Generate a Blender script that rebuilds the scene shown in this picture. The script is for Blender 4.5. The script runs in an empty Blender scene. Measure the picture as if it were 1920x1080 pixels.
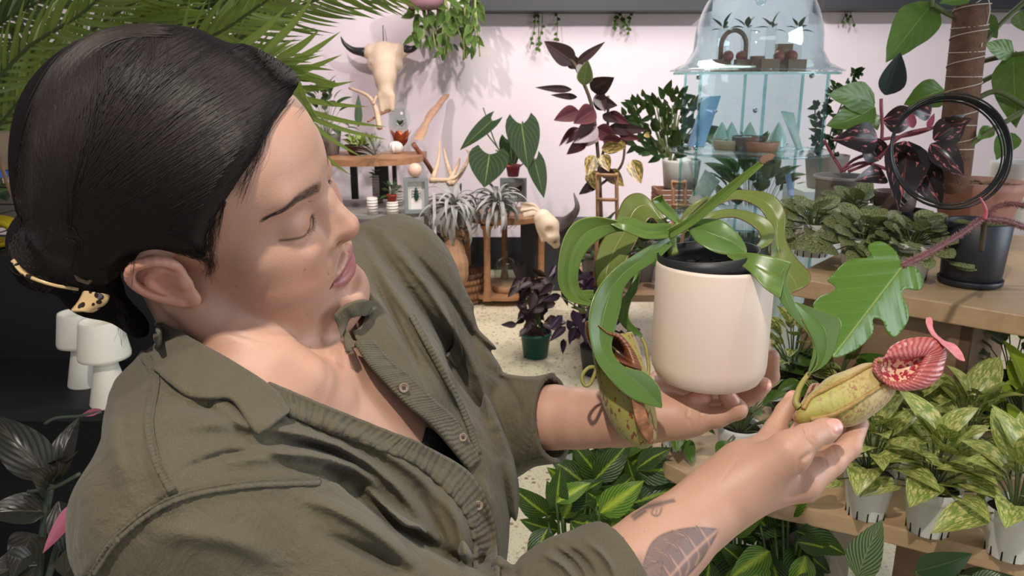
import bpy, bmesh, math, random, os
import numpy as np
from mathutils import Vector, Matrix

SC = bpy.context.scene
BODY_STEP, SHIRT_STEP, HAIR_COUNT = .0011, .0016, 6000
COL = SC.collection
PI = math.pi
random.seed(7)
rng = np.random.default_rng(7)

# ---------------------------------------------------------------- camera, exposure, world, lights
PITCH = math.radians(15.0)
CAMZ = 1.55
FPX = 1450.0                                   # focal length in pixels of a 1920 px wide frame
cam_d = bpy.data.cameras.new('camera')
cam = bpy.data.objects.new('camera', cam_d)
COL.objects.link(cam)
cam.location = (0, 0, CAMZ)
cam.rotation_euler = (PI / 2 - PITCH, 0, 0)
cam_d.sensor_width = 36.0
cam_d.lens = 36.0 * FPX / 1920.0
cam_d.clip_start = 0.02
cam_d.dof.use_dof = True
cam_d.dof.focus_distance = 0.74
cam_d.dof.aperture_fstop = 20.0
SC.camera = cam
SC.view_settings.view_transform = 'Standard'
SC.view_settings.look = 'None'
SC.view_settings.exposure = 0.08
SC.view_settings.gamma = 1.0
SC.view_settings.use_curve_mapping = False

W = bpy.data.worlds.new('world')
SC.world = W
W.use_nodes = True
wn = W.node_tree.nodes['Background']
wn.inputs[0].default_value = (0.80, 0.85, 1.0, 1)
wn.inputs[1].default_value = 0.20

def area(name, loc, target, size, power, col=(1, 1, 1), sy=None, spread=180):
    l = bpy.data.lights.new(name, 'AREA')
    l.shape = 'RECTANGLE'
    l.size = size
    l.size_y = sy or size
    l.energy = power
    l.color = col
    l.spread = math.radians(spread)
    o = bpy.data.objects.new(name, l)
    COL.objects.link(o)
    o.location = loc
    o.rotation_euler = (Vector(target) - Vector(loc)).to_track_quat('-Z', 'Y').to_euler()
    return o

def spot(name, loc, target, power, col=(1, 1, 1), ang=70, blend=.5, rad=.04):
    l = bpy.data.lights.new(name, 'SPOT')
    l.energy = power
    l.color = col
    l.spot_size = math.radians(ang)
    l.spot_blend = blend
    l.shadow_soft_size = rad
    o = bpy.data.objects.new(name, l)
    COL.objects.link(o)
    o.location = loc
    o.rotation_euler = (Vector(target) - Vector(loc)).to_track_quat('-Z', 'Y').to_euler()
    return o

# shop front windows: one to the right of and behind the camera, one behind it
area('window_daylight_right', (3.4, 0.6, 1.9), (0.6, 1.4, 1.2), 1.8, 58, (.80, .90, 1.0), 1.6)
area('window_daylight_back', (0.8, -2.2, 2.0), (0.3, 1.5, 1.1), 2.4, 16, (.95, .97, 1.0), 1.6)
# ceiling track lamps
spot('track_lamp_1', (-0.22, -0.15, 2.65), (0.1, 0.85, 1.2), 88, (1.0, .93, .84), 85, .6, .025)
spot('track_lamp_5', (0.55, 0.55, 2.65), (0.0, 0.75, 1.2), 20, (1.0, .93, .86), 80, .6, .06)
spot('track_lamp_2', (-1.2, 3.6, 3.1), (-0.9, 6.3, 1.0), 165, (1.0, .84, .86), 90, .7, .05)
spot('track_lamp_3', (0.9, 3.4, 3.1), (0.6, 6.3, 0.9), 165, (1.0, .90, .93), 95, .7, .05)
spot('track_lamp_4', (2.6, 3.2, 3.1), (3.0, 6.3, 1.4), 165, (.98, .95, 1.0), 95, .7, .06)
area('ceiling_panel', (0.4, 4.3, 3.3), (0.4, 4.6, 0.0), 1.4, 70, (1.0, .95, .86), 1.4)

# ---------------------------------------------------------------- coordinates
_cp, _sp = math.cos(PITCH), math.sin(PITCH)
def c2w(C):
    """camera frame (x right, y down, z forward; metres) -> world"""
    C = np.asarray(C, float)
    x, y, z = C[..., 0], C[..., 1], C[..., 2]
    return np.stack([x, z * _cp - y * _sp, CAMZ - y * _cp - z * _sp], -1)
def w2c(Wd):
    Wd = np.asarray(Wd, float)
    x, y, z = Wd[..., 0], Wd[..., 1], Wd[..., 2] - CAMZ
    return np.stack([x, -y * _sp - z * _cp, y * _cp - z * _sp], -1)
def PC(px, py, d):
    return np.array([(px - 960.0) / FPX * d, (py - 540.0) / FPX * d, d])
def PW(px, py, d):
    return c2w(PC(px, py, d))
def on_z(px, py, z):
    """point of the pixel's ray at world height z"""
    a = PW(px, py, 1.0) - np.array([0, 0, CAMZ])
    t = (z - CAMZ) / a[2]
    return np.array([0, 0, CAMZ]) + a * t
def on_y(px, py, y):
    a = PW(px, py, 1.0) - np.array([0, 0, CAMZ])
    return np.array([0, 0, CAMZ]) + a * (y / a[1])

# ---------------------------------------------------------------- objects
def setp(o, label=None, cat=None, group=None, kind=None):
    if label: o['label'] = label
    if cat: o['category'] = cat
    if group: o['group'] = group
    if kind: o['kind'] = kind
    return o
def empty(name, loc, label=None, cat=None, group=None):
    o = bpy.data.objects.new(name, None)
    o.empty_display_size = .05
    COL.objects.link(o)
    o.location = Vector([float(v) for v in loc])
    return setp(o, label, cat, group)

class MB:
    """mesh builder; vertices in world coordinates"""
    def __init__(s):
        s.v = []; s.f = []; s.uv = []; s.n = 0; s.attr = None; s.mi = []; s.cm = 0
    def add(s, verts, faces, uvs=None):
        verts = np.asarray(verts, float).reshape(-1, 3)
        s.v.append(verts)
        if uvs is None: uvs = np.zeros((len(verts), 2))
        s.uv.append(np.asarray(uvs, float))
        off = s.n
        for f in faces:
            s.f.append([i + off for i in f]); s.mi.append(s.cm)
        s.n += len(verts)
        return s
    def grid(s, G, UV=None, closed=False, flip=False):
        """G (a,b,3) grid of points; closed joins b ends"""
        a, b = G.shape[:2]
        if UV is None:
            UV = np.stack(np.meshgrid(np.linspace(0, 1, a), np.linspace(0, 1, b), indexing='ij'), -1)[..., ::-1]
        idx = np.arange(a * b).reshape(a, b)
        if closed: idx = np.concatenate([idx, idx[:, :1]], 1)
        q = np.stack([idx[:-1, :-1], idx[:-1, 1:], idx[1:, 1:], idx[1:, :-1]], -1).reshape(-1, 4)
        if flip: q = q[:, ::-1]
        return s.add(G.reshape(-1, 3), q.tolist(), UV.reshape(-1, 2))
    def box(s, c, size, rz=0, M=None):
        c = np.asarray(c, float); h = np.asarray(size, float) / 2
        v = np.array([[x, y, z] for x in (-1, 1) for y in (-1, 1) for z in (-1, 1)], float) * h
        if M is not None: v = v @ np.asarray(M).T
        elif rz:
            cz, sz = math.cos(rz), math.sin(rz)
            v = v @ np.array([[cz, sz, 0], [-sz, cz, 0], [0, 0, 1]])
        return s.add(v + c, [(0, 1, 3, 2), (4, 6, 7, 5), (0, 4, 5, 1), (2, 3, 7, 6), (0, 2, 6, 4), (1, 5, 7, 3)])
    def lathe(s, c, prof, seg=40, ang=(0, 2 * PI), tilt=None, sx=1, sy=1):
        prof = np.asarray(prof, float)
        full = abs(ang[1] - ang[0] - 2 * PI) < 1e-6
        th = np.linspace(ang[0], ang[1], seg, endpoint=not full)
        G = np.stack([prof[:, 0:1] * np.cos(th)[None] * sx, prof[:, 0:1] * np.sin(th)[None] * sy,
                      np.repeat(prof[:, 1:2], len(th), 1)], -1)
        if tilt is not None: G = G @ np.asarray(tilt).T
        a, b = G.shape[:2]
        UV = np.stack([np.repeat(np.linspace(0, 1, b)[None], a, 0), np.repeat(np.linspace(0, 1, a)[:, None], b, 1)], -1)
        return s.grid(G + np.asarray(c, float), UV, closed=full)
    def tube(s, pts, r, seg=8, cap=True, uvs=1.0):
        pts = np.asarray(pts, float); n = len(pts)
        r = np.full(n, r) if np.isscalar(r) else np.asarray(r, float)
        T = np.gradient(pts, axis=0); T /= np.linalg.norm(T, axis=1, keepdims=True) + 1e-12
        u = np.array([0, 0, 1.]) if abs(T[0][2]) < .9 else np.array([1., 0, 0])
        th = np.linspace(0, 2 * PI, seg, endpoint=False)
        G = np.zeros((n, seg, 3))
        for i in range(n):
            u = u - T[i] * (u @ T[i]); u /= np.linalg.norm(u) + 1e-12
            w = np.cross(T[i], u)
            G[i] = pts[i] + r[i] * (np.cos(th)[:, None] * u + np.sin(th)[:, None] * w)
        UV = np.stack([np.repeat(np.linspace(0, 1, seg)[None], n, 0), np.repeat(np.linspace(0, uvs, n)[:, None], seg, 1)], -1)
        off = s.n
        s.grid(G, UV, closed=True)
        if cap:
            s.f.append([off + i for i in range(seg)][::-1]); s.mi.append(s.cm)
            s.f.append([off + (n - 1) * seg + i for i in range(seg)]); s.mi.append(s.cm)
        return s
    def ball(s, c, r, seg=20, rings=12, M=None):
        th = np.linspace(0, PI, rings); ph = np.linspace(0, 2 * PI, seg, endpoint=False)
        r = np.full(3, r) if np.isscalar(r) else np.asarray(r, float)
        G = np.stack([np.sin(th)[:, None] * np.cos(ph), np.sin(th)[:, None] * np.sin(ph), np.repeat(np.cos(th)[:, None], seg, 1)], -1) * r
        if M is not None: G = G @ np.asarray(M).T
        UV = np.stack([np.repeat(ph[None] / 6.283, rings, 0), np.repeat(th[:, None] / PI, seg, 1)], -1)
        return s.grid(G + np.asarray(c, float), UV, closed=True)
    def build(s, name, mat, parent=None, smooth=True, solid=0, sub=0, bevel=0, loc=None, autos=None, offset=0):
        V = np.concatenate(s.v) if s.v else np.zeros((0, 3))
        UV = np.concatenate(s.uv)
        org = np.zeros(3)
        if parent is not None:
            org = np.array(abs_loc(parent))
        elif loc is not None: org = np.asarray(loc, float)
        elif len(V): org = np.array([V[:, 0].mean(), V[:, 1].mean(), V[:, 2].min()])
        me = bpy.data.meshes.new(name)
        me.from_pydata((V - org).tolist(), [], s.f)
        uvl = me.uv_layers.new(name='UVMap')
        li = np.zeros(len(me.loops), dtype=np.int32); me.loops.foreach_get('vertex_index', li)
        uvl.data.foreach_set('uv', UV[li].astype(np.float32).ravel())
        ms = mat if isinstance(mat, (list, tuple)) else [mat]
        for m in ms: me.materials.append(m)
        if len(ms) > 1: me.polygons.foreach_set('material_index', np.array(s.mi, dtype=np.int32))
        me.polygons.foreach_set('use_smooth', np.full(len(me.polygons), bool(smooth)))
        me.update()
        o = bpy.data.objects.new(name, me)
        COL.objects.link(o)
        if parent is not None: o.parent = parent
        else: o.location = org
        if bevel:
            m = o.modifiers.new('b', 'BEVEL'); m.width = bevel; m.segments = 2; m.limit_method = 'ANGLE'; m.harden_normals = False
        if sub:
            m = o.modifiers.new('s', 'SUBSURF'); m.levels = sub; m.render_levels = sub
        if solid:
            m = o.modifiers.new('t', 'SOLIDIFY'); m.thickness = solid; m.offset = offset
        if autos is not None:
            try: me.set_sharp_from_angle(angle=math.radians(autos))
            except Exception: pass
        return o
def abs_loc(o):
    l = Vector(o.location); p = o.parent
    while p is not None: l = l + p.location; p = p.parent
    return l

def catmull(P, n):
    """n samples through points P (k,m)"""
    P = np.asarray(P, float); k = len(P)
    if k == 2: return P[0] + (P[1] - P[0]) * np.linspace(0, 1, n)[:, None]
    Q = np.concatenate([2 * P[:1] - P[1:2], P, 2 * P[-1:] - P[-2:-1]])
    t = np.linspace(0, k - 1, n); i = np.minimum(t.astype(int), k - 2); f = (t - i)[:, None]
    a, b, c, d = Q[i], Q[i + 1], Q[i + 2], Q[i + 3]
    return .5 * ((2 * b) + (-a + c) * f + (2 * a - 5 * b + 4 * c - d) * f ** 2 + (-a + 3 * b - 3 * c + d) * f ** 3)
def unit(v):
    v = np.asarray(v, float); return v / (np.linalg.norm(v) + 1e-12)

# ---------------------------------------------------------------- materials
MATS = {}
class NT:
    def __init__(s, name):
        s.m = bpy.data.materials.new(name); s.m.use_nodes = True
        s.t = s.m.node_tree; s.b = s.t.nodes['Principled BSDF']
    def new(s, t, **kw):
        n = s.t.nodes.new(t)
        for k, v in kw.items(): setattr(n, k, v)
        return n
    def link(s, a, b): s.t.links.new(a, b)
    def put(s, sock, v):
        if isinstance(v, bpy.types.NodeSocket): s.link(v, sock)
        elif isinstance(v, (tuple, list)):
            sock.default_value = tuple(v) + ((1,) if len(v) == 3 and len(sock.default_value) == 4 else ())
        else: sock.default_value = v
    def math(s, op, a, b=0.0, c=0.0, clamp=False):
        n = s.new('ShaderNodeMath', operation=op); n.use_clamp = clamp
        s.put(n.inputs[0], a); s.put(n.inputs[1], b); s.put(n.inputs[2], c)
        return n.outputs[0]
    def mix(s, f, a, b, mode='MIX'):
        n = s.new('ShaderNodeMix', data_type='RGBA', blend_type=mode)
        s.put(n.inputs[0], f); s.put(n.inputs[6], a); s.put(n.inputs[7], b)
        return n.outputs[2]
    def ramp(s, f, stops):
        n = s.new('ShaderNodeValToRGB'); s.put(n.inputs[0], f)
        e = n.color_ramp.elements
        while len(e) > 1: e.remove(e[-1])
        e[0].position, e[0].color = stops[0][0], _c4(stops[0][1])
        for p, c in stops[1:]:
            x = e.new(p); x.color = _c4(c)
        return n.outputs[0]
    def noise(s, scale, detail=3, rough=.5, vec=None, dist=0, out=0):
        n = s.new('ShaderNodeTexNoise'); n.inputs['Scale'].default_value = scale
        n.inputs['Detail'].default_value = detail; n.inputs['Roughness'].default_value = rough
        n.inputs['Distortion'].default_value = dist
        if vec is not None: s.link(vec, n.inputs['Vector'])
        return n.outputs[out]
    def voronoi(s, scale, vec=None, feature='F1', out='Distance', rnd=1):
        n = s.new('ShaderNodeTexVoronoi', feature=feature); n.inputs['Scale'].default_value = scale
        n.inputs['Randomness'].default_value = rnd
        if vec is not None: s.link(vec, n.inputs['Vector'])
        return n.outputs[out]
    def coord(s, w='Object'):
        return s.new('ShaderNodeTexCoord').outputs[w]
    def mapping(s, vec, scale=(1, 1, 1), rot=(0, 0, 0), loc=(0, 0, 0)):
        n = s.new('ShaderNodeMapping'); s.link(vec, n.inputs[0])
        n.inputs['Scale'].default_value = scale; n.inputs['Rotation'].default_value = rot; n.inputs['Location'].default_value = loc
        return n.outputs[0]
    def uv(s):
        n = s.new('ShaderNodeSeparateXYZ'); s.link(s.coord('UV'), n.inputs[0])
        return n.outputs[0], n.outputs[1]
    def xyz(s, vec):
        n = s.new('ShaderNodeSeparateXYZ'); s.link(vec, n.inputs[0]); return n.outputs
    def bump(s, h, strength=.3, dist=.002, normal=None):
        n = s.new('ShaderNodeBump'); n.inputs['Strength'].default_value = strength
        n.inputs['Distance'].default_value = dist; s.link(h, n.inputs['Height'])
        if normal is not None: s.link(normal, n.inputs['Normal'])
        return n.outputs[0]
    def fin(s, col=None, rough=None, **kw):
        if col is not None: s.put(s.b.inputs['Base Color'], col)
        if rough is not None: s.put(s.b.inputs['Roughness'], rough)
        for k, v in kw.items(): s.put(s.b.inputs[k.replace('_', ' ')], v)
        return s.m
def _c4(c): return tuple(c) + ((1,) if len(c) == 3 else ())
def srgb(r, g, b):
    f = lambda c: (c / 255 / 12.92) if c / 255 <= .04045 else ((c / 255 + .055) / 1.055) ** 2.4
    return (f(r), f(g), f(b))
def plain(name, col, rough=.5, noise=.0, nscale=20, bump=0, bscale=200, bdist=.001, **kw):
    if name in MATS: return MATS[name]
    n = NT(name)
    c = col
    if noise:
        v = n.noise(nscale, 4, .6, n.coord())
        c = n.mix(n.math('MULTIPLY', n.math('SUBTRACT', v, .35, clamp=True), noise * 3, clamp=True), col, tuple(x * .45 for x in col))
    if bump:
        n.link(n.bump(n.noise(bscale, 4, .6, n.coord()), bump, bdist), n.b.inputs['Normal'])
    MATS[name] = n.fin(c, rough, **kw)
    return MATS[name]

def leafmat(name, base, edge=None, vein=None, veinw=.03, side=0, slant=1.4, sidew=.12, sidecol=None,
            mott=None, mottscale=8, mottlo=.5, mothi=.58, rough=.38, back=None, center=None, centerw=.2, marg=None, margw=.04,
            trans=.12, bump=.25, var=.25):
    """procedural leaf: UV u across (midrib .5), v along"""
    n = NT(name)
    u, v = n.uv()
    au = n.math('ABSOLUTE', n.math('SUBTRACT', u, .5))          # 0 .. .5
    vec = n.coord('UV')
    nz = n.noise(3.0, 3, .6, n.coord())
    dark = tuple(x * (1 - var) for x in base)
    light = tuple(min(1, x * (1 + var)) for x in base)
    c = n.mix(nz, dark, light)
    if center is not None:
        w = n.math('ADD', au, n.math('MULTIPLY', n.math('SUBTRACT', n.noise(14, 2, .5, vec), .5), .12))
        c = n.mix(n.math('SUBTRACT', 1, n.math('DIVIDE', w, centerw), clamp=True), c, center)
    if mott is not None:
        mp = n.mapping(vec, (1.7, .8, 1))
        geo = n.math('ADD', n.noise(mottscale, 4, .62, mp, .6), n.math('MULTIPLY', n.math('SUBTRACT', n.noise(1.5, 2, .5, n.coord()), .5), .0))
        f = n.math('DIVIDE', n.math('SUBTRACT', geo, mottlo), mothi - mottlo, clamp=True)
        c = n.mix(f, c, mott)
    h = None
    if side:
        # side veins run outwards and forwards
        ph = n.math('SUBTRACT', v, n.math('MULTIPLY', au, slant))
        s_ = n.math('ABSOLUTE', n.math('SUBTRACT', n.math('FRACT', n.math('MULTIPLY', ph, side)), .5))
        line = n.math('SUBTRACT', 1, n.math('DIVIDE', s_, sidew), clamp=True)
        if sidecol is not None or vein is not None:
            c = n.mix(line, c, sidecol or vein)
        h = s_
    mid = n.math('SUBTRACT', 1, n.math('DIVIDE', au, veinw), clamp=True)
    if vein is not None: c = n.mix(mid, c, vein)
    if marg is not None:
        c = n.mix(n.math('DIVIDE', n.math('SUBTRACT', au, .5 - margw), margw, clamp=True), c, marg)
    if edge is not None:
        c = n.mix(n.math('MULTIPLY', n.math('POWER', n.math('MULTIPLY', au, 2), 3), .6), c, edge)
    if back is not None:
        g = n.new('ShaderNodeNewGeometry')
        c = n.mix(g.outputs['Backfacing'], c, back)
    hh = n.math('MULTIPLY', mid, -1.0)
    if h is not None: hh = n.math('ADD', hh, n.math('MULTIPLY', h, .9))
    nb = n.bump(hh, bump, .003)
    nb = n.bump(n.noise(60, 2, .5, n.coord()), .12, .001, nb)
    n.link(nb, n.b.inputs['Normal'])
    n.fin(c, rough)
    if trans:
        out = n.t.nodes['Material Output']
        tr = n.new('ShaderNodeBsdfTranslucent'); n.put(tr.inputs[0], n.mix(.5, c, (.25, .45, .05)) if base[1] > base[0] else c)
        ms = n.new('ShaderNodeMixShader'); ms.inputs[0].default_value = trans
        n.link(n.b.outputs[0], ms.inputs[1]); n.link(tr.outputs[0], ms.inputs[2]); n.link(ms.outputs[0], out.inputs[0])
    MATS[name] = n.m
    return n.m

def glassmat(name='clear_glass', col=(.9, .97, .95), alpha=.18, rough=.02):
    if name in MATS: return MATS[name]
    n = NT(name)
    out = n.t.nodes['Material Output']
    tr = n.new('ShaderNodeBsdfTransparent'); tr.inputs[0].default_value = _c4(col)
    gl = n.new('ShaderNodeBsdfGlossy'); gl.inputs['Roughness'].default_value = rough; gl.inputs[0].default_value = (1, 1, 1, 1)
    lw = n.new('ShaderNodeLayerWeight'); lw.inputs[0].default_value = .5
    f = n.math('ADD', n.math('MULTIPLY', n.math('POWER', lw.outputs['Facing'], 4.0), .55), .035 + alpha * .06, clamp=True)
    ms = n.new('ShaderNodeMixShader'); n.link(f, ms.inputs[0]); n.link(tr.outputs[0], ms.inputs[1]); n.link(gl.outputs[0], ms.inputs[2])
    n.link(ms.outputs[0], out.inputs[0])
    MATS[name] = n.m
    return n.m

# ---------------------------------------------------------------- leaves
PROF = {
 'lance': [0.02, .30, .62, .86, .98, 1.0, .93, .80, .60, .34, 0.0],
 'ovate': [0.10, .62, .90, 1.0, .98, .90, .78, .63, .45, .24, 0.0],
 'heart': [0.62, .92, 1.0, .98, .92, .82, .70, .55, .38, .19, 0.0],
 'round': [0.30, .72, .92, 1.0, 1.0, .98, .92, .82, .66, .42, 0.0],
 'strap': [0.7, .85, .95, 1.0, 1.0, .98, .92, .82, .66, .4, 0.0],
 'blade': [0.5, .9, 1.0, .98, .92, .84, .74, .62, .46, .26, 0.0],
}
def leaf(mb, base, d, up, L, Wd, shape='ovate', droop=.4, fold=.25, lobe=0, nv=11, nu=5, wave=0, curl=0, r=random):
    """one leaf: d direction, up surface normal hint, Wd full width"""
    base = np.asarray(base, float); d = unit(d); up = unit(up - d * np.dot(up, d)); side = np.cross(d, up)
    prof = np.interp(np.linspace(0, 1, nv), np.linspace(0, 1, 11), PROF[shape])
    v = np.linspace(0, 1, nv); u = np.linspace(-1, 1, nu)
    # centre line bends downwards (away from up)
    ang = droop * v
    step = L / (nv - 1)
    cl = np.zeros((nv, 3)); dirs = np.zeros((nv, 3)); ups = np.zeros((nv, 3))
    p = base.copy()
    for i in range(nv):
        a = ang[i]
        di = d * math.cos(a) - up * math.sin(a); ui = up * math.cos(a) + d * math.sin(a)
        cl[i] = p; dirs[i] = di; ups[i] = ui; p = p + di * step
    hw = prof * Wd / 2
    ph = r.random() * 6
    au = np.abs(u)
    G = (cl[:, None] + side[None, None] * (hw[:, None] * u[None] * math.cos(fold))[..., None]
         + ups[:, None] * (hw[:, None] * au[None] * math.sin(fold))[..., None])
    if curl: G = G - ups[:, None] * ((hw[:, None] * (au ** 2.5)[None]) * curl)[..., None]
    if wave: G = G + ups[:, None] * (np.sin(v * 16 + ph)[:, None] * (au ** 2)[None] * Wd * wave * np.sign(u + .01)[None] ** 0)[..., None]
    if lobe: G = G - dirs[:1, None] * ((au ** 2)[None] * ((1 - v) ** 3)[:, None] * L * lobe)[..., None]
    UV = np.stack([np.repeat(((u + 1) / 2)[None], nv, 0), np.repeat(v[:, None], nu, 1)], -1)
    mb.grid(G, UV)
# ---------------------------------------------------------------- implicit surfaces -> mesh
def smin(a, b, k):
    if k <= 0: return np.minimum(a, b)
    h = np.maximum(k - np.abs(a - b), 0) / k
    return np.minimum(a, b) - h * h * k * .25
def smax(a, b, k): return -smin(-a, -b, k)

class Field:
    def __init__(s):
        s.p = []; s.post = []
    def cone(s, a, b, ra, rb, k=.01, op='u'):
        a = np.asarray(a, float); b = np.asarray(b, float)
        s.p.append(('c', (a, b, ra, rb), k, op, (a + b) / 2, np.linalg.norm(a - b) / 2 + max(ra, rb)))
    def group(s, k): s.p.append(('g', None, k, 'g', None, 0))
    def ball(s, c, r, k=.01, op='u'):
        s.cone(c, c, r, r, k, op)
    def ell(s, c, M, r, k=.01, op='u'):
        """M rows = local axes"""
        c = np.asarray(c, float); r = np.asarray(r, float)
        s.p.append(('e', (c, np.asarray(M, float), r), k, op, c, r.max()))
    def chain(s, pts, rs, k=.008, op='u', n=0):
        pts = np.asarray(pts, float); rs = np.asarray(rs, float)
        if n:
            q = catmull(np.c_[pts, rs], n); pts, rs = q[:, :3], q[:, 3]
        for i in range(len(pts) - 1): s.cone(pts[i], pts[i + 1], rs[i], rs[i + 1], k if i == 0 else min(k, .35 * rs[i]) if n == 0 else .2 * rs[i], op)
    def plist(s, c=None, r=None):
        if c is None: return s.p
        return [q for q in s.p if q[0] == 'g' or np.linalg.norm(q[4] - c) - q[5] <= r + 1.5 * q[2]]
    def __call__(s, P, prims=None):
        d = np.full(len(P), .25); base = None; gk = 0
        for (t, a, k, op, _, _) in (s.p if prims is None else prims):
            if t == 'g':
                base = d if base is None else smin(base, d, gk); gk = k; d = np.full(len(P), .25); continue
            if t == 'c':
                A, B, ra, rb = a
                ab = B - A; l2 = ab @ ab
                pa = P - A
                if l2 < 1e-12: q = np.sqrt((pa * pa).sum(1)) - ra
                else:
                    h = np.clip(pa @ ab / l2, 0, 1)
                    e = pa - h[:, None] * ab
                    q = np.sqrt((e * e).sum(1)) - (ra + (rb - ra) * h)
            else:
                c, M, r = a
                l = (P - c) @ M.T
                k0 = np.sqrt(((l / r) ** 2).sum(1)) + 1e-9
                k1 = np.sqrt(((l / (r * r)) ** 2).sum(1)) + 1e-9
                q = np.maximum(k0 * (k0 - 1) / k1, np.sqrt((l * l).sum(1)) - r.max())
            d = smin(d, q, k) if op == 'u' else smax(d, -q, k)
        if base is not None: d = smin(base, d, gk)
        for f in s.post: d = f(P, d)
        return d
    def hit(s, px, py, d0=.3, d1=1.3):
        """camera-axis depth where the pixel's ray meets the surface (vectorised)"""
        px = np.atleast_1d(np.asarray(px, float)); py = np.atleast_1d(np.asarray(py, float))
        t = np.full(len(px), d0)
        R = np.stack([(px - 960) / FPX, (py - 540) / FPX, np.ones(len(px))], 1)
        L = np.linalg.norm(R, axis=1)
        for _ in range(70):
            v = s(R * t[:, None])
            t = np.minimum(t + v * .85 / L, d1)
            if (np.abs(v)[t < d1 - 1e-6] < .00025).all(): break
        return t

def sdf_mesh(F, lo, hi, h, B=20):
    """sparse surface nets; returns verts, quads"""
    lo = np.asarray(lo, float); hi = np.asarray(hi, float)
    nb = np.ceil((hi - lo) / (B * h)).astype(int)
    ii = np.stack(np.meshgrid(*[np.arange(n) for n in nb], indexing='ij'), -1).reshape(-1, 3)
    cen = lo + (ii + .5) * B * h
    hd = B * h * .8661
    dv = F(cen)
    keep = ii[np.abs(dv) < hd * 1.6 + .004]
    off = np.stack(np.meshgrid(*[np.arange(B + 1)] * 3, indexing='ij'), -1)
    dims = nb * B + 4
    def key(c): return ((c[..., 0] + 1) * dims[1] + (c[..., 1] + 1)) * dims[2] + (c[..., 2] + 1)
    VK = []; VP = []; QK = []
    usable = hasattr(F, 'plist')
    for b in keep:
        i0 = b * B
        c = lo + (b + .5) * B * h
        S = (lo + (i0 + off) * h).reshape(-1, 3)
        v = (F(S, F.plist(c, hd + .022)) if usable else F(S)).reshape(B + 1, B + 1, B + 1)
        if v.min() > 0 or v.max() < 0: continue
        acc = np.zeros((B, B, B, 3)); cnt = np.zeros((B, B, B))
        for ax in range(3):
            sl0 = [slice(None)] * 3; sl1 = [slice(None)] * 3
            sl0[ax] = slice(0, B); sl1[ax] = slice(1, B + 1)
            a = v[tuple(sl0)]; e = v[tuple(sl1)]
            cr = (a < 0) != (e < 0)
            t = np.where(cr, a / (a - e + 1e-20), 0)
            o1, o2 = [x for x in range(3) if x != ax]
            for d1 in (0, 1):
                for d2 in (0, 1):
                    s_ = [slice(None)] * 3
                    s_[o1] = slice(d1, d1 + B); s_[o2] = slice(d2, d2 + B)
                    m = cr[tuple(s_)]; tt = t[tuple(s_)]
                    cnt += m
                    acc[..., ax] += np.where(m, tt, 0)
                    acc[..., o1] += m * d1; acc[..., o2] += m * d2
            # quads owned by this block: edges with start index in [0,B) on every axis
            s_ = [slice(0, B)] * 3
            m = cr[tuple(s_)]
            idx = np.argwhere(m)
            if len(idx):
                g = idx + i0
                e1 = np.zeros(3, int); e2 = np.zeros(3, int); e1[o1] = 1; e2[o2] = 1
                q = np.stack([key(g), key(g - e1), key(g - e1 - e2), key(g - e2)], 1)
                sign = a[tuple(s_)][m] < 0
                if ax == 1: sign = ~sign
                q[~sign] = q[~sign][:, ::-1]
                QK.append(q)
        m = cnt > 0
        idx = np.argwhere(m)
        VK.append(key(idx + i0)); VP.append(lo + (idx + i0 + acc[m] / cnt[m][:, None]) * h)
    VK = np.concatenate(VK); VP = np.concatenate(VP); QK = np.concatenate(QK)
    o = np.argsort(VK); VK = VK[o]; VP = VP[o]
    j = np.minimum(np.searchsorted(VK, QK), len(VK) - 1)
    ok = (VK[j] == QK).all(1)
    return VP, j[ok]

def np_mesh(name, V, Q, mat, parent, colors=None, smooth=True, split=None):
    """mesh object from numpy arrays (world coordinates)"""
    org = np.array(abs_loc(parent)) if parent is not None else V.mean(0)
    me = bpy.data.meshes.new(name)
    n = Q.shape[1]
    me.vertices.add(len(V)); me.vertices.foreach_set('co', (V - org).astype(np.float32).ravel())
    me.loops.add(Q.size); me.loops.foreach_set('vertex_index', Q.astype(np.int32).ravel())
    me.polygons.add(len(Q))
    me.polygons.foreach_set('loop_start', (np.arange(len(Q)) * n).astype(np.int32))
    me.polygons.foreach_set('loop_total', np.full(len(Q), n, dtype=np.int32))
    me.polygons.foreach_set('use_smooth', np.full(len(Q), smooth))
    me.update(calc_edges=True)
    if colors is not None:
        for an, c in colors.items():
            ca = me.color_attributes.new(name=an, type='FLOAT_COLOR', domain='POINT')
            ca.data.foreach_set('color', np.c_[c, np.ones(len(c))].astype(np.float32).ravel())
    me.materials.append(mat)
    o = bpy.data.objects.new(name, me)
    COL.objects.link(o)
    if parent is not None: o.parent = parent
    else: o.location = org
    return o

def smooth_mesh(V, Q, it=2, lam=.5):
    e = np.concatenate([Q[:, [0, 1]], Q[:, [1, 2]], Q[:, [2, 3]], Q[:, [3, 0]]])
    e = np.concatenate([e, e[:, ::-1]])
    cnt = np.bincount(e[:, 0], minlength=len(V))[:, None]
    for _ in range(it):
        a = np.stack([np.bincount(e[:, 0], weights=V[e[:, 1], i], minlength=len(V)) for i in range(3)], 1)
        V = V + lam * (a / np.maximum(cnt, 1) - V)
    return V

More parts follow.
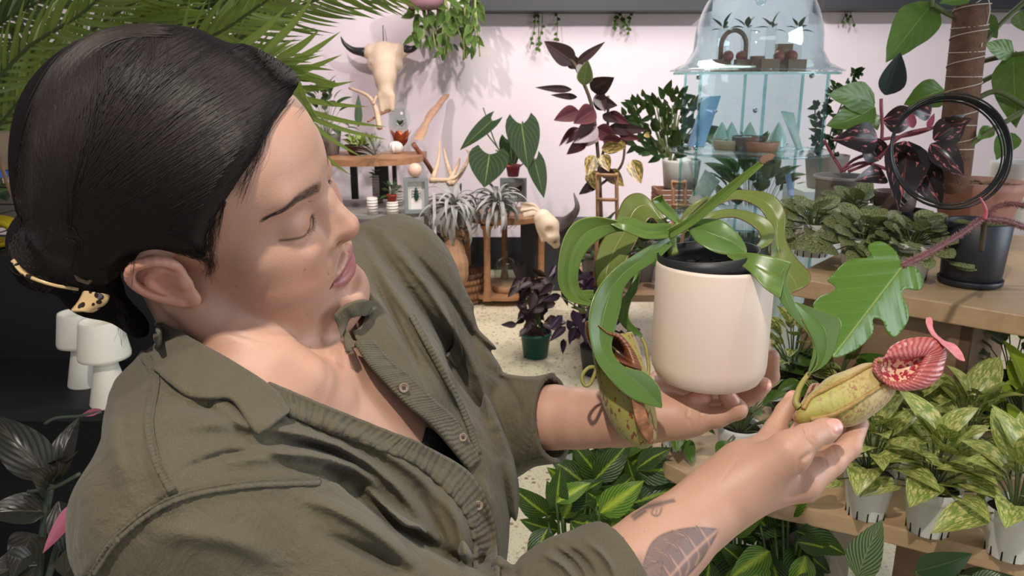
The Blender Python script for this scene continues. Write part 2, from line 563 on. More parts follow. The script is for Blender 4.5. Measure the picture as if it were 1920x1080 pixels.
def poly_sdf(uv, poly):
    """signed 2D distance (px), negative inside"""
    poly = np.asarray(poly, float); n = len(poly)
    d = np.full(len(uv), 1e18); inside = np.zeros(len(uv), bool)
    for i in range(n):
        a = poly[i]; b = poly[(i + 1) % n]; e = b - a; w = uv - a
        t = np.clip(w @ e / (e @ e + 1e-12), 0, 1)
        q = w - t[:, None] * e
        d = np.minimum(d, (q * q).sum(1))
        c = ((a[1] <= uv[:, 1]) & (b[1] > uv[:, 1])) | ((b[1] <= uv[:, 1]) & (a[1] > uv[:, 1]))
        x = a[0] + (uv[:, 1] - a[1]) * (e[0]) / (e[1] if abs(e[1]) > 1e-9 else 1e-9)
        inside ^= c & (uv[:, 0] < x)
    d = np.sqrt(d)
    return np.where(inside, -d, d)
def line_dist(uv, pts, n=0):
    """distance and parameter of nearest point on a polyline, plus signed side"""
    pts = np.asarray(pts, float)
    if n: pts = catmull(pts, n)
    best = np.full(len(uv), 1e18); par = np.zeros(len(uv)); sd = np.zeros(len(uv))
    m = len(pts) - 1
    for i in range(m):
        a = pts[i, :2]; e = pts[i + 1, :2] - a; w = uv - a
        t = np.clip(w @ e / (e @ e + 1e-12), 0, 1)
        q = w - t[:, None] * e
        dd = (q * q).sum(1); k = dd < best
        best = np.where(k, dd, best); par = np.where(k, (i + t) / m, par)
        sd = np.where(k, np.sign(e[0] * w[:, 1] - e[1] * w[:, 0]), sd)
    return np.sqrt(best), par, sd
def to_px(C):
    return np.stack([960 + FPX * C[:, 0] / C[:, 2], 540 + FPX * C[:, 1] / C[:, 2]], 1)
# ================================================================ PERSON
# the head's own frame: F forward, U up, R her right; fitted to the photograph
HR = np.array([[0.9984985, -0.03093349, -0.04520913], [0.00875115, -0.72462338, 0.68908952], [-0.05407553, -0.68845049, -0.72326466]])
HT = np.array([-0.23211792, -0.05933498, 0.59978938])
def H(F, U, R): return HR @ (np.array([F, U, R], float) / 100) + HT
HM = HR.T   # rows = local axes in camera frame

body = Field()
def he(F, U, R, rf, ru, rr, k=1.0, op='u', tilt=None):
    M = HM if tilt is None else tilt @ HM
    body.ell(H(F, U, R), M, (rf / 100, ru / 100, rr / 100), k / 100, op)
def hc(a, b, ra, rb, k=.8, op='u'): body.cone(H(*a), H(*b), ra / 100, rb / 100, k / 100, op)
def rotU(deg, ax='R'):
    a = math.radians(deg); c, s = math.cos(a), math.sin(a)
    if ax == 'R': return np.array([[c, s, 0], [-s, c, 0], [0, 0, 1]])
    if ax == 'U': return np.array([[c, 0, s], [0, 1, 0], [-s, 0, c]])
    return np.array([[1, 0, 0], [0, c, s], [0, -s, c]])

# cranium, forehead, face mass
he(-1.0, 4.8, 0, 9.3, 8.2, 7.5)
he(3.1, 4.6, 0, 6.1, 6.0, 6.5, 2)
he(3.5, -2.0, 0, 5.9, 7.4, 6.3, 2)
for s in (1, -1):
    hc((0.6, -4.8, s * 5.6), (8.3, -9.1, s * 1.5), 1.9, 1.8, 2)           # jaw
    he(5.6 + (.25 if s < 0 else 0), -3.7, s * 3.7, 3.0, 3.9, 3.0, 2)                               # cheeks
    hc((5.0, 0.0, s * 5.3), (7.3, -.8, s * 3.6), 1.3, 1.2, 1.6)            # cheekbone
he(4.6, -8.2, 0, 4.5, 2.8, 4.4, 2)                                         # under the jaw
he(9.0, -8.7, 0, 1.7, 1.9, 2.2, 1.3)
he(8.3, -7.3, 0, 1.5, 1.2, 2.2, 1.0)                                      # chin
he(7.6, -5.0, 0, 1.75, 2.4, 2.8, 1.3)                                       # muzzle
for s in (1, -1):
    he(10.1, 1.4, s * 3.3, 1.9, 1.25, 1.8, 1.4, 's')                       # sockets
    hc((8.25, 3.75, s * 1.1), (7.4, 4.2, s * 3.9), .75, .6, 1.5)
# nose
hc((8.1, 3.2, 0), (9.1, 1.2, 0), .68, .66, .9)
hc((9.1, 1.2, 0), (10.3, -1.1, 0), .66, .86, .5)
he(10.2, -1.55, 0, .98, .92, 1.05, .5)
for s in (1, -1):
    he(8.45, -1.85, s * 1.75, 1.15, .95, .75, .5)
    hc((8.7, 1.2, s * .7), (9.3, -1.2, s * .95), .6, .7, .8)
    he(9.6, -2.75, s * .8, .65, .42, .38, .2, 's', rotU(s * 18, 'U'))     # nostrils
hc((10.2, -2.3, 0), (9.2, -3.0, 0), .40, .45, .5)                          # columella
# eyelids (lowered), crease and lash line
LASH = [(8.5, 1.12, 1.85), (8.62, .92, 2.4), (8.62, .82, 3.1), (7.9, .92, 4.05), (6.4, 1.40, 5.1)]
for s in (1, -1):
    body.ell(H(7.3 + (.35 if s < 0 else 0), 1.6, s * 3.25), HM, (.0130, .0135, .0150), .006)
    body.ell(H(7.6, .6, s * 3.2), HM, (.0088, .0075, .0155), .004)         # lower lid pad
    body.chain([H(a, b, s * c) for a, b, c in LASH], [.0005, .0009, .0010, .0009, .0005], .0016, 's', n=14)
    pts = [H(8.3, 2.3, s * 1.7), H(8.75, 2.8, s * 2.4), H(8.75, 2.95, s * 3.2), H(8.2, 2.75, s * 4.2), H(7.4, 2.2, s * 4.9)]
    body.chain(pts, [.0005, .0008, .0009, .0008, .0005], .0026, 's', n=12)
# lips
for s in (1, -1):
    body.chain([H(9.6, -4.35, 0), H(9.6, -4.25, s * .65), H(9.15, -4.6, s * 1.8), H(8.15, -5.2, s * 2.95)], [.0048, .0052, .0048, .0022], .004, n=10)
    body.chain([H(9.4, -5.95, 0), H(9.35, -5.95, s * .8), H(8.95, -5.75, s * 1.8), H(8.1, -5.32, s * 2.9)], [.0068, .0067, .0056, .0022], .004, n=10)
MSLIT = [(8.35, -5.27, 3.0), (9.4, -5.1, 1.8), (10.0, -5.0, 0.6), (10.0, -5.0, -.6), (9.4, -5.1, -1.8), (8.35, -5.27, -3.0)]
body.chain([H(*q) for q in MSLIT], [.0006, .0022, .0034, .0034, .0022, .0006], .0016, 's', n=18)
hc((9.8, -3.2, 0), (10.05, -3.85, 0), .16, .2, .4, 's')                    # philtrum
he(9.9, -7.15, 0, .55, .4, 1.4, .7, 's')                                   # under the lower lip
for s in (1, -1):                                                          # smile folds
    body.chain([H(9.5, -2.4, s * 2.2), H(9.0, -3.7, s * 3.0), H(8.1, -5.2, s * 3.4)], [.0006, .0008, .0004], .006, 's', n=8)
# ears
for s in (1, -1):
    def E(f, u, r): return H(-.6 + (f + .6) * .88, (u - .1) * .74 - .05, s * (7.6 + (r - 7.6) * .8))
    body.ell(E(-.9, .1, 7.75), rotU(28) @ HM, (.0180, .0225, .0045), .004)
    hx = [E(.55, .7, 7.6), E(.55, 2.0, 7.9), E(-.6, 3.05, 8.45), E(-2.2, 2.8, 8.85), E(-2.9, 1.5, 9.0), E(-2.6, .0, 8.85), E(-1.7, -1.4, 8.5), E(-.4, -2.35, 8.05)]
    body.chain(hx, [.0026, .0032, .0036, .0038, .0036, .0034, .0036, .0050], .003, n=22)
    body.ell(E(.35, -2.3, 7.75), HM, (.0090, .0085, .0045), .005)         # lobe
    body.chain([E(-.5, 1.9, 8.3), E(-1.6, 1.2, 8.65), E(-1.7, .1, 8.6), E(-.9, -.9, 8.35)], [.0022, .0028, .0030, .0028], .004, n=10)
    body.ell(E(-.35, .1, 8.45), HM, (.0075, .0105, .0050), .003, 's')     # concha
    body.ell(E(.6, -.2, 7.9), HM, (.0045, .0050, .0042), .003)            # tragus
    body.chain([E(-.2, 2.35, 8.5), E(-1.6, 2.2, 9.05), E(-2.2, 1.2, 9.25), E(-2.0, .0, 9.1)], [.0010, .0016, .0016, .0012], .003, 's', n=10)
    body.ell(E(-1.2, .6, 7.5), HM, (.015, .022, .006), .006)              # ear root

# neck, shoulders, chest (camera-frame points)
HEADP = list(body.p)
body.group(.014)
body.cone(H(-2.0, -3.5, 0), PC(490, 690, .670), .056, .058, .03)
body.cone(H(1.6, -6.5, 0), PC(570, 705, .665), .036, .040, .03)
body.chain([H(-1.5, -3.5, 6.0), PC(560, 690, .590), PC(600, 715, .605)], [.012, .011, .007], .02, n=6)     # neck muscle
SHR = np.array([-.200, .150, .500]); SHL = np.array([-.130, -.010, .840])
MID = (SHR + SHL) / 2
sv = unit(SHL - SHR); dn = np.array([0, .966, .259]); dn = unit(dn - sv * (dn @ sv)); fv = np.cross(sv, -dn)
TM = np.stack([fv, -dn, sv])
def T(f, u, s_): return MID + fv * f + (-dn) * u + sv * s_
body.cone(T(-.05, .015, 0), SHR, .050, .048, .04)
body.cone(T(-.05, .015, 0), SHL, .044, .044, .04)
body.ell(T(.0, -.155, 0), TM, (.105, .175, .165), .05)
for s in (1, -1): body.ell(T(.062, -.185, s * .072), TM, (.068, .080, .075), .03)
body.cone(T(.028, .015, -.02), T(.034, .005, -.045), .009, .005, .02)       # collar bones

# arms
ELR = np.array([-.030, .262, .560]); WRR = PC(1352, 926, .660)
ELL = PC(905, 800, .905); WRL = PC(1190, 782, .815)
body.cone(SHR, ELR, .048, .040, .03); body.cone(SHL, ELL, .044, .038, .03)
body.chain([ELR, PC(1150, 1100, .600), PC(1245, 1022, .628), PC(1330, 950, .655)], [.038, .037, .0330, .0262], .02, n=9)
body.chain([ELL, PC(1010, 783, .875), PC(1110, 785, .84), PC(1185, 783, .815)], [.037, .036, .031, .0255], .02, n=8)

NAILS = []
def finger(pts, rs, nail=None, k=.006):
    pts = [PC(*p) for p in pts]
    rs = [rs[0]] + [r * .92 for r in rs[1:]]
    body.chain(pts, rs, k)
    if nail is not None:                       # nail facing direction in camera frame
        a, b = pts[-2], pts[-1]; ax = unit(b - a); n = unit(np.asarray(nail, float) - ax * (np.asarray(nail) @ ax))
        NAILS.append((b - ax * .001, ax, n, rs[-1]))
# right hand (near), palm up under the pitcher
body.cone(PC(1340, 945, .655), PC(1400, 895, .668), .0245, .0235, .02)
body.cone(PC(1352, 920, .665), PC(1428, 850, .690), .019, .0150, .02)     # outer palm
body.cone(PC(1385, 918, .660), PC(1500, 905, .668), .0225, .0165, .02)    # index side
body.cone(PC(1400, 880, .672), PC(1500, 868, .690), .0200, .0150, .02)
body.cone(PC(1390, 910, .652), PC(1480, 848, .640), .0200, .0180, .016)   # ball of the thumb
finger([(1480, 848, .640), (1512, 822, .640), (1546, 808, .650), (1561, 802, .654)], [.0155, .0125, .0112, .0092], (-.05, -.45, -1))
finger([(1505, 902, .668), (1558, 868, .680), (1592, 838, .690), (1612, 795, .705)], [.0165, .0122, .0108, .0085])
finger([(1490, 872, .690), (1545, 850, .705), (1575, 822, .722), (1590, 775, .735)], [.0135, .0110, .0100, .0085])
finger([(1458, 858, .697), (1500, 812, .722), (1520, 765, .736), (1531, 733, .738)], [.0130, .0105, .0098, .0085])
finger([(1428, 848, .692), (1452, 805, .715), (1471, 772, .722), (1487, 746, .722)], [.0135, .0102, .0092, .0078])
# left hand (far), palm up below the pot
body.cone(PC(1175, 782, .818), PC(1262, 782, .800), .0250, .0215, .02)
body.cone(PC(1230, 745, .835), PC(1330, 755, .845), .0215, .0200, .02)
body.cone(PC(1225, 782, .805), PC(1300, 785, .795), .0205, .0175, .015)
body.cone(PC(1190, 770, .835), PC(1240, 722, .870), .0200, .0160, .02)
finger([(1292, 784, .795), (1345, 782, .785), (1382, 768, .778), (1362, 740, .775)], [.0165, .0116, .0108, .0088], (.1, -.8, -1))
finger([(1310, 775, .810), (1375, 760, .812), (1418, 735, .805), (1432, 722, .798)], [.0150, .0108, .0098, .0090], (.6, -.3, -1))
finger([(1330, 765, .835), (1400, 745, .855), (1445, 705, .850), (1447, 668, .838)], [.0150, .0110, .0100, .0088])
finger([(1330, 760, .860), (1395, 735, .880), (1430, 690, .885), (1432, 640, .880)], [.0150, .0110, .0100, .0085])
finger([(1240, 722, .870), (1262, 690, .885), (1275, 640, .885)], [.0160, .0125, .0105])
finger([(1275, 775, .800), (1302, 752, .790), (1320, 746, .786)], [.0130, .0100, .0090], (.0, -.6, -1))

def creases(P, d):
    uv = to_px(P)
    m = np.abs(d) < .008
    if m.any():
        q = uv[m]; dd = d[m].copy()
        for pts, w, a in CREASE:
            D, t, _ = line_dist(q, pts)
            dd += a * np.exp(-(D / w) ** 2) * np.sin(np.clip(t, 0.02, .98) * PI) ** .5
        d = d.copy(); d[m] = dd
    return d
CREASE = [
    ([(1503, 800), (1507, 818), (1522, 835)], 2.2, .0013), ([(1511, 797), (1516, 813), (1530, 827)], 2.0, .0009), ([(1523, 803), (1530, 818)], 2, .0005),
    ([(1496, 885), (1502, 862), (1520, 848)], 5, .0022), ([(1560, 838), (1568, 858)], 2.2, .0006), ([(1545, 850), (1552, 878)], 2.2, .0005),
    ([(1290, 768), (1288, 782), (1296, 798)], 2.4, .0014), ([(1316, 764), (1313, 778), (1322, 794)], 2.2, .0012),
    ([(1349, 756), (1358, 768)], 2.0, .0006), ([(1350, 905), (1380, 865), (1400, 850)], 3, .0004),
    ([(420, 625), (500, 648), (580, 640)], 4, .0006),
]
body.post.append(creases)
def nails_relief(P, d):
    m = np.abs(d) < .006
    if not m.any(): return d
    Q = P[m]; dd = np.zeros(len(Q))
    for c, ax, nn, r in NAILS:
        q = Q - c; k = (q * q).sum(1) < (3 * r) ** 2
        if not k.any(): continue
        q = q[k]; a = q @ ax; b = q @ nn; s_ = q @ np.cross(ax, nn)
        e = ((a + r * .1) / (r * 1.15)) ** 4 + (s_ / (r * .78)) ** 4
        dd[k] += np.where(b > r * .3, .0009 * np.exp(-((e - 1.1) / .5) ** 2) - .0003 * (e < .9), 0)
    d = d.copy(); d[m] += dd
    return d
body.post.append(nails_relief)
H_ = BODY_STEP

def body_pigment(C):
    """skin pigment (lips, nails, tattoo ink) as masks r,g,b"""
    n = len(C)
    L = (C - HT) @ HR * 100      # head frame, cm
    lips = np.zeros(n)
    F_, U_, R_ = L[:, 0], L[:, 1], L[:, 2]
    ar = np.abs(R_)
    top = np.where(ar < .6, -3.95 + .12 * ar / .6, -3.83 - 1.38 * (np.maximum(ar - .6, 0) / 2.4) ** 1.2)
    bot = -6.62 + 1.28 * (ar / 3.0) ** 2.2
    lim = (ar < 3.02) & (F_ > 7.4) & (F_ < 10.8)
    s1 = np.clip((top - U_) / .14, 0, 1) * np.clip((U_ - bot) / .16, 0, 1)
    lips = np.where(lim, s1, 0)
    nail = np.zeros(n)
    for c, ax, nn, r in NAILS:
        q = C - c
        a = q @ ax; b = q @ nn; s_ = q @ np.cross(ax, nn)
        nail = np.maximum(nail, np.clip((1.15 - ((a + r * .1) / (r * 1.15)) ** 4 - (s_ / (r * .78)) ** 4) * 4, 0, 1) * (b > r * .35))
    ink = np.zeros(n)
    uv = to_px(C)
    m = (uv[:, 0] > 1130) & (uv[:, 0] < 1420) & (uv[:, 1] > 900) & (C[:, 2] < .70)
    if m.any():
        q = uv[m]; v = np.zeros(len(q))
        leafp = catmull(np.array([(1347, 993), (1300, 990), (1250, 1000), (1222, 1020), (1206, 1060), (1196, 1095), (1230, 1110), (1275, 1090), (1310, 1055), (1330, 1025), (1347, 993)]), 60)
        pd = poly_sdf(q, leafp)
        ins = pd < 0
        v[ins] = .74
        v = np.maximum(v, np.exp(-(pd / 2.2) ** 2) * .95)
        def ln(pts, w, a, sub=False):
            nonlocal v
            D, t, _ = line_dist(q, pts, 10)
            e = np.exp(-(D / w) ** 2) * a
            v = v * (1 - e) if sub else np.maximum(v, e)
        mid = [(1347, 993), (1300, 1035), (1262, 1075), (1235, 1110)]
        mc = catmull(np.array(mid, float), 8)
        for i in range(1, 8):
            b = mc[i]
            ln([b, b + (-18, -22), b + (-42, -34)], 2.0, .75, True)
            ln([b + (-6, -2), b + (-22, -26), b + (-46, -34)], 1.8, .9 * 1)
            ln([b, b + (4, 14), b + (-2, 30)], 2.0, .6, True)
        ln(mid, 3.0, .9, True)
        ln([(1290, 1003), (1262, 1016), (1244, 1040)], 1.6, .9)
        v[ins | (pd < 3)] = v[ins | (pd < 3)]
        v = np.where(pd > 4, 0, v)
        # shaded ground on the left of the leaf
        g = np.clip(1 - np.abs(q[:, 0] - (1196 - (q[:, 1] - 1060) * .2)) / 22, 0, 1) * (q[:, 1] > 1030) * np.clip((q[:, 1] - 1030) / 30, 0, 1)
        v = np.where(pd > 0, np.maximum(v, g * .7), v)
        # second small leaf below
        p2 = catmull(np.array([(1243, 1052), (1215, 1062), (1196, 1085), (1190, 1110), (1230, 1110), (1243, 1052)], float), 30)
        d2 = poly_sdf(q, p2)
        v = np.where(d2 < 0, .7, v); v = np.maximum(v, np.exp(-(d2 / 2) ** 2) * .95)
        for k in range(4): ln([(1243 - k * 6, 1062 + k * 12), (1222 - k * 5, 1075 + k * 9)], 1.5, .9)
        # moth
        for pts, w in (([(1186, 968), (1215, 950), (1262, 938)], 3.5), ([(1215, 950), (1240, 944)], 6), ([(1226, 952), (1222, 962), (1230, 968), (1238, 962), (1240, 952)], 1.8),
                       ([(1240, 946), (1266, 940)], 1.5), ([(1190, 972), (1210, 958)], 4), ([(1232, 955), (1230, 964)], 1.3)):
            ln(pts, w, .85)
        ink[m] = v
    return np.stack([lips, nail, ink], 1), L
def skin_material():
    n = NT('skin')
    at = n.new('ShaderNodeAttribute', attribute_name='pig'); s = n.new('ShaderNodeSeparateColor'); n.link(at.outputs['Color'], s.inputs[0])
    a2 = n.new('ShaderNodeAttribute', attribute_name='tone'); s2 = n.new('ShaderNodeSeparateColor'); n.link(a2.outputs['Color'], s2.inputs[0])
    co = n.coord()
    base = n.mix(n.noise(9, 3, .5, co), srgb(188, 142, 118), srgb(202, 157, 134))
    base = n.mix(n.math('MULTIPLY', s2.outputs[0], .55), base, srgb(202, 110, 90))     # blush of cheeks, ear, knuckles
    spots = n.math('MULTIPLY', n.math('GREATER_THAN', .07, n.voronoi(52, co)), .30)
    base = n.mix(spots, base, srgb(130, 80, 60))
    base = n.mix(s.outputs[0], base, srgb(174, 108, 106))
    base = n.mix(s2.outputs[1], base, srgb(70, 45, 38))                                 # brow and lash root pigment
    base = n.mix(n.math('MULTIPLY', s.outputs[1], .8), base, srgb(228, 172, 160))
    inkc = n.mix(n.noise(260, 2, .5, co), srgb(52, 54, 60), srgb(72, 72, 76))
    base = n.mix(n.math('MULTIPLY', s.outputs[2], .92), base, inkc)
    base = n.mix(s2.outputs[2], base, srgb(40, 12, 12))                                 # inside of the mouth
    r = n.math('SUBTRACT', .50, n.math('MULTIPLY', s.outputs[1], .2)); r = n.math('SUBTRACT', r, n.math('MULTIPLY', s.outputs[0], .12))
    h = n.math('ADD', n.noise(700, 3, .6, co), n.math('MULTIPLY', n.voronoi(900, co), .6))
    n.link(n.bump(h, .22, .0006), n.b.inputs['Normal'])
    n.fin(base, r, Subsurface_Weight=.22, Subsurface_Scale=.006)
    n.b.inputs['Subsurface Radius'].default_value = (1.0, .35, .18)
    return n.m
PERSON = empty('person', c2w(T(0, -1.25, 0)) * [1, 1, 0], 'woman in an olive shirt, dark hair clipped back, looking down at the pitcher plant', 'person')
def _tone(C, L):
    n = len(C)
    F_, U_, R_ = L[:, 0], L[:, 1], L[:, 2]
    ar = np.abs(R_)
    t = np.exp(-(((F_ - 7) / 2.6) ** 2 + ((U_ + 2.6) / 2.2) ** 2 + ((ar - 4.4) / 2.2) ** 2)) * .75
    t += np.exp(-(((F_ + 1) / 3) ** 2 + ((U_ - .5) / 3.2) ** 2)) * (ar > 7.9) * .7
    t += np.exp(-(((F_ - 11.2) / 1.0) ** 2 + ((U_ + 1.8) / 1.2) ** 2)) * .4
    brow = np.zeros(n)
    for s in (1, -1):
        D, p, _ = line_dist(np.stack([U_, R_ * s], 1), [(3.4, 1.5), (3.85, 2.7), (4.15, 4.0), (3.75, 5.5)], 10)
        w = .50 * (1 - .75 * np.clip(p * 1.2 - .35, 0, 1))
        brow = np.maximum(brow, np.clip(1.15 - D / w, 0, +.6) * (F_ > 4.0) * (F_ < 10.5))
        D, p, _ = line_dist(np.stack([U_, R_ * s], 1), [q[1:] for q in LASH], 12)
        brow = np.maximum(brow, np.exp(-(D / .10) ** 2) * .9 * (F_ > 6.0) * (F_ < 10))
    D, p, _ = line_dist(np.stack([U_, R_], 1), [q[1:] for q in MSLIT], 12)
    mouth = np.exp(-(D / .11) ** 4) * (F_ > 8.0) * (F_ < 10.15 - np.abs(R_) * .35)
    return np.stack([np.clip(t, 0, 1), brow, mouth], 1)
def build_body():
    lo = np.array([-.42, -.26, .36]); hi = np.array([.34, .40, 1.0])
    V, Q = sdf_mesh(body, lo, hi, H_)
    print('body', len(V))
    V = smooth_mesh(V, Q, 1, .5)
    pig, L = body_pigment(V)
    np_mesh('body', c2w(V), Q[:, ::-1], skin_material(), PERSON, {'pig': pig, 'tone': _tone(V, L)})
build_body()
# ================================================================ SHIRT
shirt = Field()
SHRS = PC(352, 965, .505)
shirt.cone(T(-.05, .020, 0), SHRS, .060, .060, .045)
shirt.cone(PC(322, 748, .605), PC(352, 915, .535), .042, .052, .035)
shirt.cone(T(-.05, .015, 0), SHL, .062, .062, .05)
shirt.cone(T(.02, -.02, .05), T(.01, -.02, .13), .052, .050, .05)
shirt.ell(T(.0, -.160, 0), TM, (.125, .195, .182), .05)
shirt.ell(T(.01, -.36, 0), TM, (.130, .24, .178), .08)
for s_ in (1, -1): shirt.ell(T(.068, -.185, s_ * .078), TM, (.082, .095, .090), .05)
shirt.chain([SHRS, ELR, PC(1100, 1110, .590), PC(1158, 1092, .604)], [.060, .057, .045, .0405], .030, n=9)
shirt.chain([PC(1050, 1146, .580), PC(1160, 1094, .603)], [.047, .0435], .008)
shirt.chain([SHL, ELL, PC(965, 788, .885)], [.060, .052, .048], .035, n=8)
shirt.chain([PC(925, 795, .900), PC(1040, 786, .865)], [.054, .0505], .008)
CUTS = [(PC(1158, 1048, .603), unit(PC(1245, 1022, .628) - ELR)), (PC(1040, 786, .865), unit(PC(1110, 785, .84) - ELL))]
NECK = [(180, 500), (235, 575), (290, 612), (350, 645), (420, 690), (478, 714), (604, 758), (730, 808), (793, 834), (884, 892), (812, 800), (767, 762),
        (720, 716), (692, 680), (672, 645), (652, 605), (644, 560), (640, 430), (180, 430)]
FOLDS = [  # px polyline, width px, height mm (+ raised)
    ([(640, 898), (700, 945), (770, 1000), (880, 1062), (1000, 1085)], 16, -4), ([(430, 862), (540, 850), (650, 870), (740, 925)], 16, 5),
    ([(470, 800), (560, 812), (660, 850), (750, 920), (800, 990)], 13, 4.5), ([(500, 830), (600, 838), (690, 880), (760, 950)], 10, -3.5),
    ([(560, 775), (680, 825), (780, 890), (850, 970)], 13, 3), ([(330, 800), (420, 790), (500, 800)], 22, 3), ([(330, 760), (400, 770), (470, 830)], 12, -2.5),
    ([(340, 880), (440, 850), (540, 860)], 9, -2.5), ([(560, 930), (640, 960), (720, 1010), (790, 1070)], 18, 5), ([(600, 1000), (700, 1040), (760, 1075)], 14, -4),
    ([(690, 920), (740, 965), (820, 1010)], 9, 4), ([(730, 960), (760, 985), (790, 985)], 7, 4),
    ([(690, 440), (770, 550), (860, 680), (930, 850)], 12, -4), ([(720, 440), (810, 550), (895, 700), (925, 800)], 11, 4), ([(760, 460), (850, 570), (915, 700)], 9, -3.5),
    ([(690, 470), (760, 580), (830, 690), (880, 800)], 12, 3), ([(700, 520), (750, 620), (800, 720)], 9, -2.5),
    ([(870, 600), (910, 650), (960, 690), (1000, 700)], 9, -4.5), ([(890, 620), (935, 655), (985, 680)], 8, 4), ([(900, 680), (950, 720), (985, 790)], 9, -4),
    ([(905, 720), (930, 780), (950, 850)], 8, 4), ([(880, 560), (915, 600), (950, 640)], 8, 4), ([(925, 700), (975, 710), (1030, 712)], 6, 3),
    ([(900, 880), (925, 960), (940, 1080)], 14, 3), ([(935, 860), (955, 960), (965, 1080)], 10, -3), ([(820, 900), (860, 980), (880, 1080)], 16, 4), ([(780, 920), (820, 990), (840, 1040)], 12, -3),
    ([(1020, 1040), (1055, 1060), (1080, 1090)], 7, 3), ([(1060, 1025), (1095, 1050), (1120, 1090)], 7, -3), ([(1100, 1015), (1135, 1045), (1158, 1090)], 7, 3), ([(1040, 1030), (1075, 1055), (1100, 1095)], 6, -3),
    ([(220, 720), (215, 820), (240, 920)], 30, 3), ([(300, 1000), (420, 1010), (520, 1050)], 26, 3),
]
SEAMS = [([(262, 640), (288, 700), (276, 790), (290, 860), (322, 925)], 1), ([(160, 1085), (215, 1010), (318, 940), (450, 912), (640, 903)], 1),
         ([(318, 925), (250, 980), (195, 1040), (160, 1085)], 0), ([(1040, 705), (1012, 780), (985, 858)], 0)]
def shirt_relief(P, d):
    m = np.abs(d) < .018
    if not m.any(): return d
    Q = P[m]; uv = to_px(Q); dd = np.zeros(len(Q))
    fr = np.clip(1.0 + (.78 - Q[:, 2]) * 8, 0, 1)
    sm = np.clip((Q[:, 2] - .60) / .08, 0, 1)
    for pts, w, a in FOLDS:
        c = np.mean(pts, axis=0); rr = max(np.hypot(*(np.array(p) - c)) for p in pts) + w * 3
        k = (np.abs(uv - c) < rr).all(1)
        if not k.any(): continue
        D, t, sd = line_dist(uv[k], pts, 8)
        x = D / (w * .78)
        dd[k] += a * (.0025 if c[0] < 850 or c[1] > 900 else .0010) * np.exp(-x ** 2) * (np.sin(np.clip(t, .04, .96) * PI)) ** .7
    for pts, st in SEAMS:
        D, t, sd = line_dist(uv, pts, 10)
        dd += np.where(sd * D > 0, .0016, .0) * np.exp(-(D / 20) ** 4) - .0010 * np.exp(-(D / 2.2) ** 2)
        dd += .0005 * np.exp(-((sd * D - 9) / 7) ** 2) * np.sin(t * 90 + D * .25)
    n = sum(np.sin(Q @ np.array(k) + p) * a for k, p, a in (((60, 45, 20), 1, .0010), ((-38, 70, 33), 2, .0009), ((110, -60, 80), .5, .0005), ((25, 130, -90), 3, .0004)))
    d = d.copy(); d[m] -= dd + n
    return d
shirt.post.append(shirt_relief)
headF = Field(); headF.p = HEADP
class Shell:
    def __init__(s, F, th): s.F = F; s.th = th
    def plist(s, c, r): return (s.F.plist(c, r), headF.plist(c, r))
    def __call__(s, P, prims=None):
        pa, pb = (None, None) if prims is None else prims
        d = s.F(P, pa)
        d = smax(d, -(d + s.th), .001)
        if pb is None or len(pb): d = np.maximum(d, -(headF(P, pb) - .005))
        m = np.abs(d) < .05
        if m.any():
            pd = poly_sdf(to_px(P[m]), NECK) / FPX * P[m, 2]
            d[m] = np.maximum(d[m], -pd)
        for c, ax in CUTS:
            q = P - c; dist = q @ ax
            lat = np.sqrt(np.maximum((q * q).sum(1) - dist ** 2, 0))
            d = np.where((lat < .085) & (dist > -.03) & (dist < .10), np.maximum(d, dist), d)
        return d

def cloth_material(name='olive_twill', seam=0):
    n = NT(name)
    co = n.coord()
    big = n.noise(7, 3, .5, co)
    base = n.mix(big, srgb(80, 72, 52), srgb(98, 89, 66))
    wv = n.noise(480, 3, .7, n.mapping(co, (.35, 1.6, 1.0), (0.4, 0.3, .8)))
    fl = n.noise(1500, 2, .6, co)
    base = n.mix(n.math('MULTIPLY', wv, .22), base, srgb(66, 60, 44))
    base = n.mix(n.math('MULTIPLY', n.math('GREATER_THAN', fl, .62), .16), base, srgb(160, 152, 128))
    h = n.math('ADD', n.math('MULTIPLY', wv, .6), fl)
    b1 = n.bump(h, .28, .0006)
    b2 = n.bump(n.noise(30, 6, .6, n.mapping(co, (1, 1.4, .8), (.3, .5, .2)), .8), .55, .010, b1)
    if seam:
        u, v = n.uv(); s = n.math('ADD', n.math('SINE', n.math('ADD', n.math('MULTIPLY', v, seam), n.math('MULTIPLY', n.noise(30, 2, .5, co), 9))), n.math('MULTIPLY', n.math('ABSOLUTE', n.math('SUBTRACT', n.math('ABSOLUTE', n.math('SUBTRACT', u, .5)), .36)), -9.0))
        b2 = n.bump(s, .35, .0016, b2)
        base = n.mix(n.math('MULTIPLY', n.math('GREATER_THAN', .045, n.math('ABSOLUTE', n.math('SUBTRACT', n.math('ABSOLUTE', n.math('SUBTRACT', u, .5)), .36))), .3), base, srgb(56, 50, 36))
    n.link(b2, n.b.inputs['Normal'])
    return n.fin(base, .88, Sheen_Weight=.1, Sheen_Roughness=.5)
M_CLOTH = cloth_material(); M_SEAM = cloth_material('olive_twill_seam', 240); M_SEAM2 = cloth_material('olive_twill_placket', 300)

